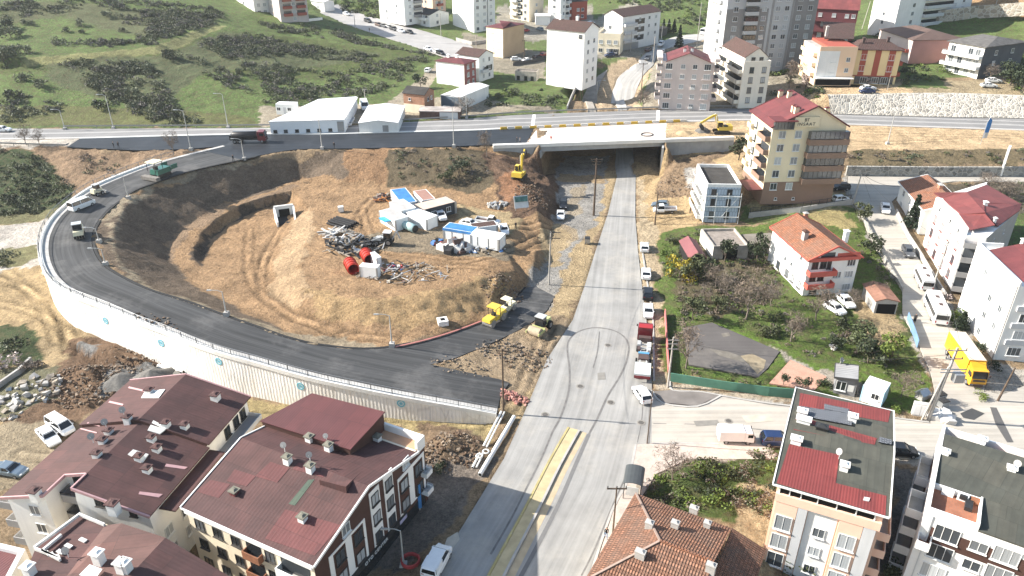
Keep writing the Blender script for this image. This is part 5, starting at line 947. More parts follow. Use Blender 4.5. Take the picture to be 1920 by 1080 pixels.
simple('apartment_house','grey and white flats with stacked balconies by the hill street',[(737,36),(760,47),(783,41)],27.5,13.6,W_WHITE,(.3,.7),(.3,),5,None,ph=13.8,balc=[(1,.5,.95,W_GREY)])
simple('house','small peach house with red roof left of the grey and white flats',[(720,25),(739,31)],20.5,14.5,W_PEACH,(.5,),(),2,R_RED,1.4,depth=7,ph=14.5)
b=simple('house','two storey white house with dark roof and open porch by the hill street',[(783,45),(806,51),(833,44)],17.8,12.4,W_WHITE,(.3,.7),(.4,),2,R_DARK,1.6,ph=12.6,balc=[(0,.05,.9,W_WHITE)])
simple('apartment_house','peach, blue and red flats at the top edge behind the dark roofed house',[(788,21),(812,24),(838,21)],30,14.5,W_PEACH,(.4,),(.3,.7),5,None,ph=14.6,balc=[(1,.3,.7,RE2)])
b=simple('apartment_house','boxy house with blank white flank, brick red front and low red roof',[(816,114),(870,120),(893,113)],16.6,8.6,W_WHITE,(),(.35,.75),3,R_MAROON,1.0,kind='hip',dz=2.5,w=1.0);b.slab('brick_front',1,0,1,.05,b.H-.02,.02,mat('rose_brick',(.33,.12,.105),.85,1));b.wins(1,[.3,.75],[1,3.5,6],1.0,1.1,1,out=.03)
b.chim(3,3,1,.7,.8,W_WHITE,W_WHITE);b.chim(6,3.5,1,.7,.8,W_WHITE,W_WHITE)
b=simple('house','white house with dark brown gable roof behind the brick red fronted one',[(856,100),(898,106),(925,99)],17.4,8.8,W_WHITE,(),(.3,.7),3,R_SHING,1.6,dz=2.6,w=1.0);b.balc(1,.1,.5,3.2,1.,.9,W_LGREY,MATS['concrete'],None,G_DARK,1.8)
b=simple('warehouse','tall narrow white warehouse with blue grey front beside the brick house',[(827,178),(861,183),(913,160)],12.6,8.5,W_WHITE,roof=R_WHITE,rise=.5,cat='warehouse',ax='y',over=.15);b.slab('blue_front',0,.02,.98,.05,b.H-.1,.05,mat('slate_blue_sheet',(.12,.16,.2),.85,.6))
b=Bld('warehouse','large bright white warehouse with a wide flat sheet roof beside the highway',[(505,228),(645,224),(669,183),(597,188)],12,8.5,mat('white_cladding',(.74,.76,.78),.95,.5,.5),'warehouse',fix=False)
b.rz_=lambda x,y:b.H;b.plane([(503,228,12.02),(646,224,12.02),(671,182,12.6),(598,187,12.6)],R_WHITE,.2);b.wallmb.prism([(p.x,p.y)for p in b.pl],b.H-.01,lambda p:b.H+(.35 if p[1]>5 else 0),b.wall);b.done();b.slab('dark_door',0,.9,.99,.2,3.0,.04,W_GREY)
b.wins(0,[.06,.2,.35,.5,.65,.8],[.4],1.0,.8,0,M_FRAMED,G_DARK);b.balc(1,.2,.5,.6,.9,.4,W_LGREY,None,None)
b=Bld('warehouse','smaller bright white warehouse with ridged roof right of the large one',[(672,231),(746,230),(762,198)],11.2,8.5,W_WHITE,'warehouse');b.gable(R_WHITE,.7,.15,'y',.5);b.done();b.slab('door',0,.6,.75,.1,2.0,.03,W_GREY)
b=Bld('brick_house','unplastered orange brick house with black roof at the lane behind the warehouses',[(756,173),(795,177),(813,168)],14.2,8.4,brickm('hollow_brick',(.42,.17,.085),(.4,.32,.25),.4,.22,.03),'house');b.gable(R_DARK,1.3,.3,'x',.5);b.done();b.slab('plastered_base',0,0,1,.05,2.6,.05,W_CREAM);b.wins(1,[.35,.7],[3.4],1.0,1.1,0,None,G_DARK);b.wins(0,[.3],[3.6],.8,.8,0,None,G_DARK)
b=Bld('shed','long low shed of rusty and white sheets beside the highway rail',[(786,208),(862,209)],10.8,8.4,mat('rusty_boards',(.15,.09,.075),.6,1),'shed',depth=4.5);b.gable(mat('patchy_sheet',(.5,.44,.4),.5,.4,.7),.3,.2,'x',.9);b.done();b.slab('pale_door',0,.5,.95,.1,2.1,.04,W_LGREY)
b=Bld('site_cabin','small white cabin with two windows on the grass left of the white warehouse',[(516,195),(551,196)],12.6,9.6,MATS['white_sheet_panel'],'cabin',depth=3);b.flat(MATS['white_sheet_panel'],0);b.done();b.wins(0,[.15,.72],[1.1],1.1,1.0,1,None,G_DARK);b.slab('door',0,.4,.55,.1,2.1,.04,W_LGREY)
simple('apartment_house','pale pink flats with red balcony bands at the top of the green hill',[(507,31),(528,43),(578,38)],35,17,W_PINK,(.5,),(.5,),6,None,ph=17.5,balc=[(1,.12,.42,RE2),(1,.6,.92,RE2)])
simple('apartment_house','white flats left of the pink ones on the hilltop',[(452,21),(479,30),(506,27)],36,18.5,W_WHITE,(.4,),(.3,.7),6,None,ph=19)
simple('hut','small white hut at the start of the hill street',[(585,17),(609,20)],20.3,16,W_WHITE,(.5,),(),1,R_WHITE,.6,depth=6,ph=16.5)
b=simple('hut','derelict white hut with dark openings on the bank behind the warehouses',[(966,136),(1006,138)],11.6,8.6,MATS['ruin_render'],(),(),1,roof=MATS['ruin_rubble'],depth=4,kind='flat',cat='ruin');b.wins(0,[.15,.5,.8],[.6],1.1,1.4,0,M_FRAMED,G_DARK)
simple('shed','white shed in front of the narrow white flats',[(1004,47),(1031,47)],16,11.8,W_WHITE,(),(),1,R_WHITE,.6,depth=7,ph=12,cat='shed')
simple('garage','long dark low building in front of the row of conifers',[(1213,71),(1250,67)],14,10.4,mat('dark_block',(.12,.115,.11),.7,1),(),(),1,R_DARK,.5,depth=5,ph=10.8,cat='garage')
def wallm():
 t=NT('ribbed_wall_concrete');t.rough(.85,.2);sx=t.n('ShaderNodeSeparateXYZ');t.l(t.uv(),sx.inputs[0])
 jit=t.math('MULTIPLY',t.noise(.6,detail=3),5.);wv=t.math('SINE',t.math('ADD',t.math('MULTIPLY',sx.outputs[0],2*math.pi/.55),jit))
 v=t.n('ShaderNodeTexVoronoi',feature='DISTANCE_TO_EDGE');v.inputs['Scale'].default_value=.3;v.inputs['Randomness'].default_value=1
 mp=t.n('ShaderNodeMapping');mp.inputs['Scale'].default_value=(1.6,1.6,.6);t.l(t.pos(),mp.inputs[0]);t.l(mp.outputs[0],v.inputs['Vector'])
 c=t.mix(t.ramp(t.noise(.25,detail=6),.35,.7),(.76,.73,.68),(.86,.84,.80));c=t.mix(t.math('MULTIPLY',t.ramp(wv,.55,1),.2),c,(.36,.33,.29))
 c=t.mix(t.math('MULTIPLY',t.ramp(v.outputs['Distance'],.045,0),.28),c,(.30,.27,.25));c=t.mix(t.math('MULTIPLY',t.ramp(t.noise(1,detail=4,mapscale=(.8,.8,.15)),.55,.8),.35),c,(.55,.42,.26))
 t.col(c);t.bump(wv,.3,.04);return t.m
WM=wallm()
root=empty('retaining_wall',OUTER[30],0,'curved pale ribbed concrete wall holding the loop ramp, with blue ring emblems','wall');I0=V(OUTER[30])
fi=[i for i in range(6,len(OUTER))];face=offs(OUTER,1.0)
mb=MB();us=0;vs=[];fs=[]
for i in fi:p=face[i]-I0;z0=BASEH[i]-.6-I0.z;vs+=[(p.x,p.y,z0),(p.x,p.y,p.z+.1)]
fs=[[2*k,2*k+2,2*k+3,2*k+1]for k in range(len(fi)-1)];b2=offs(OUTER,.45);n0=len(vs)
for i in fi:p=b2[i]-I0;z0=BASEH[i]-.6-I0.z;vs+=[(p.x,p.y,z0),(p.x,p.y,p.z+.1)]
fs+=[[n0+2*k,n0+2*k+1,n0+2*k+3,n0+2*k+2]for k in range(len(fi)-1)]+[[2*k+1,2*k+3,n0+2*k+3,n0+2*k+1]for k in range(len(fi)-1)]
k=2*len(fi)-2;fs+=[[k,k+1,n0+k+1,n0+k]]
mb.add(vs,fs,WM);wf=mb.build('wall_face',root)
al=near_uv([(v.co.x+I0.x,v.co.y+I0.y)for v in wf.data.vertices],OUTER);uvl=wf.data.uv_layers[0]
for l in wf.data.loops:uvl.data[l.index].uv=(al[l.vertex_index][0],wf.data.vertices[l.vertex_index].co.z)
loc=lambda pts,dz=0:[p-I0+V((0,0,dz))for p in pts]
cop=[p for p in OUTER[6:]];ribbon('coping',loc(cop),.5,1.18,MATS['white_concrete'],.42,root,None,.65)
EMB=plain('emblem_blue',(.18,.48,.58),.5);EMW=plain('emblem_white',(.8,.82,.82),.4)
for px,py in((199,601),(303,642),(410,678),(561,724),(752,757)):
 best=None
 for i in fi[:-1]:
  for s_ in(0,.25,.5,.75):
   p=face[i].lerp(face[i+1],s_)
   for zz in np.arange(BASEH[i]+.3,p.z,.25):
    a=proj((p.x,p.y,zz));e=abs(a[0]-px)+abs(a[1]-py)
    if best is None or e<best[0]:best=(e,V((p.x,p.y,zz)),face[i+1]-face[i])
 p,tdir=best[1]-I0,best[2].normalized();tdir.z=0;n=V((tdir.y,-tdir.x,0)).normalized();u3=V((0,0,1));mb=MB()
 for r0,r1,o,m in((.62,.40,.06,EMB),(.26,.0,.05,EMB),(.40,.26,.03,EMW)):
  ring=[[p+n*(o if j else 0)+(tdir*math.cos(2*math.pi*a/20)+u3*math.sin(2*math.pi*a/20))*r for a in range(20)]for j,r in((0,r0),(1,r0),(1,max(r1,.01)),(0,max(r1,.01)))]
  mb.loft(ring,m)
 mb.build('emblem',root)
def railing(name,label,line,h=1.0,sp=2.0,z=0,m=None,bal=.45,cat='railing',group=None):
 m=m or MATS['rail_metal'];o0=V(line[0]);r=empty(name,o0,0,label,cat,group);mb=MB()
 for zz in(h,h*.15):mb.tube([p-o0+V((0,0,z+zz))for p in line],.05,m,5)
 L=0;nxt=0;nb=0;pm=MB().box((0,0,h/2),(.09,.09,h),m).mesh('post')
 for a,b in zip(line,line[1:]):
  d=(b-a).length;t=0
  while True:
   q=min(nxt,nb)
   if q>L+d:break
   p=a.lerp(b,(q-L)/d)-o0
   if nb<=nxt and bal:mb.bar(p+V((0,0,z+h*.15)),p+V((0,0,z+h)),.03,m);nb+=bal
   else:
    o=link('post',pm,r);o.location=p+V((0,0,z));nxt+=sp
   if not bal:nb=1e9
  L+=d
 mb.build('rail',r);return r
RL=plain('galvanised_rail',(.24,.25,.26),.4,.5,.4)
railing('railing','long grey metal railing along the outer edge of the loop ramp',offs(OUTER,.9)[4:],1.05,3.2,.45,RL,.5)
ribbon('ramp_verge',[p for p in OUTER],-.5,.55,mat('verge_concrete',(.50,.48,.45),.8,.7),.09,None,'structure',.3)
ribbon('ramp_gutter',[V(p)for p in INNER],-.55,-.1,mat('gutter_tar',(.03,.03,.03),.7,1),.07,None,'structure',.2)
sheet('ramp_start_gap',W([(420,274,8.5),(480,293,8.5),(455,300,8.5),(385,284,8.5)]),A_NEW,.068,1.5)
root=empty('bridge',P(1120,265,HH),0,'new concrete road bridge with bare pale deck over the main street','bridge');I1=P(1120,265,HH)
DK=mat('deck_concrete',(.66,.57,.50),.82,.25,.85,.2,0,.15,.1);BC=mat('beam_concrete',(.40,.41,.41),.8,.5,.85,.2,0,.1,.1,.3)
dq=[P(985,270,HH),P(1248,259.5,HH),P(1252,205.5,HH),P(1030,213,HH)]
mb=MB();mb.prism([(p.x-I1.x,p.y-I1.y)for p in dq],-1.0,.02,BC,DK);mb.build('deck',root)
def wallbar(name,a,b,z0,z1,t,m,parent,o=I1,inn=0):
 d=(b-a).normalized();n=V((-d.y,d.x,0))*t;q=[a,b,b+n,a+n];f0=z0 if callable(z0)else(lambda p:z0);mb=MB()
 mb.prism([(p.x-o.x,p.y-o.y)for p in q],(lambda p:z0[0]-o.z if abs(p[0]+o.x-a.x)+abs(p[1]+o.y-a.y)<abs(p[0]+o.x-b.x)+abs(p[1]+o.y-b.y)else z0[1]-o.z)if isinstance(z0,tuple)else z0-o.z,z1-o.z,m);return mb.build(name,parent)
a,c=P(925,273,HH),P(1375,257.5,HH)
wallbar('parapet_kerb',a+V((0,-1.1,0)),c+V((0,-1.1,0)),HH-.45,HH+.42,1.2,MATS['white_concrete'],root)
s0,s1=P(1001,271,HH),P(1242,260.5,HH)
wallbar('edge_beam',s0+V((0,-.7,0)),s1+V((0,-.7,0)),HH-1.75,HH-.47,1.2,BC,root)
for i in range(1,7):wallbar('girder',s0.lerp(P(1035,213,HH),i/7),s1.lerp(P(1250,206,HH),i/7),HH-1.7,HH-1.0,.6,BC,root)
wallbar('wing_wall',a+V((0,-.85,0)),s0+V((0,-.85,0)),(HH-1.6,HH-2.6),HH-.46,.8,BC,root)
wallbar('wing_wall',s1+V((0,-1.05,0)),c+V((0,-1.05,0)),(HH-4.8,HH-4.2),HH-.46,.95,BC,root)
for nm,p,q,sg in(('abutment',V((7.2,183.4,0)),V((13.8,218,0)),1),('abutment',V((39.2,187,0)),V((45.2,217.5,0)),-1)):wallbar(nm,p,q,-.5,HH-1.02,.5*sg if sg>0 else-.0+.5,BC,root)
wallbar('joint_strip',P(1001,240,HH+.05),P(1004.5,215,HH+.05),HH-.2,HH+.075,.9,MATS['white_concrete'],root);wallbar('joint_strip',P(1236,229,HH),P(1237,207,HH),HH-.2,HH+.077,.9,MATS['white_concrete'],root)
mb=MB();mb.tube([P(1213+11*math.cos(t/3),252+3.2*math.sin(t/3),HH+.12)-I1 for t in range(22)],.12,MATS['black_metal'],5);mb.build('cable_ring',root)
KY=plain('kerb_yellow',(.62,.40,.05),.6);KW=plain('kerb_white',(.68,.64,.58),.6)
km={m:MB().prism([(-.95,-.3),(.95,-.3),(.95,.3),(-.95,.3)],0,.32,m).box((0,0,.48),(1.86,.28,.32),m).mesh('barrier')for m in(KY,KW)}
k=0;nl=[p for p in NEARL if proj(p)[0]>940]+[P(x,239.5-(x-1005)*.0434,HH)for x in range(1005,1290,12)]
cl=[0]
for p,q in zip(nl,nl[1:]):cl.append(cl[-1]+(q-p).length)
s_=0
while s_<cl[-1]:
 i=max(j for j in range(len(cl))if cl[j]<=s_);i=min(i,len(nl)-2);p=nl[i].lerp(nl[i+1],(s_-cl[i])/(cl[i+1]-cl[i]));d=nl[i+1]-nl[i]
 o=link('traffic_barrier',km[KY if k%2==0 else KW]);o.location=p+V((0,-.5,.07));o.rotation_euler=(0,0,math.atan2(d.y,d.x))
 tag(o,'yellow painted concrete barrier block in the row between highway and bridge deck' if k%2==0 else 'white painted concrete barrier block in the row between highway and bridge deck','barrier','yellow and white barrier blocks along the highway');k+=1;s_+=2.05
GRD=plain('guard_rail_steel',(.30,.30,.30),.4,.5,.5)
def guard(label,line,sp=4.0,kerb=True):
 o0=V(line[0]);r=empty('guard_rail',o0,0,label,'guard rail');mb=MB();L=[p-o0 for p in line]
 for a,b in zip(L,L[1:]):mb.bar(a+V((0,0,.68)),b+V((0,0,.68)),.12,GRD,.34)
 mb.build('rail',r);pm=MB().box((0,0,.4),(.12,.12,.8),GRD).mesh('post');run=0;nxt=0
 for a,b in zip(L,L[1:]):
  d=(b-a).length
  while nxt<=run+d:o=link('post',pm,r);o.location=a.lerp(b,(nxt-run)/d);nxt+=sp
  run+=d
guard('long steel guard rail along the far edge of the highway below the hill',[p+V((0,.7,0))for p in FARL if proj(p)[0]>110]+[P(x,213-(x-1040)*.034-.6,HH)+V((0,.5,0))for x in range(1052,1246,24)],4.5)
guard('steel guard rail along the far edge of the highway behind the yellow tower',[p+V((0,.7,0))for p in FARR if proj(p)[0]<1640],4.5)
guard('low steel rail on the near edge of the old lanes at far left',[p+V((0,-.3,0))for p in PLAT_L if 0<proj(p)[0]<200][:3]+[P(130,274,HH)],4)
ribbon('highway_kerb',[p for p in NEARL if 120<proj(p)[0]<945],-.1,.35,MATS['white_concrete'],.22,None,'structure',.25)
def solve_h(b,py):
 lo,hi=0.,60.
 for _ in range(40):
  m=(lo+hi)/2
  if proj((b.x,b.y,b.z+m))[1]>py:lo=m
  else:hi=m
 return lo
LM=plain('lamp_post_grey',(.52,.52,.5),.45,.5,.3)
def lamp(px,py,top,label,h=None,arm=-1.8,double=False,base=True,group=None,adir=0,name='street_lamp'):
 b=P(px,py,h)if h is not None else G(px,py);H=solve_h(b,top);r=empty(name,b,adir,label,'street lamp',group)
 MB().tube([(0,0,0),(0,0,H*.5),(0,0,H)],[.13,.10,.07],LM,7).build('pole',r)
 for s in((1,-1)if double else(1,)):
  x=arm*s;MB().tube([(0,0,H-.05),(x*.4,0,H+.25),(x,0,H+.3)],.05,LM,5).build('arm',r);MB().box((x+.25*(1 if x>0 else-1),0,H+.27),(.8,.26,.14),LM,taper=.8).build('lamp_head',r)
 if base:MB().box((0,0,.2),(.9,.9,.7),MATS['concrete'],taper=.85).build('footing',r)
 return r
GL_='street lamps along the highway'
for px,py,top,h,lb in((122,243,207,HH,'grey street lamp at the far left beside the highway'),(213,241,179,HH,'tall street lamp on the far edge of the highway against the green hill'),(358,281,208,HH,'street lamp on the near side of the highway above the ramp start'),(428,240,177,HH,'street lamp behind the tanker lorry on the far edge of the highway'),(604,279,221,HH,'street lamp in front of the large white warehouse'),(851,275,201,HH,'street lamp in front of the shed left of the bridge'),(1370,205,128,HH,'thin pole between the pink and cream blocks')if False else(875,222,172,HH,'slim lamp post by the bare round bush beside the highway'),(458,299,262,8.4,'lamp post at the inner edge of the ramp start'),(241,372,331,8.0,'leaning lamp post with block footing at the upper inner bend of the ramp'),(186,454,429,7.5,'short lamp post beside the roller on the inner bend'),(425,590,547,5.3,'lamp post in the middle of the lower inner edge of the ramp'),(735,648,592,2.4,'lamp post at the inner edge of the ramp near the red kerb strip'),(198,496,468,7.2,'small lamp post at the left inner bend of the ramp'),(1664,270,212,HH,'lamp post on the sandy highway shoulder right of the yellow tower')):lamp(px,py,top,lb,h,group=GL_)
lamp(1240,75,45,'twin armed street lamp at the bend of the upper street',10,3.0,True);lamp(1117,205,150,'double arm lamp post on the closed lane behind the bridge',1.4,1.6,True)if False else lamp(1118,203,152,'lamp post on the closed lane behind the bridge',1.2,2.0)
lamp(757,1062,995,'street lamp with pale head in front of the auto shop block',-.6,-1.5)
WOODP=mat('pole_timber',(.12,.085,.06),.6,2);CONCP=mat('pole_concrete',(.42,.39,.35),.8,1)
def upole(px,py,top,label,m,arms=((.96,2.4),(.86,1.8)),h=None,r0=.17,name='utility_pole',lean=(0,0),ins=True,adir=0):
 b=P(px,py,h)if h is not None else G(px,py);H=solve_h(b,top);r=empty(name,b,adir,label,'utility pole')
 MB().tube([(0,0,-.3),(lean[0]*H,lean[1]*H,H)],[r0,r0*.65],m,8).build('pole',r)
 for fz,wd in arms:
  c=V((lean[0]*H*fz,lean[1]*H*fz,H*fz));am=MB();am.box(c+V((0,-.14,0)),(wd,.12,.14),m);a=am.build('crossarm',r)
  if ins:
   for k in(-.46,0,.46):MB().tube([c+V((k*wd,-.14,.05)),c+V((k*wd,-.14,.35))],.06,MATS['black_metal'],6).build('insulator',a)
 return r
upole(1113,404,297,'tall weathered timber pole with crowded crossarms between detour and main street',WOODP,((.985,2.6),(.95,2.2),(.9,1.6)),r0=.26);upole(1117,404,300,'timber twin pole leaning against the tall weathered pole',WOODP,(),r0=.2,ins=False)if False else None
upole(1029,534,434,'grey pole with bracket arms to the right beside the detour road',CONCP,((.985,.4),(.88,.4)),r0=.16,lean=(.01,0));r=[o for o in COL.objects if o.name.startswith('utility_pole')and o.parent is None][-1]
H_=solve_h(r.location,434)
for fz in(.985,.88):MB().bar((0,-.1,H_*fz),(1.9,-.1,H_*fz),.12,MATS['black_metal']).build('bracket',r)
upole(944,776,655,'brown timber pole at the lower end of the loop ramp',WOODP,((.985,1.8),),h=0.,r0=.16,lean=(-.01,0));upole(1228,420,360,'bare timber pole beside the white pickup',WOODP,(),ins=False);upole(1252,726,632,'pole hung with lamps and brackets at the fence corner',CONCP,((.95,1.6),(.88,1.4),(.78,1.6)))
upole(1148,1012,913,'dark timber pole with single crossarm on the pavement by the tiled house',WOODP,((.985,2.2),),r0=.12);upole(1740,787,652,'big concrete double pole with transformer at the lane corner',CONCP,((.97,2.6),(.86,2.4)),r0=.26,lean=(.07,0));upole(1598,384,325,'pale leaning pole with guy wires at the top of the lane',CONCP,(),ins=False,lean=(.07,0));upole(1870,752,690,'short leaning timber pole in front of the yellow lorry',WOODP,(),ins=False,lean=(.13,0))
upole(1213,832,722,'thin dark pole on the pavement corner',WOODP,(),ins=False,r0=.08);upole(1745,548,452,'slim concrete pole beside the white minibus',CONCP,((.97,1.2),),lean=(.05,0));upole(1200,200,118,'timber pole with wide crossarm beside the upper street',WOODP,((.98,2.8),),h=4.5);upole(1224,120,68,'grey pole with white box at the upper street',CONCP,(),ins=False);upole(1306,90,5,'tall grey pole beside the upper street',CONCP,(),ins=False);upole(1182,97,58,'pole in front of the brown roofed white house',CONCP,(),ins=False);upole(983,112,75,'timber pole right of the ochre house',WOODP,((.96,1.6),));upole(827,68,25,'grey pole in front of the dark roofed house',CONCP,(),ins=False);upole(666,53,28,'grey pole on the verge of the hill street',CONCP,(),ins=False);upole(893,94,65,'thin pole left of the ochre house',CONCP,(),ins=False)
upole(686,200,166,'grey pole with lamp beside the white van between the warehouses',CONCP,((.95,1.4),),h=8.5);upole(1372,203,150,'pale thin pole in front of the cream block',CONCP,(),ins=False,h=8.7,r0=.1);upole(1616,55,2,'grey pole left of the white tower',CONCP,(),ins=False,lean=(.1,0));upole(1863,24,-20,'pale pole on the dirt slope at the top right corner',CONCP,(),ins=False);upole(1664,168,138,'thin pole at the corner of the yellow red house',CONCP,(),ins=False,r0=.09)
tr=[o for o in COL.objects if o.get('label','').startswith('big concrete double pole')][0];mb=MB();Ht=solve_h(tr.location,652)
mb.box((2.0,-.3,Ht*.62),(1.3,1.0,1.3),MATS['rail_metal']);mb.build('transformer',tr);MB().tube([(-.9,0,-.2),(.5,0,Ht*.75)],.14,CONCP,7).build('stay_pole',tr);mb=MB()
for z in(.72,.68):mb.bar((-.6,-.2,Ht*z),(2.9,-.2,Ht*z),.12,MATS['rail_metal'])
mb.build('platform',tr)
WIRE=plain('wire',(.05,.05,.05),.6)
def wire(label,a,b,sag=.8,r=.02):
 o0=V(a);mb=MB();mb.tube([V(a).lerp(V(b),t/10)-o0-V((0,0,sag*4*t/10*(1-t/10)))for t in range(11)],r,WIRE,4);o=mb.build('overhead_wire');o.location=o0;tag(o,label,'wire')
gp=G(1598,384);wt=V((gp.x+.07*solve_h(gp,325),gp.y,gp.z+solve_h(gp,325)))
wire('pale wire drooping from the leaning pole to the low tiled house',wt,P(1688,350,9.2),.8,.035);wire('guy wire from the leaning pole to the road',wt,G(1634,378),.1,.02)
def ptop(px,py,top,dz=0):b_=G(px,py);return b_+V((0,0,solve_h(b_,top)+dz))
wt2=ptop(1740,787,652,-.6)+V((1.6,0,0))
for lb,a,b_,sg in(('overhead wire from the big double pole to the slim lane pole, upper of two',wt2,ptop(1745,548,452),1.2),('overhead wire from the big double pole to the slim lane pole, lower of two',wt2-V((.8,0,1)),ptop(1745,548,452,-.6),1.6),('overhead wire from the slim lane pole to the leaning pole',ptop(1745,548,452),wt,1.2),('overhead wire from the double pole to the short leaning pole',wt2,ptop(1870,752,690),.8),('overhead wire from the fence corner pole to the double pole',ptop(1252,726,632,-.5),wt2-V((1.5,0,.5)),2.0),('overhead wire from the tall timber pole to the bracket arm pole',ptop(1113,404,297,-.5),ptop(1029,534,434,-.4)+V((1.2,0,0)),1.2),('overhead wire from the bracket arm pole to the brown timber pole',ptop(1029,534,434,-.4)+V((1.2,0,0)),P(944,776,0)+V((0,0,solve_h(P(944,776,0),655))),1.3)):wire(lb,a,b_,sg,.022)
def wallthing(name,label,pts,h,t,m,cat='wall',capm=None,z0=-.4):
 o0=V(pts[0]);mb=MB()
 for a,b in zip(pts,pts[1:]):
  d=V((b.x-a.x,b.y-a.y,0)).normalized();n=V((-d.y,d.x,0))*t;q=[a-o0,b-o0,b-o0+n,a-o0+n]
  mb.add([(p.x,p.y,p.z+z0)for p in q]+[(p.x,p.y,p.z+h)for p in q],[(3,2,1,0),(4,5,6,7),(0,1,5,4),(1,2,6,5),(2,3,7,6),(3,0,4,7)],m)
 o=mb.build(name);o.location=o0;return tag(o,label,cat)
ST1=stonem('pale_rubble_stone',(.46,.42,.36),.9,(.60,.55,.47));ST2=stonem('grey_rubble_stone',(.30,.29,.265),.9,(.40,.38,.34))
top=dens(W([(1552,181,13),(1700,178,13.2),(1800,178,13.4),(1920,182,13.4),(2120,186,13.4)]),3);bot=dens(W([(1556,212,8.7),(1740,217.5,8.7),(1920,221,8.7),(2120,227,8.7)]),4)
k=len(top);bb=[bot[int(i*(len(bot)-1)/(k-1))]for i in range(k)];o0=V(bb[0]);mb=MB()
up=V((0,-.15,.35));mb.add([p-o0+up for p in top]+[p-o0+V((0,-.5,0))for p in bb]+[p-o0+V((0,1.2,.3))for p in top],[[i,i+1,k+i+1,k+i]for i in range(k-1)]+[[2*k+i,2*k+i+1,i+1,i]for i in range(k-1)],ST1);o=mb.build('stone_wall');o.location=o0;tag(o,'long sloping pale rubble stone wall above the highway at the right','wall')
wallthing('stone_wall','grey rubble stone wall below the sandy shoulder, along the lane',W([(1586,329.5,5),(1750,331,5),(1930,331,5),(2090,333,5)]),2.35,.6,ST2)
wallthing('stone_wall','pale block wall with dark left half below the bare slope, top right',GL([(1742,44),(1830,33),(1940,26)]),4.2,.8,stonem('cream_block_stone',(.42,.36,.29),.7))
wallthing('garden_wall','stained concrete wall with railing below the yellow tower',GL([(1403,409),(1500,399),(1598,384)]),1.3,.3,MATS['concrete'])
wallthing('boundary_wall','green painted sheet fence along the side street corner',GL([(1256,715),(1350,730),(1440,742),(1504,747)]),1.5,.12,mat('green_sheet',(.10,.24,.17),.8,.6),'fence')
wallthing('boundary_wall','red and white low wall between pavement and garden beside the long truck',GL([(1254,700),(1250,640),(1247,590)]),1.2,.15,mat('red_white_banner',(.5,.16,.15),.9,.4),'fence')
wallthing('boundary_wall','blue sheet fence at the end of the dirt yard by the lane',GL([(1700,598),(1712,630),(1719,652)]),1.4,.1,mat('blue_sheet',(.16,.27,.42),.8,.6),'fence')
wallthing('low_wall','low pale wall along the right side of the lane below the conifer',GL([(1678,400),(1700,446),(1722,480),(1738,508),(1770,560)]),1.1,.25,MATS['concrete']);wallthing('low_wall','low stone edge of the garden along the lane',GL([(1604,392),(1622,420),(1640,455),(1664,500),(1690,545)]),.7,.3,ST2)
wallthing('retaining_wall','curved thin concrete wall above the closed lane behind the bridge',[P(1066,205,8)+V((-.3,0,0))]+W(cr([(1071,187,8.2),(1088,150,8.6),(1105,124,8.8),(1120,114,8.8)],3)),1.0,.3,MATS['concrete'])
wallthing('low_wall','pale wall with fence in front of the ochre house',GL([(855,76),(885,84),(915,80)]),1.2,.3,MATS['concrete']);wallthing('fence','dark paling fence beside the blank white block',GL([(962,124),(1000,118),(1024,112)]),1.4,.1,mat('dark_paling',(.10,.095,.09),.7,3),'fence')
wallthing('low_wall','pale terrace wall in front of the pink flats on the hill',GL([(548,42),(580,40),(605,37)]),1.0,.3,MATS['white_concrete']);wallthing('garden_wall','broken wall line of the ruined plots at the left edge',GL([(-10,735),(40,700),(62,678)]),.9,.4,MATS['concrete'])
def railthing(label,px,h=1.1):railing('railing',label,[p+V((0,0,1.3))for p in GL(px)],h,2.2,0,MATS['black_metal'],.0,'railing')
railthing('dark rail on the stained concrete wall below the yellow tower',[(1405,409),(1500,399),(1596,384)])
ml=dens(W([(1076,806,0),(1040,870,0),(1000,950,0),(952,1040,0),(900,1140,0)]),4)
MED=mat('median_soil',(.50,.41,.24),.75,.7);KY2=brickm('yellow_white_kerb',(.44,.37,.17),(.45,.41,.34),1.4,3,.02,.8)
for p in ml:p.z=.05
ribbon('median_fill',ml,-.62,.62,MED,.16,None,'structure',.2);ribbon('median_kerb',ml,.64,.92,KY2,.22,None,'structure',.3);ribbon('median_kerb',ml,-.92,-.64,MATS['concrete'],.22,None,'structure',.3);ribbon('gutter_dirt',ml,-1.9,-1.0,mat('gutter_dust',(.47,.38,.25),.8,.8),.012,None,'structure')
TAR=mat('tar_seam',(.19,.18,.17),.65,1.2,.85)
def seam(px,w,m=TAR):ribbon('tar_seam',dens([p+V((0,0,.05))for p in GL(px)],4),-w/2,w/2,m,.012,None,'structure')
seam([(1036,810),(1052,780),(1066,735),(1068,695),(1064,660),(1066,640),(1080,625),(1100,617),(1122,615),(1150,620),(1170,632),(1179,650),(1174,680),(1160,710),(1140,742),(1120,785),(1104,815)],.3);seam([(1124,622),(1120,660),(1112,690)],.2)
seam([(1104,815),(1080,870),(1050,940),(1015,1010),(980,1075),(960,1110)],.5,plain('tar_seam_wide',(.16,.155,.15),.8));seam([(1036,810),(1015,860),(990,910),(960,970),(920,1040)],.25);seam([(1218,735),(1218,780),(1216,832)],.3)
seam([(1205,758),(1203,790),(1195,830)],.12);seam([(1180,880),(1150,945),(1115,1030),(1090,1080)],.18);seam([(1225,795),(1350,798),(1500,815),(1700,835)],.15)
kline=lambda px,label=None:ribbon('kerb_stone',dens(GL(px),3),-.14,.14,MATS['concrete'],.16,None,'structure',.25)
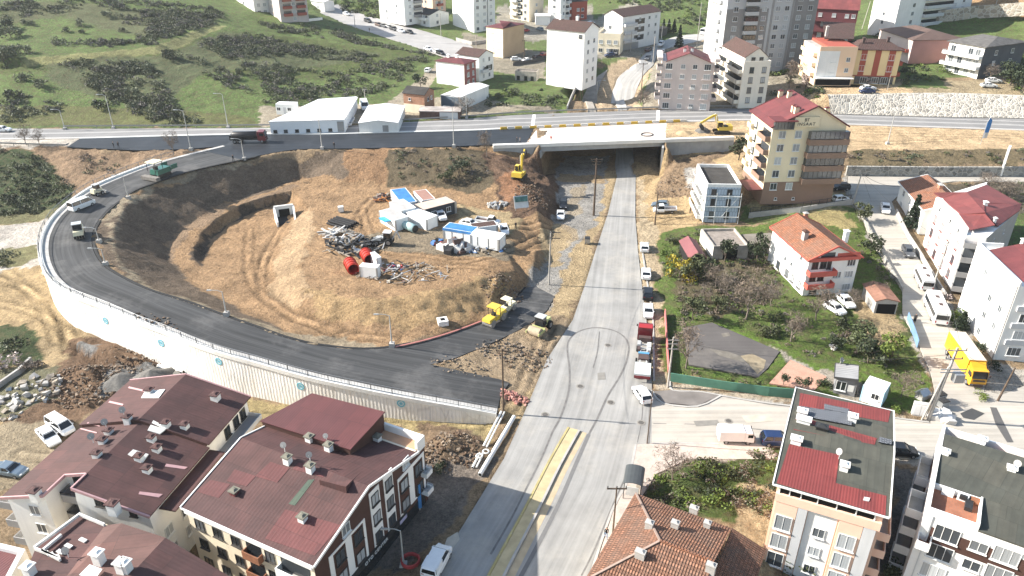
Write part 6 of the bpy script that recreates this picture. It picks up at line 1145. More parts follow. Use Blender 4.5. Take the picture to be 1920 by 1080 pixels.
kline([(1256,716),(1262,733),(1310,735),(1350,742),(1440,757),(1600,775),(1742,793)]);kline([(1222,733),(1243,757),(1307,763),(1351,743)]);kline([(1223,832),(1350,833),(1436,835)]);kline([(1204,470),(1215,540),(1224,600),(1226,715)]);kline([(1192,835),(1178,900),(1147,960),(1107,1080)])
for i,(px,py)in enumerate(((1140,648),(1088,725),(1022,778),(1202,793),(1145,755),(1366,790))):
 b_=G(px,py);mb=MB();mb.tube([(0,0,.0),(0,0,.03)],[.42,.4],mat('cast_iron',(.12,.11,.1),.7,4),14,smooth=False);mb.tube([(0,0,-.02),(0,0,.02)],[.62,.6],mat('manhole_collar',(.28,.26,.23),.7,4),14,smooth=False);o=mb.build('manhole_cover');o.location=b_+V((0,0,.06));tag(o,'round iron manhole cover in a patched collar on the street','manhole','manhole covers in the streets')
for lb,px,mm in(('dark tar patch on the street below the yellow lorry',[(1800,776),(1822,766),(1846,776),(1826,788),(1806,784)],plain('fresh_tar',(.06,.06,.06),.7)),('long dark wet trail on the street at lower right',[(1856,764),(1868,765),(1880,790),(1900,830),(1888,830),(1866,795)],plain('wet_street',(.11,.105,.1),.5)),('bright dried cement patch beside the parked white van',[(838,1010),(858,998),(862,1012),(848,1030),(832,1028)],plain('dry_cement',(.5,.45,.37),.9)),('sandy patch on the old court',[(1388,668),(1410,664),(1436,676),(1432,692),(1420,702),(1404,684)],mat('court_sand',(.33,.27,.18),.6,.8)),('pale worn strip on the old court',[(1330,655),(1365,660),(1400,672),(1395,680),(1350,668)],mat('court_dust',(.2,.18,.15),.6,.9)),('worn spot on the old court',[(1352,626),(1366,624),(1370,630),(1356,633)],MATS['court_dust']),('pale worn spot on the side street',[(1390,780),(1440,778),(1452,790),(1400,794)],mat('street_dust',(.5,.45,.37),.8,.7)),('dark repaired patch on the side street',[(1300,790),(1345,788),(1350,797),(1305,800)],mat('repair_tar',(.24,.225,.2),.8,1)),('dark repaired patch on the main street',[(1120,700),(1134,699),(1136,712),(1121,713)],MATS['repair_tar'])):
 q=GL(px);o0=q[0];mb=MB();mb.add([p-o0+V((0,0,.075))for p in q],[list(range(len(q)))],mm);o=mb.build('street_patch');o.location=o0;o['kind']='structure'
 if o.data.polygons[0].normal.z<0:o.data.flip_normals()
def paint(name,c,metal=.0):
 t=NT(name);t.rough(.28,.6,metal);t.col(t.mix(t.math('MULTIPLY',t.ramp(t.noise(1.5,detail=3),.4,.7),.25),c,sh(c,.75)));return t.m
PC=dict(white=paint('white_paint',(.78,.78,.77)),grey=paint('grey_paint',(.10,.105,.115),.3),black=paint('black_paint',(.018,.02,.024),.2),blue=paint('navy_paint',(.02,.04,.11),.2),silver=paint('silver_paint',(.40,.41,.42),.6),bluegrey=paint('bluegrey_paint',(.16,.21,.26),.4),brown=paint('brown_paint',(.11,.065,.05),.2),red=paint('red_paint',(.36,.025,.025)),yellow=paint('yellow_paint',(.72,.40,.02)),orange=paint('orange_paint',(.75,.36,.02)),dred=paint('dark_red_paint',(.16,.02,.025)),green=paint('machine_green_paint',(.02,.12,.09)),mlime=paint('lime_paint',(.48,.50,.22)),cream=paint('cream_paint',(.70,.64,.45)),ygold=paint('machine_yellow_paint',(.62,.44,.06)),lgrey=paint('light_grey_paint',(.45,.46,.46)))
CARG=NT('car_glass');CARG.rough(.06,.7);CARG.col((.012,.015,.018));CARG=CARG.m
TYR=plain('tyre_rubber',(.018,.018,.018),.85,.2);RIM=plain('wheel_rim',(.38,.38,.39),.35,.5,.6);HEADL=plain('headlight_lens',(.75,.77,.78),.15,.6);TAILL=plain('tail_light_lens',(.35,.015,.015),.2,.6)
def sec(x,z0,z1,w,tuck=.9,top=.92):return[(x,-w*tuck,z0),(x,-w,z0+.16),(x,-w,z1-.16),(x,-w*top,z1),(x,w*top,z1),(x,w,z1-.16),(x,w,z0+.16),(x,w*tuck,z0)]
def wheelmesh(r,w):
 k=('wheel',r,w)
 if k not in WCACHE:
  a=MB().tube([(0,-w/2,0),(0,-w/2+.03,0),(0,w/2-.03,0),(0,w/2,0)],[r*.9,r,r,r*.9],TYR,12).mesh('wheel');b=MB().tube([(0,-w/2-.012,0),(0,w/2+.012,0)],r*.58,RIM,10,smooth=False).mesh('rim');WCACHE[k]=(a,b)
 return WCACHE[k]
CARS={}
SPEC={'hatch':(4.1,1.76,1.5,.95,1.0,1.0,.35,-1.45,-1.95,.32),'sedan':(4.5,1.78,1.46,.92,.98,.95,.3,-1.05,-1.7,.32),'suv':(4.4,1.85,1.68,1.05,1.08,1.05,.45,-1.75,-2.1,.36),'van':(4.5,1.85,1.85,1.1,1.15,1.45,.85,-2.1,-2.2,.33),'minibus':(5.3,2.0,2.1,1.15,1.2,2.1,1.35,-2.5,-2.62,.36)}
def carparts(kind,col):
 k=(kind,col)
 if k in CARS:return CARS[k]
 L,Wd,H,bz,dz,wx0,wx1,rx1,rx0,wr=SPEC[kind];w=Wd/2;l=L/2;m=PC[col];b=MB()
 belt=max(bz,dz)
 b.loft([sec(-l,.38,dz-.22,w*.9),sec(-l+.12,.26,dz,w*.97),sec(rx0+.02,.22,dz+.02,w),sec(wx0,.22,bz+.06,w),sec(l-.5,.22,bz-.04,w*.97),sec(l-.1,.28,bz-.2,w*.92),sec(l,.36,bz-.34,w*.84)],m,smooth=False)
 wt=w*.80;zt=H
 b.loft([[(rx1-.12,-wt,zt-.09),(rx1-.12,wt,zt-.09),(rx1+.1,wt,zt),(rx1+.1,-wt,zt)][::1],[(wx1+.08,-wt,zt-.09),(wx1+.08,wt,zt-.09),(wx1-.15,wt,zt-.01),(wx1-.15,-wt,zt-.01)]],m)
 for s in(-1,1):
  for(xa,za),(xb,zb)in(((wx0,bz+.04),(wx1,zt-.05)),((rx0,dz),(rx1,zt-.05)),(((wx1+rx1)/2-.1,belt),((wx1+rx1)/2-.1,zt-.05))):b.bar((xa,s*w*.93,za),(xb,s*wt*1.0,zb),.11,m)
 if kind in('van','minibus'):
  for s in(-1,1):b.box((rx1*.62+.1,s*w*.875,(belt+H)/2-.02),(abs(rx1)*.72,.1,H-belt-.02),m)if kind=='van' else None
 b.box((0,0,.3),(L*.8,Wd*.8,.2),TYR)
 g=MB();g.loft([[(rx0-.0,-w*.90,dz),(rx0,w*.90,dz),(rx1,wt*.97,zt-.05),(rx1,-wt*.97,zt-.05)],[(rx0+.35,-w*.91,belt),(rx0+.35,w*.91,belt),(rx1+.05,wt*.985,zt-.045),(rx1+.05,-wt*.985,zt-.045)],[(wx0-.3,-w*.91,belt),(wx0-.3,w*.91,belt),(wx1-.05,wt*.985,zt-.045),(wx1-.05,-wt*.985,zt-.045)],[(wx0,-w*.88,bz),(wx0,w*.88,bz),(wx1,wt*.97,zt-.05),(wx1,-wt*.97,zt-.05)]],CARG)
 hl=MB().box((l-.12,0,bz-.27),(.16,.34,.17),HEADL).mesh('headlight');tl=MB().box((-l+.07,0,dz-.24),(.12,.28,.22),TAILL).mesh('tail_light');mr=MB().box((0,0,0),(.12,.2,.15),m).mesh('mirror')
 CARS[k]=(b.mesh('body'),g.mesh('window_glass'),hl,tl,mr);return CARS[k]
GCAR={}
def place(o,px,py,to=None,ang=None,h=None,dz=.06):
 p=P(px,py,h)if h is not None else G(px,py)
 if to is not None:
  q=P(to[0],to[1],h)if h is not None else G(*to);d=q-p;ang=math.atan2(d.y,d.x);ln=math.hypot(d.x,d.y)
  L=4;a=V((p.x,p.y))+V((d.x,d.y)).normalized()*1.5;b=V((p.x,p.y))-V((d.x,d.y)).normalized()*1.5
  if h is None:
   za,zb=hq(a.x,a.y),hq(b.x,b.y);o.rotation_euler=(0,-max(-.25,min(.25,math.atan2(za-zb,3))),ang);p=V((p.x,p.y,(za+zb)/2))
 if o.rotation_euler[2]==0:o.rotation_euler=(0,0,ang)
 o.location=p+V((0,0,dz));return o
def car(kind,col,px,py,to,label,group=None,h=None,cat='car',name=None,sc=1.0):
 r=empty(name or{'van':'parked_van','minibus':'minibus'}.get(kind,'parked_car'),(0,0,0),0,label,cat,group);L,Wd,H,bz,dz,*_r=SPEC[kind];wr=_r[-1]
 bo,gl,hl,tl,mr=carparts(kind,col);link('body',bo,r);link('window_glass',gl,r)
 wm,rm=wheelmesh(wr,.22)
 for x in(L*.31,-L*.3):
  for s in(-1,1):o=link('wheel',wm,r);o.location=(x,s*(Wd/2-.1),wr);link('rim',rm,o)
 for s in(-1,1):
  o=link('headlight',hl,r);o.location=(0,s*Wd*.33,0);o=link('tail_light',tl,r);o.location=(0,s*Wd*.36,0);o=link('mirror',mr,r);o.location=(SPEC[kind][5]-.25,s*(Wd/2+.06),bz+.1)
 place(r,px,py,to,h=h);r.scale=(sc,)*3;return r
c=car
c('hatch','white',1208,468,(1207,440),'white hatchback parked furthest up the kerb of the main street');c('sedan','white',1211,518,(1210,480),'white saloon between the furthest hatchback and the black car on the main street');c('suv','black',1214,556,(1213,520),'black car parked on the main street kerb behind two white cars');c('hatch','white',1215,590,(1216,620),'white hatchback parked directly in front of the long red truck')
c('suv','black',1056,389,(1056,410),'dark car driving on the gravel detour ahead of a white one');c('sedan','white',1051,408,(1051,440),'white saloon on the gravel detour behind a dark car');c('hatch','bluegrey',1238,388,(1215,388),'blue grey car half hidden behind the white pickup at the building site')
c('hatch','white',1577,378,(1620,376),'white hatchback parked beside the yellow tower');c('suv','black',1574,356,(1540,356),'dark car in the shade of the yellow tower');c('sedan','white',1659,395,(1664,425),'white car at the top of the lane facing the camera');c('hatch','grey',1702,477,(1716,500),'dark grey hatchback halfway down the lane')
c('sedan','white',1584,570,(1600,585),'white saloon in the dirt yard, nearer to the garage');c('hatch','white',1564,584,(1584,596),'white car in the dirt yard, nearer to the bare tree');c('suv','blue',1456,832,(1490,833),'dark blue car parked behind the white delivery van');c('hatch','black',1688,852,(1740,856),'black car between the pink and the white apartment buildings')
c('van','white',820,1062,(838,1028),'white van parked at the bottom edge in front of the auto shop',cat='van',sc=1.05);c('minibus','white',116,806,(138,822),'white minibus with black windows behind the stepped roof block',cat='minibus',sc=.9);c('sedan','white',93,824,(106,838),'white car beside the white minibus at left');c('sedan','bluegrey',22,888,(50,893),'blue grey car at the left edge below the minibus')
c('minibus','white',155,390,(186,378),'white minibus driving up the loop ramp',h=7.9,cat='minibus');c('sedan','white',6,247,(40,247),'white car on the highway at the far left edge',h=HH)
UP='upper street cars'
c('van','white',1239,86,(1225,96),'white van leaving the bend of the upper street',h=9.8,cat='van');c('suv','brown',1216,96,(1230,88),'brown car parked on the dusty verge of the upper street');c('hatch','silver',1244,99,(1260,91),'silver car in the bend of the upper street',h=9);c('hatch','grey',1214,112,(1204,122),'dark grey car rounding the upper street towards the bridge',h=7.8);c('hatch','blue',1143,106,(1130,108),'dark blue car in front of the brown roofed white house')
c('minibus','white',1322,64,(1340,58),'white lorry shaped van beside the grey tower',h=11,cat='van',sc=1.25);c('hatch','white',1108,46,(1120,42),'white boxy car left of the brown roofed white house');c('hatch','red',985,60,(1000,58),'red car in the yard behind the ochre house');c('hatch','bluegrey',1012,57,(1000,52),'blue grey car beside the red one behind the ochre house');c('hatch','white',968,114,(985,114),'white car at the fence right of the ochre house');c('sedan','white',990,116,(1010,114),'white saloon second from the ochre house at the fence');c('hatch','black',1008,110,(1024,106),'black car near the blank white block');c('hatch','red',1020,105,(1030,101),'red car tucked against the blank white block')
for kd,co,x,y,lb in(('hatch','white',650,29,'white car at the top of the hill street'),('suv','black',690,42,'dark car crossing the hill street'),('hatch','brown',710,49,'dark brown car at the kerb of the hill street, first of the row'),('hatch','grey',719,51,'dark grey car second in the row on the hill street'),('hatch','silver',730,53,'silver car in the row on the hill street'),('suv','black',738,57,'black car beside the silver one on the hill street'),('hatch','white',752,61,'white car at the lower end of the row on the hill street'),('hatch','black',768,63,'dark car last of the row on the hill street'),('hatch','white',803,95,'white car at the foot of the hill street'),('hatch','white',820,100,'white car in the cluster at the street bend'),('suv','black',826,103,'dark car in the cluster at the street bend')):c(kd,co,x,y,(x+18,y+6),lb)
c('minibus','white',684,204,(692,224),'white van between the two white warehouses',cat='van',sc=1.15);c('hatch','white',803,135,(812,128),'pale car on the lane left of the brick red fronted house');c('sedan','white',1627,169,(1660,168),'white car behind the dark blue one before the yellow red house');c('sedan','blue',1625,175,(1600,175),'dark blue car in front of the yellow red house');c('sedan','white',1862,155,(1890,156),'white car behind another at the balcony house');c('sedan','white',1853,164,(1885,165),'white car nearer the stone wall at the balcony house');c('hatch','white',1506,131,(1490,132),'white car under the bare trees left of the peach house')
c('suv','white',826,410,(840,425),'white car beside the white site containers');c('sedan','white',881,424,(900,428),'white car behind the blue sheeted site cabin');c('hatch','white',945,436,(950,450),'white car at the right end of the site cabins')
c('hatch','white',1203,746,(1192,730),'small white car parked askew at the street corner')
def pickup(label,px,py,to,col='white',bed=True):
 r=empty('pickup_truck',(0,0,0),0,label,'pickup');m=PC[col];b=MB();b.loft([sec(.1,.4,1.15,.92),sec(1.7,.4,1.15,.92),sec(2.45,.45,1.05,.88),sec(2.6,.5,.9,.8)],m);b.loft([[(.1,-.86,1.15),(.1,.86,1.15),(.25,.74,1.9),(.25,-.74,1.9)],[(1.7,-.86,1.15),(1.7,.86,1.15),(1.15,.74,1.92),(1.15,-.74,1.92)]],CARG);b.box((.7,0,1.92),(1.05,1.5,.07),m);b.build('cab',r)
 b=MB();b.box((-1.35,0,.78),(2.75,1.9,.12),MATS['dark_cap'])
 for s in(-1,1):b.box((-1.35,s*.93,1.03),(2.75,.06,.4),m)
 b.box((-2.7,0,1.03),(.06,1.8,.4),m);b.box((-.02,0,1.1),(.06,1.8,.55),m);b.build('load_bed',r)
 wm,rm=wheelmesh(.36,.24)
 for x in(1.75,-1.6):
  for s in(-1,1):o=link('wheel',wm,r);o.location=(x,s*.8,.36);link('rim',rm,o)
 return place(r,px,py,to)
pickup('white crew cab pickup with open dark bed at the building site',1246,399,(1220,400));pickup('white pickup parked between the site cabins',915,421,(935,424))
def bus(label,px,py,to,L=8.2,Wd=2.35,H=2.9):
 r=empty('bus',(0,0,0),0,label,'bus');w=Wd/2;l=L/2;m=PC['white']
 def s5(x,z0,z1,k=1.):return[(x,-w*k*.94,z0),(x,-w*k,z0+.2),(x,-w*k,z1-.35),(x,-w*k*.86,z1),(x,w*k*.86,z1),(x,w*k,z1-.35),(x,w*k,z0+.2),(x,w*k*.94,z0)]
 MB().loft([s5(-l,.5,H-.15,.94),s5(-l+.25,.35,H),s5(l-.5,.35,H),s5(l,.45,H-.35,.93)],m).build('body',r)
 b=MB()
 for s in(-1,1):b.box((-.1,s*(w+.004),H*.62),(L-1.1,.03,H*.3),CARG)
 b.build('side_windows',r);b=MB();b.box((l-.1,0,H*.6),(.14,Wd*.86,H*.36),CARG);b.build('windscreen',r);MB().box((-l-.0,0,H*.62),(.06,Wd*.84,H*.3),CARG).build('rear_window',r)
 for x in(-1.5,1.2):MB().box((x,0,H+.04),(.8,.6,.1),MATS['dark_cap']).build('roof_hatch',r)
 wm,rm=wheelmesh(.42,.28)
 for x in(l*.6,-l*.55):
  for s in(-1,1):o=link('wheel',wm,r);o.location=(x,s*(w-.13),.42);link('rim',rm,o)
 hl=MB().box((l-.03,0,.8),(.1,.3,.2),HEADL).mesh('headlight');tl=MB().box((-l+.04,0,.9),(.1,.2,.4),TAILL).mesh('tail_light')
 for s in(-1,1):o=link('headlight',hl,r);o.location.y=s*.8;o=link('tail_light',tl,r);o.location.y=s*.9
 return place(r,px,py,to)
bus('white midibus with dark rear window on the lane behind the yellow lorry',1752,590,(1733,545));bus('white minibus parked at the wall further up the lane',1729,532,(1712,495),6.2,2.1,2.6)
def lorry_cab(r,x0,L,Wd,H,m,z0=.7):
 w=Wd/2;b=MB();b.loft([[(x0,-w,z0),(x0,w,z0),(x0,w,H-.1),(x0,-w,H-.1)],[(x0+.2,-w,z0),(x0+.2,w,z0),(x0+.2,w,H),(x0+.2,-w,H)],[(x0+L-.35,-w,z0-.1),(x0+L-.35,w,z0-.1),(x0+L-.35,w*.96,H-.05),(x0+L-.35,-w*.96,H-.05)],[(x0+L,-w*.95,z0-.1),(x0+L,w*.95,z0-.1),(x0+L-.08,w*.9,H*.62),(x0+L-.08,-w*.9,H*.62)],],m);c_=b.build('cab',r)
 MB().add([(x0+L-.05,-w*.86,H*.6),(x0+L-.05,w*.86,H*.6),(x0+L-.3,w*.84,H-.12),(x0+L-.3,-w*.84,H-.12),(x0+L+.02,-w*.86,H*.6),(x0+L+.02,w*.86,H*.6),(x0+L-.24,w*.84,H-.1),(x0+L-.24,-w*.84,H-.1)],[(0,1,2,3),(7,6,5,4),(4,5,1,0),(5,6,2,1),(6,7,3,2),(7,4,0,3)],CARG).build('windscreen',c_)
 b=MB()
 for s in(-1,1):b.box((x0+L*.55,s*(w+.004),H*.74),(L*.5,.03,H*.24),CARG)
 b.build('side_windows',c_);MB().box((x0+L+.03,0,z0),(.14,Wd*.96,.32),MATS['dark_cap']).build('bumper',r);MB().box((x0+L-.02,0,H*.47),(.06,Wd*.7,.3),MATS['dark_cap']).build('grille',c_)
 for s in(-1,1):MB().box((x0+L+.06,s*w*.75,z0+.02),(.08,.34,.18),HEADL).build('headlight',r);MB().box((x0+L-.1,s*(w+.18),H*.75),(.1,.22,.4),MATS['dark_cap']).build('mirror',c_)
def axles(r,xs,Wd,rad=.5,dbl=()):
 wm,rm=wheelmesh(rad,.3)
 for x in xs:
  for s in(-1,1):o=link('wheel',wm,r);o.location=(x,s*(Wd/2-.16),rad);link('rim',rm,o)
r=empty('box_lorry',(0,0,0),0,'yellow box lorry with pale roof parked on the street by the white apartments','lorry')
lorry_cab(r,2.6,1.9,2.4,3.0,PC['orange']);b=MB();b.box((-1.55,0,2.35),(8.1,2.5,2.8),PC['orange']);b.box((-1.55,0,3.78),(8.0,2.42,.06),mat('lorry_tarp_roof',(.62,.52,.42),.85,.4));b.build('box_body',r);MB().box((-1.2,0,.8),(8.4,.9,.3),MATS['black_metal']).build('chassis',r);MB().loft([[(2.6,-1.1,3.0),(2.6,1.1,3.0),(2.6,1.1,3.6),(2.6,-1.1,3.6)],[(4.0,-1.0,2.95),(4.0,1.0,2.95),(3.4,1.0,3.1),(3.4,-1.0,3.1)]],PC['orange']).build('wind_deflector',r)
axles(r,(3.5,-3.2,-4.4),2.45);place(r,1808,697,(1829,728))
r=empty('flatbed_truck',(0,0,0),0,'long truck with dark red cab, bare ladder frame and pale rear deck at the kerb','truck')
lorry_cab(r,4.5,2.0,2.4,3.0,PC['dred']);MB().box((4.9,0,3.05),(1.2,2.2,.12),PC['red']).build('cab_roof',r)
b=MB()
for s in(-.5,.5):b.box((-1.2,s,.95),(11.2,.16,.3),PC['lgrey'])
for i in range(8):b.box((3.6-i*1.1,0,.95),(.14,1.0,.2),PC['lgrey'])
b.build('ladder_frame',r);b=MB();b.box((3.6,0,1.4),(.8,2.0,.8),MATS['dark_cap']);b.box((2.4,.85,1.1),(1.2,.5,.6),PC['lgrey']);b.box((2.2,-.85,1.05),(1.4,.5,.5),MATS['pale_metal']);b.box((.9,.8,1.1),(1.0,.5,.5),MATS['dark_cap']);b.box((.7,-.8,1.1),(.9,.5,.6),PC['lgrey']);b.build('tanks',r)
MB().box((-.6,0,1.25),(.5,1.7,.3),plain('blue_crossbeam',(.1,.3,.5))).build('crossbeam',r);b=MB();b.box((-5.2,0,1.35),(3.3,2.45,.3),mat('pale_deck',(.52,.55,.54),.85,1));b.box((-1.5,0,1.15),(1.5,1.6,.35),MATS['dark_cap']);b.build('rear_deck',r);MB().box((-6.9,0,.95),(.16,2.4,.4),PC['dred']).build('rear_bumper',r)
axles(r,(5.6,1.9,-1.8,-3.1,-5.6),2.45);place(r,1206,672,(1209,628))
r=empty('tanker_truck',(0,0,0),0,'dark red cab lorry with a black bitumen tank on the new asphalt','tanker');lorry_cab(r,2.2,2.0,2.4,3.0,PC['dred']);MB().tube([(-4.3,0,1.9),(-4.1,0,1.9),(1.7,0,1.9),(1.9,0,1.9)],[.8,1.0,1.0,.8],mat('black_tank',(.03,.03,.032),.7,1,.4),14).build('tank',r);b=MB();b.box((-1.4,0,.85),(7,1.0,.3),MATS['black_metal']);b.box((-4.6,0,1.5),(.6,2.2,1.2),MATS['black_metal']);b.box((-1.2,0,2.95),(5.6,.5,.08),MATS['rail_metal']);b.build('chassis',r);axles(r,(3.2,-2.4,-3.7),2.4);place(r,470,267,(520,266),h=HH)
r=empty('delivery_van',(0,0,0),0,'white delivery van parked along the side street pavement','van');lorry_cab(r,.95,1.35,1.8,2.0,PC['white'],.55);MB().box((-.75,0,1.35),(3.4,1.85,1.6),PC['white']).build('box_body',r,bevel=.08);axles(r,(1.5,-1.4),1.8,.33);place(r,1378,827,(1420,828))
def tracks(r,L,Wd,h=.85,tw=.5,m=None):
 for s in(-1,1):
  y=s*(Wd/2-tw/2);pr=[]
  for x,z in((-L/2+.2,0),(L/2-.2,0),(L/2,h*.5),(L/2-.2,h),(-L/2+.2,h),(-L/2,h*.5)):pr.append((x,z))
  MB().loft([[(x,y-tw/2,z)for x,z in pr],[(x,y+tw/2,z)for x,z in pr]],mat('track_steel',(.05,.045,.04),.6,3)).build('track',r)
def excavator(label,px,py,ang,h=None,swing=0,b1=(3.2,3.6),b2=(5.6,2.0),bk=(5.0,.6),sc=1.):
 r=empty('excavator',(0,0,0),0,label,'excavator');Y=PC['ygold'];tracks(r,4.4,3.0);M=Matrix.Rotation(swing,4,'Z')
 def put(mb,name,par=r):mb.v=[tuple(M@V(v))for v in mb.v];return mb.build(name,par)
 hs=MB();hs.box((-.7,0,1.55),(3.6,2.7,.9),Y);hs.box((-2.0,0,1.7),(1.2,2.75,1.2),Y,taper=.95);hs.box((-1.1,0,2.05),(1.4,1.6,.25),MATS['black_metal']);put(hs,'house')
 cb=MB();cb.box((.75,.8,2.45),(1.5,1.0,1.5),CARG,taper=.92);cb.box((.75,.8,3.22),(1.45,1.0,.1),Y)
 for x in(.05,1.45):
  for y in(.33,1.27):cb.bar((x,y,1.7),(x*.96+.02,y*.98,3.2),.09,Y)
 put(cb,'cab');p0=(1.0,-.2,1.8);mid=((p0[0]+b1[0])/2-.3,-.2,max(p0[2],b1[1])+.9);e1=(b1[0],-.2,b1[1]);e2=(b2[0],-.2,b2[1])
 bm=MB();bm.bar(p0,mid,.5,Y,.7);bm.bar(mid,e1,.42,Y,.55);put(bm,'boom');st=MB();ext=V(e1)+(V(e1)-V(e2)).normalized()*.7;st.bar(ext,e2,.36,Y,.5);put(st,'stick')
 cy=MB();cy.tube([(1.3,.15,1.9),V(mid)+V((-.2,.35,-.2))],.1,MATS['pale_metal'],6);cy.tube([V(mid)+V((0,0,.35)),ext],.1,MATS['pale_metal'],6);put(cy,'ram')
 d=V((bk[0],-.2,bk[1]));a=V(e2);bu=MB();pts=[a,a.lerp(d,.5)+V((.45,0,0)),d,d+V((-.7,0,.15)),a.lerp(d,.5)+V((-.75,0,.1))]
 bu.loft([[p+V((0,-.6,0))for p in pts],[p+V((0,.6,0))for p in pts]],MATS['black_metal']);put(bu,'bucket');o=place(r,px,py,ang=ang,h=h,dz=.05);o.scale=(sc,)*3;return o
excavator('yellow crawler excavator on the sandy shoulder scooping gravel right of the bridge',1352,250,math.pi-.05,HH,0,(3.6,4.0),(5.7,2.6),(5.4,.8));excavator('yellow excavator working on the spoil bank below the left end of the bridge',974,335,1.25,None,0,(2.2,5.0),(3.6,6.6),(3.3,5.4),.95)
def roller(label,px,py,to,col,kind='drum',h=None,sc=1.):
 r=empty('road_roller',(0,0,0),0,label,'road roller');m=PC[col];DR=mat('drum_steel',(.30,.28,.26),.7,2,.5)
 def canopy(x,z,m2):
  b=MB()
  for sx in(-.55,.55):
   for s in(-.7,.7):b.bar((x+sx,s,1.2),(x+sx,s,z),.08,MATS['black_metal'])
  b.build('canopy_frame',r);MB().box((x,0,z+.06),(1.5,1.75,.14),m2).build('canopy',r)
 if kind=='tandem':
  for x in(-1.35,1.35):MB().tube([(x,-.85,.6),(x,.85,.6)],.6,DR,18,smooth=False).build('drum',r)
  b=MB();b.box((1.35,0,1.25),(1.7,1.5,.55),m,taper=.85);b.box((-1.35,0,1.25),(1.6,1.5,.5),m,taper=.9);b.box((0,0,.95),(1.2,1.3,.7),m);b.build('body',r);canopy(0,2.75,m);MB().box((-.2,0,1.5),(.5,.5,.6),MATS['black_metal']).build('seat',r)
 elif kind=='tyre':
  wm,rm=wheelmesh(.48,.38)
  for x in(-1.5,1.5):
   for y in(-.72,-.24,.24,.72):o=link('wheel',wm,r);o.location=(x,y,.48);link('rim',rm,o)
  b=MB();b.box((0,0,1.25),(4.2,1.85,.8),m,taper=.92);b.box((1.2,0,1.85),(1.5,1.6,.5),m,taper=.85);b.build('body',r);MB().box((-.4,0,2.25),(1.5,1.6,1.2),CARG,taper=.95).build('cab_glass',r);MB().box((-.4,0,2.92),(1.6,1.75,.14),PC['lgrey']).build('cab_roof',r)
 else:
  MB().tube([(1.7,-1.05,.75),(1.7,1.05,.75)],.75,mat('dusty_drum',(.42,.34,.24),.8,2),18,smooth=False).build('drum',r);b=MB()
  for s in(-1.15,1.15):b.box((1.6,s,.8),(2.0,.14,.4),m)
  b.box((.55,0,.85),(.2,2.3,.5),m);b.build('drum_frame',r);MB().box((-1.5,0,1.35),(1.8,1.5,.8),m,taper=.85).build('engine_hood',r);MB().box((-.1,0,1.9),(1.3,1.5,1.5),CARG,taper=.92).build('cab_glass',r);MB().box((-.1,0,2.72),(1.4,1.6,.12),PC['lgrey']).build('cab_roof',r);wm,rm=wheelmesh(.72,.5)
  for s in(-1,1):o=link('wheel',wm,r);o.location=(-1.5,s*.85,.72);link('rim',rm,o)
 place(r,px,py,to,h=h);r.scale=(sc,)*3;return r
roller('pale yellow rubber tyred roller on the left bend of the loop ramp',150,443,(152,415),'cream','tyre',7.7,.95);roller('yellow tandem roller in front of a second one at the lower ramp',927,605,(950,588),'ygold','tandem',.6,1.15);roller('pale yellow tandem roller further up the ramp branch, partly hidden',950,585,(975,568),'cream','tandem',.3,.95);roller('green single drum soil roller on the verge by the main street',1013,621,(1000,632),'mlime','drum',None,1.05)
r=empty('asphalt_paver',(0,0,0),0,'green asphalt paver with pale yellow canopy on the upper ramp','paver');tracks(r,3.6,2.4,.8,.4);MB().box((.2,0,1.3),(3.6,2.3,1.0),PC['green'],taper=.92).build('body',r);b=MB();b.box((2.6,0,1.2),(1.5,2.8,.2),MATS['black_metal'])
for s in(-1,1):b.box((2.6,s*1.4,1.6),(1.6,.12,.9),PC['green'])
b.build('hopper',r);MB().box((-2.6,0,.45),(1.1,4.2,.7),mat('screed_steel',(.22,.2,.18),.7,2)).build('screed',r);MB().box((-1.0,0,3.5),(2.4,2.5,.16),PC['cream']).build('canopy',r);b=MB()
for x in(-2.0,.0):
 for s in(-1.05,1.05):b.bar((x,s,1.6),(x,s,3.45),.09,MATS['black_metal'])
b.build('canopy_frame',r);MB().box((-.9,0,2.1),(.7,.7,.7),MATS['black_metal']).build('seat',r);place(r,302,331,(340,316),h=8.4);r.scale=(1.1,)*3
r=empty('backhoe_loader',(0,0,0),0,'pale backhoe loader parked in the middle of the pipe and scrap yard','loader');b=MB();b.box((.6,0,1.2),(2.4,1.0,.7),PC['lgrey'],taper=.9);b.box((-.5,0,1.0),(2.2,1.2,.6),MATS['black_metal']);b.build('body',r);MB().box((-.7,0,2.0),(1.5,1.5,1.4),CARG,taper=.92).build('cab_glass',r);MB().box((-.7,0,2.75),(1.6,1.6,.14),PC['white']).build('cab_roof',r)
wm,rm=wheelmesh(.75,.45)
for s in(-1,1):o=link('wheel',wm,r);o.location=(-1.0,s*.85,.75);link('rim',rm,o)
wm,rm=wheelmesh(.5,.35)
for s in(-1,1):o=link('wheel',wm,r);o.location=(1.4,s*.8,.5);link('rim',rm,o)
b=MB()
for s in(-.6,.6):b.bar((.4,s,1.7),(2.6,s,.8),.16,PC['lgrey'],.25)
b.build('loader_arm',r);MB().loft([[(2.5,y,.15),(3.3,y,.1),(2.7,y,.9)]for y in(-1.1,1.1)],MATS['black_metal']).build('bucket',r);b=MB();b.bar((-1.6,0,1.2),(-2.6,0,3.0),.26,PC['lgrey']);b.bar((-2.6,0,3.0),(-3.2,0,1.4),.22,PC['lgrey']);b.build('backhoe_arm',r);place(r,722,458,(690,456))
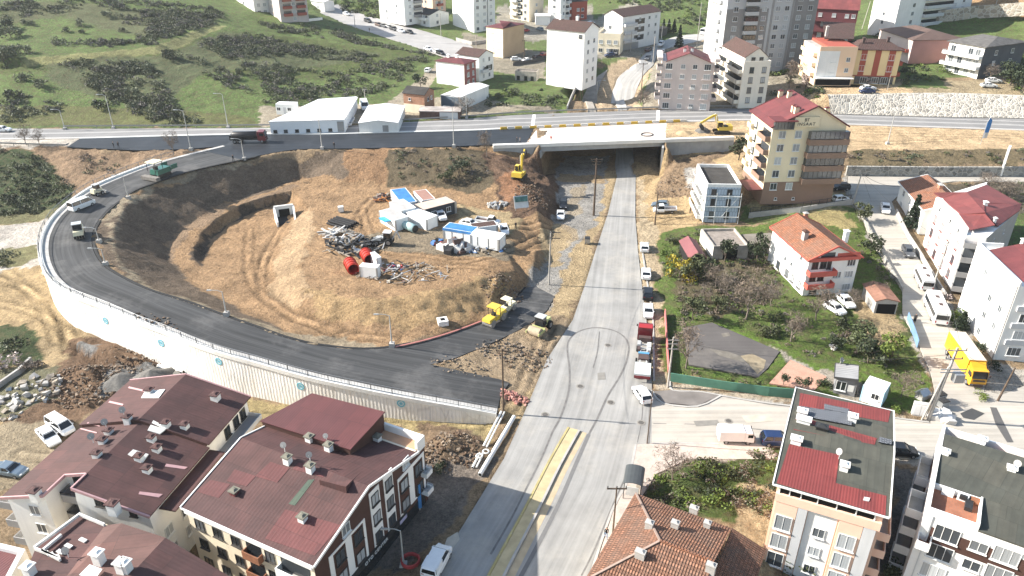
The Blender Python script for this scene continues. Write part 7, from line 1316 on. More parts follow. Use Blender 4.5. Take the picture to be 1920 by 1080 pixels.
r=empty('mini_loader',(0,0,0),0,'small pale skid loader at the outer rail of the upper ramp','loader');MB().box((-.1,0,1.1),(2.2,1.2,.9),PC['cream'],taper=.9).build('body',r);MB().box((0,0,1.9),(1.1,1.1,.9),CARG,taper=.9).build('cab_glass',r);MB().box((0,0,2.4),(1.2,1.2,.1),PC['lgrey']).build('cab_roof',r);MB().loft([[(1.3,y,.1),(2.1,y,.1),(1.5,y,.8)]for y in(-.9,.9)],MATS['rail_metal']).build('bucket',r);b=MB()
for s in(-.7,.7):b.bar((-.8,s,1.5),(1.5,s,.5),.14,MATS['rail_metal'])
b.build('loader_arm',r);axles(r,(.65,-.65),1.7,.42);place(r,184,366,(210,356),h=8.1)
def person(label,px,py,top='black',legs='dark',h=None,ang=0.,ht=1.72,hat=None,walk=.12,long_coat=False):
 CL=dict(black=(.015,.015,.017),dark=(.03,.032,.04),blue=(.16,.26,.42),brown=(.12,.07,.05),red=(.36,.05,.04),orange=(.7,.2,.03),grey=(.2,.2,.2))
 s=ht/1.72;sk=plain('skin',(.45,.27,.19),.6);mt=plain('cloth_'+top,CL[top],.85);ml_=plain('cloth_'+legs,CL[legs],.85);hm=plain('dark_hair',(.02,.015,.012),.7);sm=plain('shoe_black',(.02,.02,.02),.6)
 J=[(0,0,.96),(0,0,1.2),(0,0,1.42),(0,0,1.5),(0.01,0,1.62),(.01,0,1.72)];E=[(0,1),(1,2),(2,3),(3,4),(4,5)];Rr=[(.15,.11),(.16,.115),(.13,.09),(.055,.055),(.088,.095),(.06,.07)]
 for sd in(-1,1):
  b0=len(J);J+=[(0,sd*.09,.9),(sd*walk*.6+.02,sd*.1,.5),(sd*walk,sd*.1,.08),(sd*walk+.14,sd*.11,.04)];E+=[(0,b0),(b0,b0+1),(b0+1,b0+2),(b0+2,b0+3)];Rr+=[(.095,.09),(.062,.062),(.045,.045),(.04,.035)]
  b0=len(J);J+=[(0,sd*.19,1.4),(-sd*walk*.5-.02,sd*.25,1.13),(-sd*walk*.8+.08,sd*.24,.9),(-sd*walk*.8+.13,sd*.23,.81)];E+=[(2,b0),(b0,b0+1),(b0+1,b0+2),(b0+2,b0+3)];Rr+=[(.06,.06),(.048,.048),(.036,.036),(.03,.04)]
 me=bpy.data.meshes.new('person');me.from_pydata([tuple(c*s for c in j)for j in J],E,[]);o=link('person',me);md=o.modifiers.new('skin','SKIN');md.use_smooth_shade=True;me.skin_vertices[0].data[0].use_root=True
 for d,rr in zip(me.skin_vertices[0].data,Rr):d.radius=(rr[0]*s,rr[1]*s)
 sb=o.modifiers.new('sub','SUBSURF');sb.levels=sb.render_levels=1
 dg=bpy.context.evaluated_depsgraph_get();dg.update();m2=bpy.data.meshes.new_from_object(o.evaluated_get(dg));bpy.data.objects.remove(o)
 m2.materials.clear();[m2.materials.append(m)for m in(sk,mt,ml_,hm,sm)]
 for p in m2.polygons:x,y,z=p.center/s;p.material_index=4 if z<.1 else(2 if z<.93 and abs(y)<.19 else(3 if z>1.66 or(z>1.55 and x<-.03)else(0 if z>1.47 or z<.88 else 1)))
 o=link('person',m2);tag(o,label,'person');p=P(px,py,h)if h is not None else G(px,py);o.location=p+V((0,0,.06));o.rotation_euler=(0,0,ang)
 if hat:MB().tube([(0.01,0,1.66*s),(.01,0,1.74*s),(.01,0,1.8*s)],[.125*s,.12*s,.05*s],PC[hat],10).build('helmet',o)
 if long_coat:MB().tube([(0,0,.3*s),(0,0,.95*s),(0,0,1.25*s)],[.24*s,.19*s,.16*s],mt,10).build('long_coat',o)
 return o
person('person in dark clothes standing on the new asphalt, left of a second one',214,278,h=HH,ang=.4);person('person in dark clothes on the new asphalt, right of a first one',223,278,'dark',h=HH,ang=2.4);person('person in black walking at the inner edge of the upper ramp',438,303,h=8.4,ang=-.5,walk=.2);person('person in black at the edge of the new asphalt above the excavated slope',627,279,h=HH,ang=1.2)
person('worker in dark clothes by the bridge parapet, left of another',969,269,h=HH,ang=.2);person('worker in dark clothes by the bridge parapet, right of another',975,270,'grey',h=HH,ang=2.8);person('worker in red bending near the parapet on the pale deck',1033,266,'red',h=HH,ang=.6,hat='white');person('person in black standing at the edge of the spoil bank by the site cabins',967,430,ang=-1);person('person in a long black coat walking on the lane behind the bus',1714,605,ang=-2.2,long_coat=True,walk=.2);person('person in black top and pale jeans on the pavement by the tiled house',1136,1010,'black','blue',ang=-1.6,walk=.2);person('worker in brown at the building site beside the white pickup',1294,401,'brown',ang=2);person('person standing in the middle of the hill street',693,60,'black',ang=1);person('person in black on the pavement of the upper street',1162,109,'black',ang=.5);person('roller driver in orange vest standing between the two yellow rollers',941,592,'orange',h=.5,ang=.8,hat='white')
LG=leafm('olive_leaves',(.08,.10,.046),.55);LD=leafm('dark_leaves',(.042,.06,.03),.55);LB=leafm('bright_leaves',(.12,.19,.04));LS=leafm('grey_scrub_leaves',(.125,.15,.09),.65);LY=leafm('yellow_blossom',(.38,.29,.03),.5);LP=leafm('pale_blossom',(.55,.45,.42),.7);TW=leafm('bare_twigs',(.20,.16,.13),.6,.1);TW2=leafm('grey_twigs',(.17,.155,.145),.6,.1);LC=leafm('conifer_needles',(.018,.034,.017));BARK=mat('bark',(.14,.11,.085),.6,2)
nr_=np.random.RandomState(5)
def leafcloud(blobs,n,size,flat=.0,asp=.62):
 """n small leaf faces spread through several blobs (x,y,z,rx,ry,rz)"""
 B=np.array(blobs,float);wgt=(B[:,3]*B[:,4]*B[:,5])**.67;bi=nr_.choice(len(B),n,p=wgt/wgt.sum());d=nr_.normal(size=(n,3));d/=np.linalg.norm(d,axis=1)[:,None]
 r=nr_.uniform(.35,1.08,n)**.6;c=B[bi,:3]+d*r[:,None]*B[bi,3:6];k=c[:,2]>.02;c[~k,2]=.05
 a=nr_.normal(size=(n,3));a[:,2]*=(1-flat);a/=np.linalg.norm(a,axis=1)[:,None];b=np.cross(a,nr_.normal(size=(n,3)));b/=np.linalg.norm(b,axis=1)[:,None]
 s=size*nr_.uniform(.6,1.4,n)[:,None];v=np.stack([c-a*s,c+b*s*asp,c+a*s,c-b*s*asp],1)
 return v.reshape(-1,3)
def quads(name,v,m):
 n=len(v)//4;me=bpy.data.meshes.new(name);me.vertices.add(len(v));me.vertices.foreach_set('co',v.astype(np.float32).ravel());me.loops.add(n*4);me.loops.foreach_set('vertex_index',np.arange(n*4,dtype=np.int32));me.polygons.add(n);me.polygons.foreach_set('loop_start',np.arange(0,n*4,4,dtype=np.int32));me.polygons.foreach_set('loop_total',np.full(n,4,np.int32));me.update();me.materials.append(m);return me
VEG={}
def blobset(r,h0,h,k,seed):
 q=random.Random(seed);o=[]
 for i in range(k):
  a=q.uniform(0,6.28);rr=r*math.sqrt(q.uniform(0,.75));s=r*q.uniform(.32,.6);z=h0+(h-h0)*q.uniform(.15,.85);o.append((rr*math.cos(a),rr*math.sin(a),z,s,s*q.uniform(.8,1.2),s*q.uniform(.6,.9)))
 return o
def limbs(h,r,k,seed,mt=BARK,tr=.12,fine=0):
 q=random.Random(seed);mb=MB();mb.tube([(0,0,-.2),(q.uniform(-.1,.1),q.uniform(-.1,.1),h*.3),(0,0,h*.55)],[tr,tr*.75,tr*.5],mt,6)
 def br(p,d,L,rad,dep):
  e=p+d*L+V((0,0,L*.08));mid=p.lerp(e,.5)+V((q.uniform(-.1,.1),q.uniform(-.1,.1),q.uniform(-.05,.1)))*L;mb.tube([p,mid,e],[rad,rad*.75,rad*.5],mt,4,cap=False)
  if dep>0:
   for _ in range(3 if dep>1 else 4):nd=(d+V((q.gauss(0,.55),q.gauss(0,.55),q.gauss(.12,.35)))).normalized();br(p.lerp(e,q.uniform(.45,1)),nd,L*q.uniform(.5,.75),rad*.55,dep-1)
 for i in range(k):a=6.28*i/k+q.uniform(-.4,.4);br(V((0,0,h*q.uniform(.25,.5))),V((math.cos(a)*.75,math.sin(a)*.75,q.uniform(.5,1.1))).normalized(),r*q.uniform(.55,.85),tr*.55,fine)
 return mb.mesh('trunk')
def veg(kind,var):
 k=(kind,var)
 if k in VEG:return VEG[k]
 if kind.startswith('bush'):t=None;cm={'bush':LD,'bushg':LG,'bushb':LB,'bushs':LS,'bushy':LY,'bushp':LP,'bushw':TW}[kind];c=quads('foliage',leafcloud(blobset(1,.0,1.15,9,var),420,.11),cm);t=limbs(.8,.8,5,var,BARK,.05)
 elif kind.startswith('tree'):cm={'tree':LD,'treeg':LG,'treeb':LB,'treey':LY,'treep':LP}[kind];c=quads('crown',leafcloud(blobset(1,.7,2.3,11,var+7),700,.105),cm);t=limbs(1.9,.9,5,var,BARK,.07)
 elif kind=='bare':c=quads('crown',(leafcloud(blobset(1.05,.8,2.5,10,var+3),620,.2,0,.07)),TW);t=limbs(2.0,1.15,6,var,mat('pale_bark',(.2,.165,.135),.7,2),.06,2)
 else:
  vs=[];q=nr_
  for i in range(9):z=.35+i*.3;rr=1.0*(1-i/9.6);vs.append(leafcloud([(0,0,z,rr,rr,.16)],int(40+130*rr),.13,.4))
  c=quads('crown',np.concatenate(vs),LC);t=MB().tube([(0,0,-.2),(0,0,2.9)],[.09,.02],BARK,6).mesh('trunk')
 VEG[k]=(c,t);return VEG[k]
NMV=dict(bush='bush',bare='bare_tree',con='conifer',tree='tree')
def base_big(k):return k.startswith('tree')or k in('bare','bushy')
def plant(kind,px,py,r,label,group=None,hz=None,at=None,var=None):
 if py>350 and base_big(kind):r*=1.35;hz=(hz or r/1.35)*1.2
 p=at if at is not None else G(px,py);base=NMV['bush' if kind.startswith('bush')else 'tree' if kind.startswith('tree')else kind]
 var=rnd.randrange(3)if var is None else var;c,t=veg(kind,var);o=empty(base,p,rnd.uniform(0,6.28),label,{'bare':'tree','con':'tree'}.get(kind,base.split('_')[0]),group)
 link(c.name,c,o);(link('trunk' if base!='bush' else 'stems',t,o)if t else None);o.scale=(r,r,hz or r);return o
def mass(name,label,polys,per,kinds,size,rng,off=0.):
 """ground cover nobody could count: one mesh of many clumps"""
 out={}
 for pl in polys:
  w_=GL(pl);xs=[p.x for p in w_];ys=[p.y for p in w_];n=int((max(xs)-min(xs))*(max(ys)-min(ys))*per);x=nr_.uniform(min(xs),max(xs),n);y=nr_.uniform(min(ys),max(ys),n);k=inpoly(x,y,w_)&(fbm(x,y,7,5,3)>nr_.uniform(.30,.62,n))
  for a,b in zip(x[k],y[k]):
   z=hq(a,b);r=nr_.uniform(*rng);m=kinds[nr_.randint(len(kinds))];out.setdefault(m,[]).append(leafcloud([(0,0,r*.5,r,r,r*.62),(r*.5,r*.2,r*.45,r*.6,r*.6,r*.5)],int(26+26*r),size)+np.array([a,b,z-.1]))
 ms=list(out);me=None;vs=np.concatenate([np.concatenate(out[m])for m in ms]);me=quads(name,vs,ms[0])
 for m in ms[1:]:me.materials.append(m)
 mi=np.concatenate([np.full(sum(len(q)for q in out[m])//4,i,np.int32)for i,m in enumerate(ms)]);me.polygons.foreach_set('material_index',mi);return tag(link(name,me),label,'scrub',kind='stuff')
mass('hill_scrub','grey green scrub covering the hillside above the highway',[[(95,85),(215,90),(290,85),(400,45),(395,30),(300,40),(250,75),(100,75)],[(0,0),(240,0),(420,20),(420,45),(300,28),(180,20),(0,35)],[(235,30),(400,25),(395,45),(310,65),(235,50)],[(100,115),(210,112),(280,120),(330,190),(350,235),(280,228),(200,190),(150,140)],[(380,75),(470,60),(520,75),(600,90),(720,105),(700,120),(560,110),(430,110),(370,95)],[(340,105),(420,120),(480,165),(470,185),(400,150)],[(0,172),(60,178),(120,200),(60,230),(0,236)],[(600,150),(700,120),(790,105),(800,115),(745,160),(670,185),(600,185)],[(480,150),(600,155),(600,190),(530,200),(470,190)],[(480,40),(620,50),(720,90),(640,78),(520,62)],[(0,90),(40,85),(40,115),(0,130)],[(620,55),(830,105),(800,104),(640,75)],[(440,120),(560,125),(640,140),(600,150),(470,150)],[(300,205),(380,225),(360,240),(270,235)],[(95,85),(290,85),(400,45),(395,30),(250,75)],[(110,118),(280,122),(330,190),(350,235),(200,190)],[(380,75),(520,75),(720,105),(560,112),(370,95)]],.40,[LS,LS,LG,LG,TW2],.22,(.5,1.5))
mass('bank_scrub','dark evergreen scrub on the bank left of the loop ramp',[[(-60,278),(60,280),(100,325),(140,355),(115,382),(-60,386)],[(-60,470),(30,470),(40,500),(-60,505)],[(-60,615),(45,618),(75,645),(40,672),(-60,680)],[(-60,380),(110,384),(90,400),(-60,410)]],.6,[LD,LG,LS,LD],.2,(.5,1.3))
mass('slope_scrub','sparse scrub on the excavated slope below the new asphalt',[[(735,285),(900,282),(920,335),(860,350),(740,340)],[(590,575),(640,580),(640,605),(590,600)],[(1590,284),(1930,282),(2000,306),(1590,307)],[(1780,345),(1930,345),(1990,390),(1900,400),(1800,375)],[(140,288),(250,300),(200,335),(150,330)]],.28,[LG,LS,TW,TW2],.17,(.35,.9))
mass('garden_undergrowth','green undergrowth and weeds in the garden right of the main street',[[(1236,450),(1310,430),(1330,520),(1250,560)],[(1340,470),(1460,450),(1460,560),(1400,590),(1310,580)],[(1560,590),(1640,600),(1700,680),(1640,700),(1560,640)],[(1256,575),(1320,580),(1320,600),(1280,612),(1256,690)],[(1300,692),(1430,712),(1440,730),(1260,705)],[(1660,700),(1740,720),(1735,760),(1680,745)],[(1600,430),(1640,460),(1690,540),(1650,530),(1610,470)],[(1460,560),(1560,570),(1600,640),(1480,640)],[(1250,500),(1460,480),(1470,580),(1340,600),(1260,590)],[(1330,560),(1480,580),(1560,680),(1460,650)]],.62,[LB,LG,LG,TW,TW,TW2],.14,(.3,.8))
mass('corner_thicket','tangled green thicket on the street corner beside the tiled house',[[(1215,905),(1290,865),(1380,855),(1468,850),(1465,905),(1400,960),(1330,960),(1230,950)],[(1180,960),(1215,940),(1160,1060),(1140,1060)],[(1400,925),(1460,905),(1455,980),(1420,980)]],1.1,[LB,LG,LD,TW,LB],.16,(.4,1.0))
mass('far_greenery','green hillside growth at the top edge behind the upper street',[[(1130,5),(1330,0),(1330,50),(1220,45),(1190,10)],[(1690,110),(1780,110),(1780,150),(1690,160)],[(1880,110),(1940,80),(1940,180),(1890,175)],[(640,0),(720,5),(720,40),(640,20)],[(905,165),(1060,165),(1060,200),(900,200)],[(1440,140),(1530,120),(1540,200),(1450,195)],[(1640,65),(1680,75),(1690,100),(1640,110)]],.22,[LG,LB,LS,LD],.27,(.6,1.6))
g='single shrubs on the open green hill'
for px,py,r in((10,55,3),(20,70,3.2),(48,45,1.6),(60,48,1.6),(122,60,1.5),(150,48,1.8),(200,32,2),(225,35,1.5),(48,100,2),(20,108,3.4),(8,118,3),(75,165,2.2),(50,150,1.8),(40,152,1.6),(315,110,2.6),(330,112,2.4),(280,132,2),(232,60,1.4),(270,28,1.6),(285,30,1.3),(410,95,2.2),(155,62,1.2),(450,140,1.5),(520,128,1.8),(25,185,2.4),(190,205,2.5),(250,182,2.2),(395,36,2.2)):plant(rnd.choice(('bushs','bush','bushs')),px,py,r,'dark rounded shrub standing alone on the open green hillside',g)
for k,px,py,r,lb,hz in(('bushy',1275,520,1.9,'yellow flowering mimosa bush at the garden edge',2.6),('treeg',1300,530,1.7,'light green tree beside the yellow mimosa',1.9),('treeg',1322,525,1.6,'olive green tree between mimosa and ruin',1.8),('tree',1358,490,1.5,'dark tree in front of the ruined house',1.8),('tree',1418,490,1.5,'dark pointed tree right of the ruined house',2.4),('treeg',1300,600,1.5,'grey green olive tree by the court corner',1.7),('bare',1398,600,2.2,'big bare tree leaning in the middle of the garden',3.0),('bare',1360,560,1.7,'bare tree among brambles left of the big leaning one',1.7),('bare',1483,640,1.5,'bare pale tree in the grass right of the court',1.9),('bare',1530,600,1.8,'bare tree beside the parked white cars',2.2),('bare',1286,690,1.8,'bare tree at the lower left corner of the old court',2.6),('bushg',1440,630,1.5,'round bush at the right edge of the old court',1.4),('bushg',1455,600,1.3,'round bush above the old court',1.3),('treeg',1615,655,1.7,'round grey green tree left of the blooming one',1.6),('tree',1628,680,1.9,'dark round tree above the grey kiosk',1.5),('treeb',1668,680,1.6,'yellowish blooming tree beside the lane end',1.7),('tree',1585,630,1.2,'small dark tree below the dirt yard',1.2),('bush',1450,622,1.0,'small dark shrub beside the court path',1.0),('tree',1502,735,.8,'small round topiary tree on the red paving, larger of the two',.95),('tree',1468,722,.6,'small round topiary tree on the red paving, smaller of the two',.75),('bush',1546,722,1.2,'round bush between red paving and kiosk',1.0),('bushb',1675,768,1.1,'bright bush in front of the white cabin',.8),('tree',1632,475,1.6,'dark green tree at the garden wall by the lane',1.6),('treeg',1612,415,1.5,'grey green tree at the top of the garden wall',1.7),('con',1708,428,2.0,'tall dark conifer in front of the low tiled house',2.6),('bushb',1790,600,1.5,'bright green bush between the bus and the white apartments',1.5),('con',1800,618,1.6,'dark conifer between the bus and the white apartments',1.2),('bush',1838,655,1.3,'dark bush at the foot of the white apartments',1.2),('bush',1855,690,1.2,'dark bush behind the yellow lorry cab',1.0),('bushp',1765,560,1.3,'pale blossoming bush beside the white bus',1.2),('bare',1640,560,1.2,'bare shrub left of the rusty garage',1.2),('tree',1384,300,2.6,'large dark evergreen left of the yellow tower',2.4),('bushg',1400,320,1.6,'olive bush at the foot of the dark evergreen',1.3),('tree',1892,160,3.6,'large dark tree right of the balcony house at the right edge',3.0),('tree',1915,175,3.2,'dark tree at the right edge above the stone wall',2.6),('bare',1480,165,3.2,'big bare tree left of the peach house',3.4),('treep',1510,170,2.2,'pink blossoming tree beside the peach house',2.4),('bare',1855,150,2.4,'bare blossoming tree in front of the dark house side',2.0),('treep',1627,162,1.4,'small blossom tree before the yellow red house',1.2),('con',1272,92,2.0,'dark conifer standing before the pink block at the street bend',3.2),('bare',1205,205,2.6,'bare bush left of the pink block behind the bridge',2.4),('bare',1077,165,2.4,'bare tree in front of the blank white block',3.0),('bare',875,218,3.2,'round bare bush beside the highway rail',2.2),('bare',325,288,1.6,'bare little tree at the edge above the ramp start',2.2),('bare',50,272,1.8,'bare thin tree at the left highway edge',2.0),('bare',75,272,1.4,'smaller bare tree at the left highway edge',1.6),('bare',912,292,1.8,'bare tree at the left end of the bridge',2.6),('tree',862,330,2.4,'dark tree on the excavated slope left of the bridge',1.6),('treeg',835,345,1.8,'olive tree on the excavated slope',1.4),('tree',788,165,2.2,'dark tree behind the brick house',2.0),('tree',905,150,2.0,'dark tree right of the brown roofed white house at the street bend',2.0),('tree',736,40,2.0,'dark round tree left of the grey and white flats',1.8),('bare',1262,900,1.5,'bare bush on the pavement edge of the corner thicket',1.6),('bushp',8,690,2.2,'white blossoming bush at the left edge',1.8),('bushw',60,690,1.6,'brown bare shrub by the ruined plots',1.2),('bushb',1838,745,1.0,'bright shrub at the short leaning pole',.7),('bushg',1500,1075,1.8,'olive shrub at the foot of the pink apartment building',1.6),('bushg',1680,1078,1.6,'olive shrub at the bottom of the alley',1.3),('bush',820,880,1.1,'dark shrub behind the auto shop block',.9),('bare',1600,575,1.0,'bare shrub behind the parked cars',1.0),('bare',1340,540,1.5,'bare tree at the left of the bramble patch',1.6),('bare',1445,575,1.3,'small bare tree below the white gable house',1.4),('bare',1320,570,1.2,'small bare tree above the old court',1.3),('treeg',1345,585,1.2,'olive green young tree above the old court',1.2),('bushb',1250,480,1.4,'bright green bush at the pavement edge of the garden',1.2),('bushg',1262,455,1.3,'olive bush left of the red roofed shed',1.2),('tree',1560,660,1.1,'small dark tree beside the white tub',1.1),('bare',1690,745,1.3,'thin bare tree between white cabin and double pole',1.6),('bushg',1800,400,1.6,'olive bush behind the low tiled house',1.2),('bare',1850,360,2.0,'bare bush above the staggered red roofs',1.6),('bare',1890,375,2.0,'bare bush at the right edge above the red roofs',1.6)):plant(k,px,py,r,lb,hz=hz)
for i,px in enumerate((1213,1222,1232,1243,1253,1263)):plant('con',px,62,1.5,'dark conifer in the row behind the dark garage on the upper street','row of conifers behind the dark garage',2.0)
WS=MATS['white_sheet_panel'];BT=mat('blue_tarp',(.06,.22,.50),.7,.8,.5)
def box_thing(name,label,A,B,C,h,base_dz=0.,wall=WS,roofm=None,cat='container',wins=(),door=None,dw=G_DARK,group=None):
 g0=G(*B).z;b=Bld(name,label,[A,B,C],g0+h,g0+base_dz,wall,cat,group=group);b.flat(roofm or wall,0);b.done();mb=MB()
 for f in range(4):
  for u in(0.0,.94):q=b.on(f,u,0,.03);q2=b.on(f,min(1.,u+.06),0,.03);mb.bar((q.x,q.y,b.H/2),(q2.x,q2.y,b.H/2),.04,MATS['rail_metal'],b.H*.98)
 mb.build('corner_frame',b.root)
 for f,u,z,w_,h_ in wins:b.wins(f,[u],[z],w_,h_,1,None,dw)
 return b
box_thing('site_container','dark grey site office container with white windows and pale brown roof',(785,381),(794,394),(843,373),2.7,0,mat('anthracite_panel',(.05,.055,.062),.8,1),mat('tan_roof_sheet',(.60,.46,.37),.85,.6),wins=((1,.3,.6,1.2,1.3),(1,.75,.9,1.1,1.1),(0,.5,.2,.9,1.9)))
box_thing('site_container','white container with rust streaks lying diagonally in the cabin cluster',(764,397),(800,412),(819,403),2.6);box_thing('site_container','white container nearest the fuel tank in the cabin cluster',(716,394),(741,413),(764,405),2.6,roofm=mat('grey_roof_sheet',(.44,.42,.40),.8,.8));box_thing('site_container','grey roofed white container behind the other two in the cluster',(733,378),(753,395),(779,388),3.0,roofm=MATS['grey_roof_sheet'])
b=box_thing('site_container','low cabin covered with crumpled blue tarpaulin at the rear of the cluster',(729,356),(752,382),(782,378),2.4,roofm=BT);box_thing('site_container','cabin with pale and rusty brown roof sheets behind the black office',(776,358),(792,376),(816,372),2.4,roofm=mat('russet_sheet',(.33,.19,.15),.8,.7));box_thing('awning','small bright blue awning beside the white cabins',(716,407),(722,416),(741,408),2.0,1.8,plain('bright_blue',(.05,.34,.62),.5),cat='awning')
b=box_thing('site_container','white container with blue sheet roof, left of the two long cabins',(838,416),(830,427),(880,440),2.4,roofm=BT,wins=());b.slab('blue_fascia',1,0,1,b.H-.5,b.H+.02,.08,BT);b.slab('panel_joint',1,.3,.315,.1,b.H-.6,.04,MATS['black_metal']);b.slab('panel_joint',1,.68,.695,.1,b.H-.6,.04,MATS['black_metal'])
b=box_thing('site_container','white container with plain white roof, right of the two long cabins',(892,428),(881,440),(934,451),2.5);b.slab('panel_joint',1,.25,.265,.1,b.H-.2,.04,MATS['black_metal']);b.slab('panel_joint',1,.62,.635,.1,b.H-.2,.04,MATS['black_metal']);box_thing('site_container','maroon roofed cabin behind the long white cabins',(870,421),(886,428),(935,431),2.3,roofm=R_SHING)
box_thing('site_container','white metal box hut in front of the red pipes',(678,492),(673,499),(705,504),2.6);box_thing('site_container','narrow white metal box leaning behind the box hut',(692,474),(706,484),(715,482),2.5);box_thing('concrete_block','pale concrete block alone on the dirt',(633,386),(634,389),(644,388),1.2,wall=MATS['white_concrete'],cat='block')
def at(o,px,py,ang,dz=0):o.location=G(px,py)+V((0,0,dz));o.rotation_euler=(0,0,ang);return o
REDP=mat('red_steel',(.45,.035,.02),.8,1.2,.5)
for px,py,lb in((660,508,'open red steel cylinder, front one of two'),(690,490,'open red steel cylinder, rear one of two')):
 r=at(empty('steel_cylinder',(0,0,0),0,lb,'cylinder'),px,py,-1.15,1.1);mb=MB();n=20;secs=[[(x,rr*math.cos(6.283*i/n),rr*math.sin(6.283*i/n))for i in range(n)]for x,rr in((-1.7,1.1),(1.7,1.1),(1.7,.97),(-1.7,.97))];mb.loft(secs+[secs[0]],REDP,cap=False,smooth=False);mb.build('shell',r);mb=MB()
 for x in(-1.4,-.5,.5,1.4):secs=[[(x+dx,rr*math.cos(6.283*i/n),rr*math.sin(6.283*i/n))for i in range(n)]for dx,rr in((-.06,1.11),(-.06,1.2),(.06,1.2),(.06,1.11))];mb.loft(secs,REDP,cap=False)
 mb.build('rib',r);MB().tube([(-1.7,0,0),(-1.66,0,0)],.96,MATS['dark_void'],16).build('end_plate',r)
r=at(empty('fuel_tank',(0,0,0),0,'pale turquoise cylindrical tank beside the white cabins','tank'),768,432,-.75,.9);MB().tube([(-1.9,0,0),(-1.8,0,0),(1.8,0,0),(1.9,0,0)],[.7,.9,.9,.7],mat('turquoise_tank',(.40,.55,.54),.85,1),16).build('tank_body',r);MB().tube([(1.88,0,0),(1.95,0,0)],.8,MATS['black_metal'],16).build('tank_end',r);mb=MB();[mb.box((x,0,-.75),(.2,1.2,.3),MATS['black_metal'])for x in(-1.2,1.2)];mb.build('cradle',r)
BP=mat('black_plastic',(.022,.022,.024),.8,1)
for i in range(9):o=MB().tube([(-2.9,0,0),(2.9,0,0)],.26,BP,10).build('black_pipe');at(o,643,421,-.55,.28+(i%2)*.42);o.location+=Matrix.Rotation(-.55,3,'Z')@V((0,-1.7+i*.42,0));tag(o,'black plastic pipe in the stack of pipes left of the backhoe','pipe','stack of black pipes')
r=at(empty('culvert',(0,0,0),0,'pale concrete culvert mouth with splayed walls in the pit','culvert'),536,412,.35,0);CW=MATS['white_concrete']
MB().box((0,2.4,1.0),(4.2,.5,3.2),CW).build('headwall',r);MB().box((0,2.1,.8),(2.3,.12,2.0),MATS['dark_void']).build('opening',r);[MB().prism([(s*1.9,2.2),(s*2.3,2.2),(s*2.1,-2.6),(s*1.7,-2.6)][::s],-.8,lambda p:2.4 if p[1]>0 else .7,CW).build('wing_wall',r)for s in(-1,1)];MB().box((0,-.2,-.02),(3.6,4.8,.2),BP).build('floor',r)
r=at(empty('concrete_culvert',(0,0,0),0,'short concrete channel end sticking out of the ramp wall foot','culvert'),340,706,-.3,0);MB().box((-2.0,.6,.5),(5,1.6,1.3),CW).build('channel',r);MB().box((.53,.6,.55),(.1,1.1,.9),MATS['dark_void']).build('opening',r)
r=at(empty('inspection_chamber',(0,0,0),0,'square pale concrete shaft with dark hole on the slope','shaft'),830,606,.3,0);MB().box((0,0,.3),(1.7,1.7,.9),CW).build('frame',r);MB().box((0,0,.78),(.7,.7,.1),MATS['dark_void']).build('opening',r)
def heap(name,label,px,py,rad,h,mats,n,size,cat='heap',long=1.,ang=0,bars=0):
 p0=G(px,py);mb=MB();q=random.Random(px*7+py)
 if name=='rubble_heap':n=int(n*1.6);size*=.58
 for i in range(n):
  a=q.uniform(0,6.28);rr=rad*math.sqrt(q.random());x,y=rr*math.cos(a)*long,rr*math.sin(a);z=h*max(0,1-rr/rad)*q.uniform(.4,1);s=size*q.uniform(.4,1.5);m=q.choice(mats);c_=Matrix.Rotation(ang,3,'Z')@V((x,y,0));g_=hq(p0.x+c_.x,p0.y+c_.y)-p0.z
  if i<bars:d=V((q.gauss(0,1),q.gauss(0,1),q.gauss(0,.2))).normalized()*s*2.1;mb.bar(c_+V((0,0,z+g_+.2))-d,c_+V((0,0,z+g_+.3))+d,s*.28,m,s*.16)
  else:
   k=[V((q.uniform(.4,1)*sx,q.uniform(.4,1)*sy,q.uniform(.3,.8)*sz))*s*.6 for sz in(-1,1)for sx,sy in((-1,-1),(1,-1),(1,1),(-1,1))];M=Matrix.Rotation(q.uniform(0,3),3,'Z')@Matrix.Rotation(q.uniform(-.6,.6),3,'X');mb.add([c_+V((0,0,z+g_+s*.15))+M@v for v in k],[(3,2,1,0),(4,5,6,7),(0,1,5,4),(1,2,6,5),(2,3,7,6),(3,0,4,7)],m)
 o=mb.build(name);o.location=p0;return tag(o,label,cat)
TIM=mat('grey_timber',(.34,.29,.23),.6,2);RUST=MATS['rusty_boards'];PW=plain('white_scrap',(.62,.6,.57));BS=plain('blue_scrap',(.06,.16,.36));RS_=plain('red_scrap',(.42,.05,.05));MATS['brown_clod']=mat('brown_clod',(.17,.11,.07),.6,2);ROCK=mat('rubble_rock',(.27,.21,.155),.6,2);ASPC=mat('asphalt_chunk',(.055,.053,.052),.7,2);GM=MATS['rail_metal'];CC=MATS['concrete']
heap('scrap_heap','dark heap of scrap steel and formwork left of the backhoe',665,462,4.6,1.2,[BP,BP,GM,TIM,MATS['black_metal']],130,.7,long=1.3,bars=70);heap('timber_heap','scattered planks and red and grey scrap right of the white box hut',760,512,5.2,.8,[TIM,TIM,TIM,BP,GM,RUST,BP,PW],170,.42,long=1.7,bars=110);heap('timber_heap','few red and blue scraps among the planks by the box hut',735,503,2.0,.5,[RS_,BS,RUST],14,.5,bars=4);heap('timber_heap','pale stack of timber beside the black pipes',640,440,2.6,.7,[TIM,PW,CC],34,.8,long=1.4,bars=26);heap('barrel_heap','brown tanks and boxes piled in front of the long cabins',852,466,2.6,1.4,[RUST,BP,RUST,PW],26,1.5,bars=0);heap('scrap_heap','red and blue odds and ends left of the brown tanks',825,458,1.6,.7,[RS_,RS_,BS,BP],18,.8);heap('scrap_heap','planks and blue crates in front of the right long cabin',905,467,2.6,.4,[TIM,BS,PW,GM],34,.6,long=1.8,bars=18)
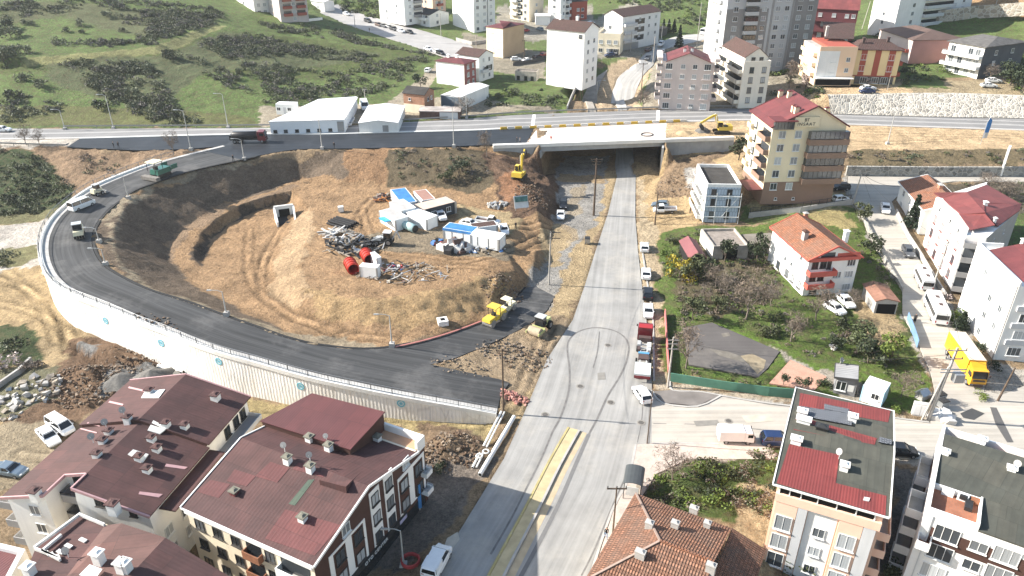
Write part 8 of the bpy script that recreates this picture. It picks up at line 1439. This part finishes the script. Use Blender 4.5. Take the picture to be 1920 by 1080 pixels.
heap('scrap_heap','tangled dark sheets at the left end of the blue tarpaulin',718,372,2.4,.9,[BP,TIM,RUST,plain('orange_scrap',(.5,.2,.06))],40,.7,bars=18);heap('block_stack','grey building blocks and hoses right of the dark car park',932,386,2.2,.8,[CC,CC,GM],26,.7);heap('rubble_heap','broken black asphalt slabs on the verge at the ramp end',940,655,3.0,.4,[ASPC,ROCK,ROCK],70,.5,long=1.5);heap('rubble_heap','broken concrete rubble below the green roller',985,672,3.4,.4,[ROCK,ASPC,MATS['brown_clod'],ROCK],90,.42,long=1.3);heap('rubble_heap','black asphalt lumps between the ramp and the verge at the fork',862,688,2.4,.3,[ASPC,ROCK,ROCK],50,.4,long=2.2,ang=-.25)
heap('rubble_heap','dark boulders and debris on the spoil bank by the excavator',1000,365,7.5,.6,[MATS['brown_clod'],MATS['brown_clod'],ROCK],200,.5,long=.6);heap('rubble_heap','rocks on the cut slope right of the bridge',1275,350,6,.4,[ROCK,MATS['brown_clod'],ROCK],110,.45);heap('rubble_heap','brown clods on the spoil pile left of the stepped roof block',165,700,6.5,.6,[MATS['brown_clod'],MATS['brown_clod'],ROCK],260,.55);heap('rubble_heap','brown clods at the foot of the ramp wall',255,690,5.5,.5,[MATS['brown_clod'],ROCK],180,.5,long=1.4);heap('rubble_heap','clods on the heap behind the auto shop block',845,830,4,.6,[MATS['brown_clod'],ROCK],150,.5);heap('rubble_heap','dark lumps at the lower right foot of the yard slope',940,540,4,.4,[MATS['brown_clod'],ROCK],120,.45)
for nm,lb,px,py,r,h,m,hh in(('gravel_heap','grey gravel heap in front of the shoulder excavator',1318,246,2.6,1.5,mat('grey_gravel',(.19,.18,.165),.6,3,.9,.2,0,.6,.5),HH),('gravel_heap','grey gravel heap behind the stepped roof block',285,710,3.4,1.8,MATS['grey_gravel'],None),('gravel_heap','smaller grey gravel heap left of the bigger one',225,712,3.0,1.2,MATS['grey_gravel'],None),('earth_heap','small sand heap on the shoulder left of the excavator',1283,250,3.0,1.0,mat('sand_heap_soil',(.5,.37,.22),.7,1.2,.9,.2,0,.6,.3),HH)):
 p0=P(px,py,hh)if hh else G(px,py);mb=MB();secs=[]
 for k in range(7):
  t=k/6;rr=r*(1-t)**.8+.02;secs.append([(rr*math.cos(6.283*i/22)*(1+.16*math.sin(i*2.3+k)),rr*math.sin(6.283*i/22)*(1+.16*math.cos(i*1.7+k*.6)),h*t**1.1-.25)for i in range(22)])
 mb.loft(secs,m,smooth=True);o=mb.build(nm);o.location=p0;tag(o,lb,'heap')
for a,c_,lb,rr in(((900,895),(964,786),'long thick pale pipe lying along the street edge',.3),((886,880),(940,775),'thinner pale pipe left of the thick one',.16),((893,880),(946,775),'thin grey pipe between two pale ones',.12)):
 p,q_=G(*a),G(*c_);mb=MB();mb.tube([(0,0,0),q_-p],rr,MATS['white_concrete'],10);mb.tube([(q_-p)*-.001,(q_-p)*.001],rr*.75,MATS['dark_void'],10);o=mb.build('concrete_pipe');o.location=p+V((0,0,rr+.15));tag(o,lb,'pipe')
r=at(empty('pipe_bracket',(0,0,0),0,'white ring shaped pipe fitting between the pipes','fitting'),905,856,.8,.5);mb=MB();[mb.tube([(x+.4*math.cos(t*.35),.4*math.sin(t*.35),0)for t in range(19)],.1,CW,6)for x in(-.6,.6)];mb.build('ring',r);MB().bar((-.3,0,0),(.3,0,0),.2,CW).build('link',r)
r=empty('bus_shelter',(0,0,0),0,'small bus shelter with curved dark roof on the pavement','bus shelter');mb=MB();secs=[]
for t in range(9):a=math.pi*t/8;secs.append((-1.2+1.2*(1-math.cos(a))*1.,2.35+.45*math.sin(a)))
mb.loft([[(x,-1.7,z),(x,1.7,z),(x,1.7,z-.07),(x,-1.7,z-.07)]for x,z in secs],plain('shelter_roof',(.07,.075,.075),.35));mb.build('roof',r);MB().box((0,0,2.84),(.1,3.5,.06),MATS['pale_metal']).build('roof_strip',r)if False else None
for x in(-1,1):
 for y in(-1.55,1.55):MB().box((x,y,1.2),(.09,.09,2.4),MATS['black_metal']).build('post',r)
MB().box((1.05,0,1.3),(.05,3.0,1.9),CARG).build('back_panel',r);MB().box((.6,0,.45),(.45,2.4,.08),TIM).build('bench',r);MB().box((0,-1.68,1.4),(1.5,.06,1.4),MATS['pale_metal']).build('poster_case',r);at(r,1186,922,-.25,.15)
for px,py,lb,big in((977,392,'white and grey information board leaning on the spoil bank',(3.2,4.2)),):
 r=at(empty('site_board',(0,0,0),0,lb,'sign'),px,py,.25,0);s_=big;MB().box((0,0,.3+s_[1]*.34),(s_[0],.12,s_[1]*.66),MATS['pale_metal'],rx=-.5).build('board',r);MB().box((0,-.1,.3+s_[1]*.5),(s_[0]*.9,.08,s_[1]*.28),mat('board_print',(.10,.22,.20),.5,2),rx=-.5).build('printed_panel',r);[MB().bar((x,.1,-.3),(x,.1,2.6),.12,GM).build('leg',r)for x in(-1.2,1.2)]
r=empty('billboard',G(1876,330),.95,'tall single post billboard with white frame near the right edge','billboard');H_=solve_h(r.location,276);MB().tube([(0,0,0),(0,0,H_-3)],.28,CW,8).build('post',r);MB().box((0,0,H_-1.8),(4.2,.5,3.4),MATS['white_concrete']).build('frame',r);MB().box((0,-.27,H_-1.8),(3.7,.06,2.9),MATS['black_metal']).build('panel',r);MB().box((0,.27,H_-1.8),(3.7,.06,2.9),MATS['pale_metal']).build('panel',r)
r=empty('flag',P(1838,272,HH),0,'blue and white feather flag on the sandy shoulder','flag');MB().tube([(0,0,0),(0,0,6),(.5,0,7)],.06,GM,6).build('flagpole',r);mb=MB();pts=[(.1,1.8),(1.0,2.2),(1.25,4.5),(1.2,6.4),(.6,7.1),(.1,5.8)];mb.loft([[(x,-.03+.12*math.sin(z*2),z)for x,z in pts],[(x,.03+.12*math.sin(z*2),z)for x,z in pts]],plain('flag_blue',(.06,.22,.52)));mb.build('banner',r);MB().box((.6,-.13,2.6),(.9,.06,1.4),PW).build('white_field',r)
for i,(px,py)in enumerate(((1760,752),(1765,765))):r=at(empty('waste_container',(0,0,0),0,('grey waste container at the lane corner, further from the pole foot','grey waste container at the lane corner, nearer to the pole foot')[i],'bin'),px,py,.3,.05);MB().box((0,0,.75),(1.2,1.0,1.0),GM,taper=1.1).build('bin_body',r);MB().box((0,0,1.32),(1.3,1.1,.14),MATS['black_metal']).build('lid',r);axles(r,(.4,-.4),1.1,.12)
r=at(empty('waste_container',(0,0,0),0,'grey waste container on the sandy verge of the main street','bin'),1101,457,1.5,.05);MB().box((0,0,.75),(1.2,1.0,1.0),GM,taper=1.1).build('bin_body',r);MB().box((0,0,1.32),(1.3,1.1,.14),MATS['black_metal']).build('lid',r);axles(r,(.4,-.4),1.1,.12)
for px,py,lb,w_,h_ in((1722,778,'white electrical cabinet beside the big double pole',1.9,2.1),):r=at(empty('electrical_cabinet',(0,0,0),0,lb,'cabinet'),px,py,-.3,0);MB().box((0,0,h_/2),(w_,.7,h_),PW).build('cabinet_body',r);[MB().box((x,-.37,h_/2),(w_*.42,.05,h_*.8),PC['white']).build('door',r)for x in(-w_*.23,w_*.23)]
r=at(empty('dog_house',(0,0,0),0,'small grey gabled hut in the grass by the electrical cabinet','hut'),1727,747,.5,0);MB().box((0,0,.5),(1.5,1.2,1.0),CC).build('wall',r);MB().loft([[(-.9,-.8,1.0),(-.9,0,1.6),(-.9,.8,1.0)],[(.9,-.8,1.0),(.9,0,1.6),(.9,.8,1.0)]],GM).build('roof',r)
o=heap('cloth_sheet','crumpled white sheets lying at the foot of the double pole',1765,782,1.2,.5,[PC['white'],PW],14,1.2,'sheet');heap('white_tub','white bath tub lying in the garden grass',1565,653,.5,.2,[PW],3,1.2,'tub');heap('ruin_walls','grey and white broken slabs of the ruined plots at the left edge',55,735,4.2,.5,[CC,CC,GM,TIM,TIM],50,.75,'ruins',1.2);heap('ruin_walls','white broken slabs at the lower left edge',20,765,3.2,.4,[CC,CC,TIM],26,.7,'ruins',1.3)
mb=MB();o0=G(770,1055);mb.tube([(1.0*math.cos(t*.5),1.0*math.sin(t*.5),.1+t*.012)for t in range(40)],.12,RS_,6);o=mb.build('hose_coil');o.location=o0;tag(o,'coil of red hose on the ground in front of the auto shop','hose');r=at(empty('road_sign',(0,0,0),0,'tall blue sign box at the corner of the auto shop block','sign'),785,955,.2,0);MB().box((0,0,2.2),(.8,.5,3.6),plain('sign_blue',(.07,.25,.55))).build('sign_box',r);MB().box((0,0,.2),(.5,.4,.5),GM).build('foot',r)
ribbon('barrier_tape',[G(742+i*16,652-i*3-i*i*.18)+V((0,0,.25))for i in range(11)],-.1,.22,plain('red_tape',(.42,.17,.145)),.05,None,'structure',.1)
o=heap('plastic_mesh','crumpled red plastic netting on the verge by the timber pole',962,745,2.6,.3,[plain('red_netting',(.42,.2,.16))],50,.4,'netting',.45,1.0)
build_ground()
SUN_EL=R(31.5)
hz=MB();hz.box((0,300,35),(1320,800,100),plain('haze_tmp',(1,1,1)));hzo=hz.build('haze');tag(hzo,'thin pale haze over the valley','haze',kind='stuff')
hm=bpy.data.materials.new('haze_air');hm.use_nodes=True;ht=hm.node_tree;ht.nodes.clear();ho=ht.nodes.new('ShaderNodeOutputMaterial');hp=ht.nodes.new('ShaderNodeVolumePrincipled');hp.inputs['Color'].default_value=(.86,.9,.95,1);hp.inputs['Density'].default_value=.00012;hp.inputs['Anisotropy'].default_value=.3;ht.links.new(hp.outputs[0],ho.inputs['Volume']);hzo.data.materials.clear();hzo.data.materials.append(hm)
w=bpy.data.worlds.new('World');SC.world=w;w.use_nodes=True
nt=w.node_tree;bg=nt.nodes['Background'];sk=nt.nodes.new('ShaderNodeTexSky');sk.sky_type='NISHITA'
sk.sun_disc=False;sk.sun_elevation=SUN_EL;sk.sun_rotation=R(263+14);sk.air_density=1.3;sk.dust_density=1.5;sk.altitude=100
nt.links.new(sk.outputs[0],bg.inputs[0]);bg.inputs[1].default_value=.1
L=bpy.data.lights.new('sun','SUN');L.energy=5;L.angle=R(.5);L.color=(1,.95,.87)
lo=bpy.data.objects.new('sun',L);COL.objects.link(lo)
dv=V((math.cos(SUN_EL)*math.cos(R(-7)),math.cos(SUN_EL)*math.sin(R(-7)),-math.sin(SUN_EL)))
lo.rotation_euler=dv.to_track_quat('-Z','Y').to_euler();lo.location=(-60,60,120)
cd=bpy.data.cameras.new('camera');cam=bpy.data.objects.new('camera',cd);COL.objects.link(cam)
cam.location=CAM;cam.rotation_euler=(math.pi/2-PITCH,0,0)
cd.sensor_width=36;cd.lens=36*F/1920;cd.clip_end=3000;cd.clip_start=1
SC.camera=cam
SC.view_settings.view_transform='Standard';SC.view_settings.look='None';SC.view_settings.gamma=1;SC.view_settings.exposure=1.26
SC.cycles.max_bounces=5;SC.cycles.diffuse_bounces=3;SC.cycles.glossy_bounces=2;SC.cycles.use_denoising=True
SC.render.resolution_x=1024;SC.render.resolution_y=576
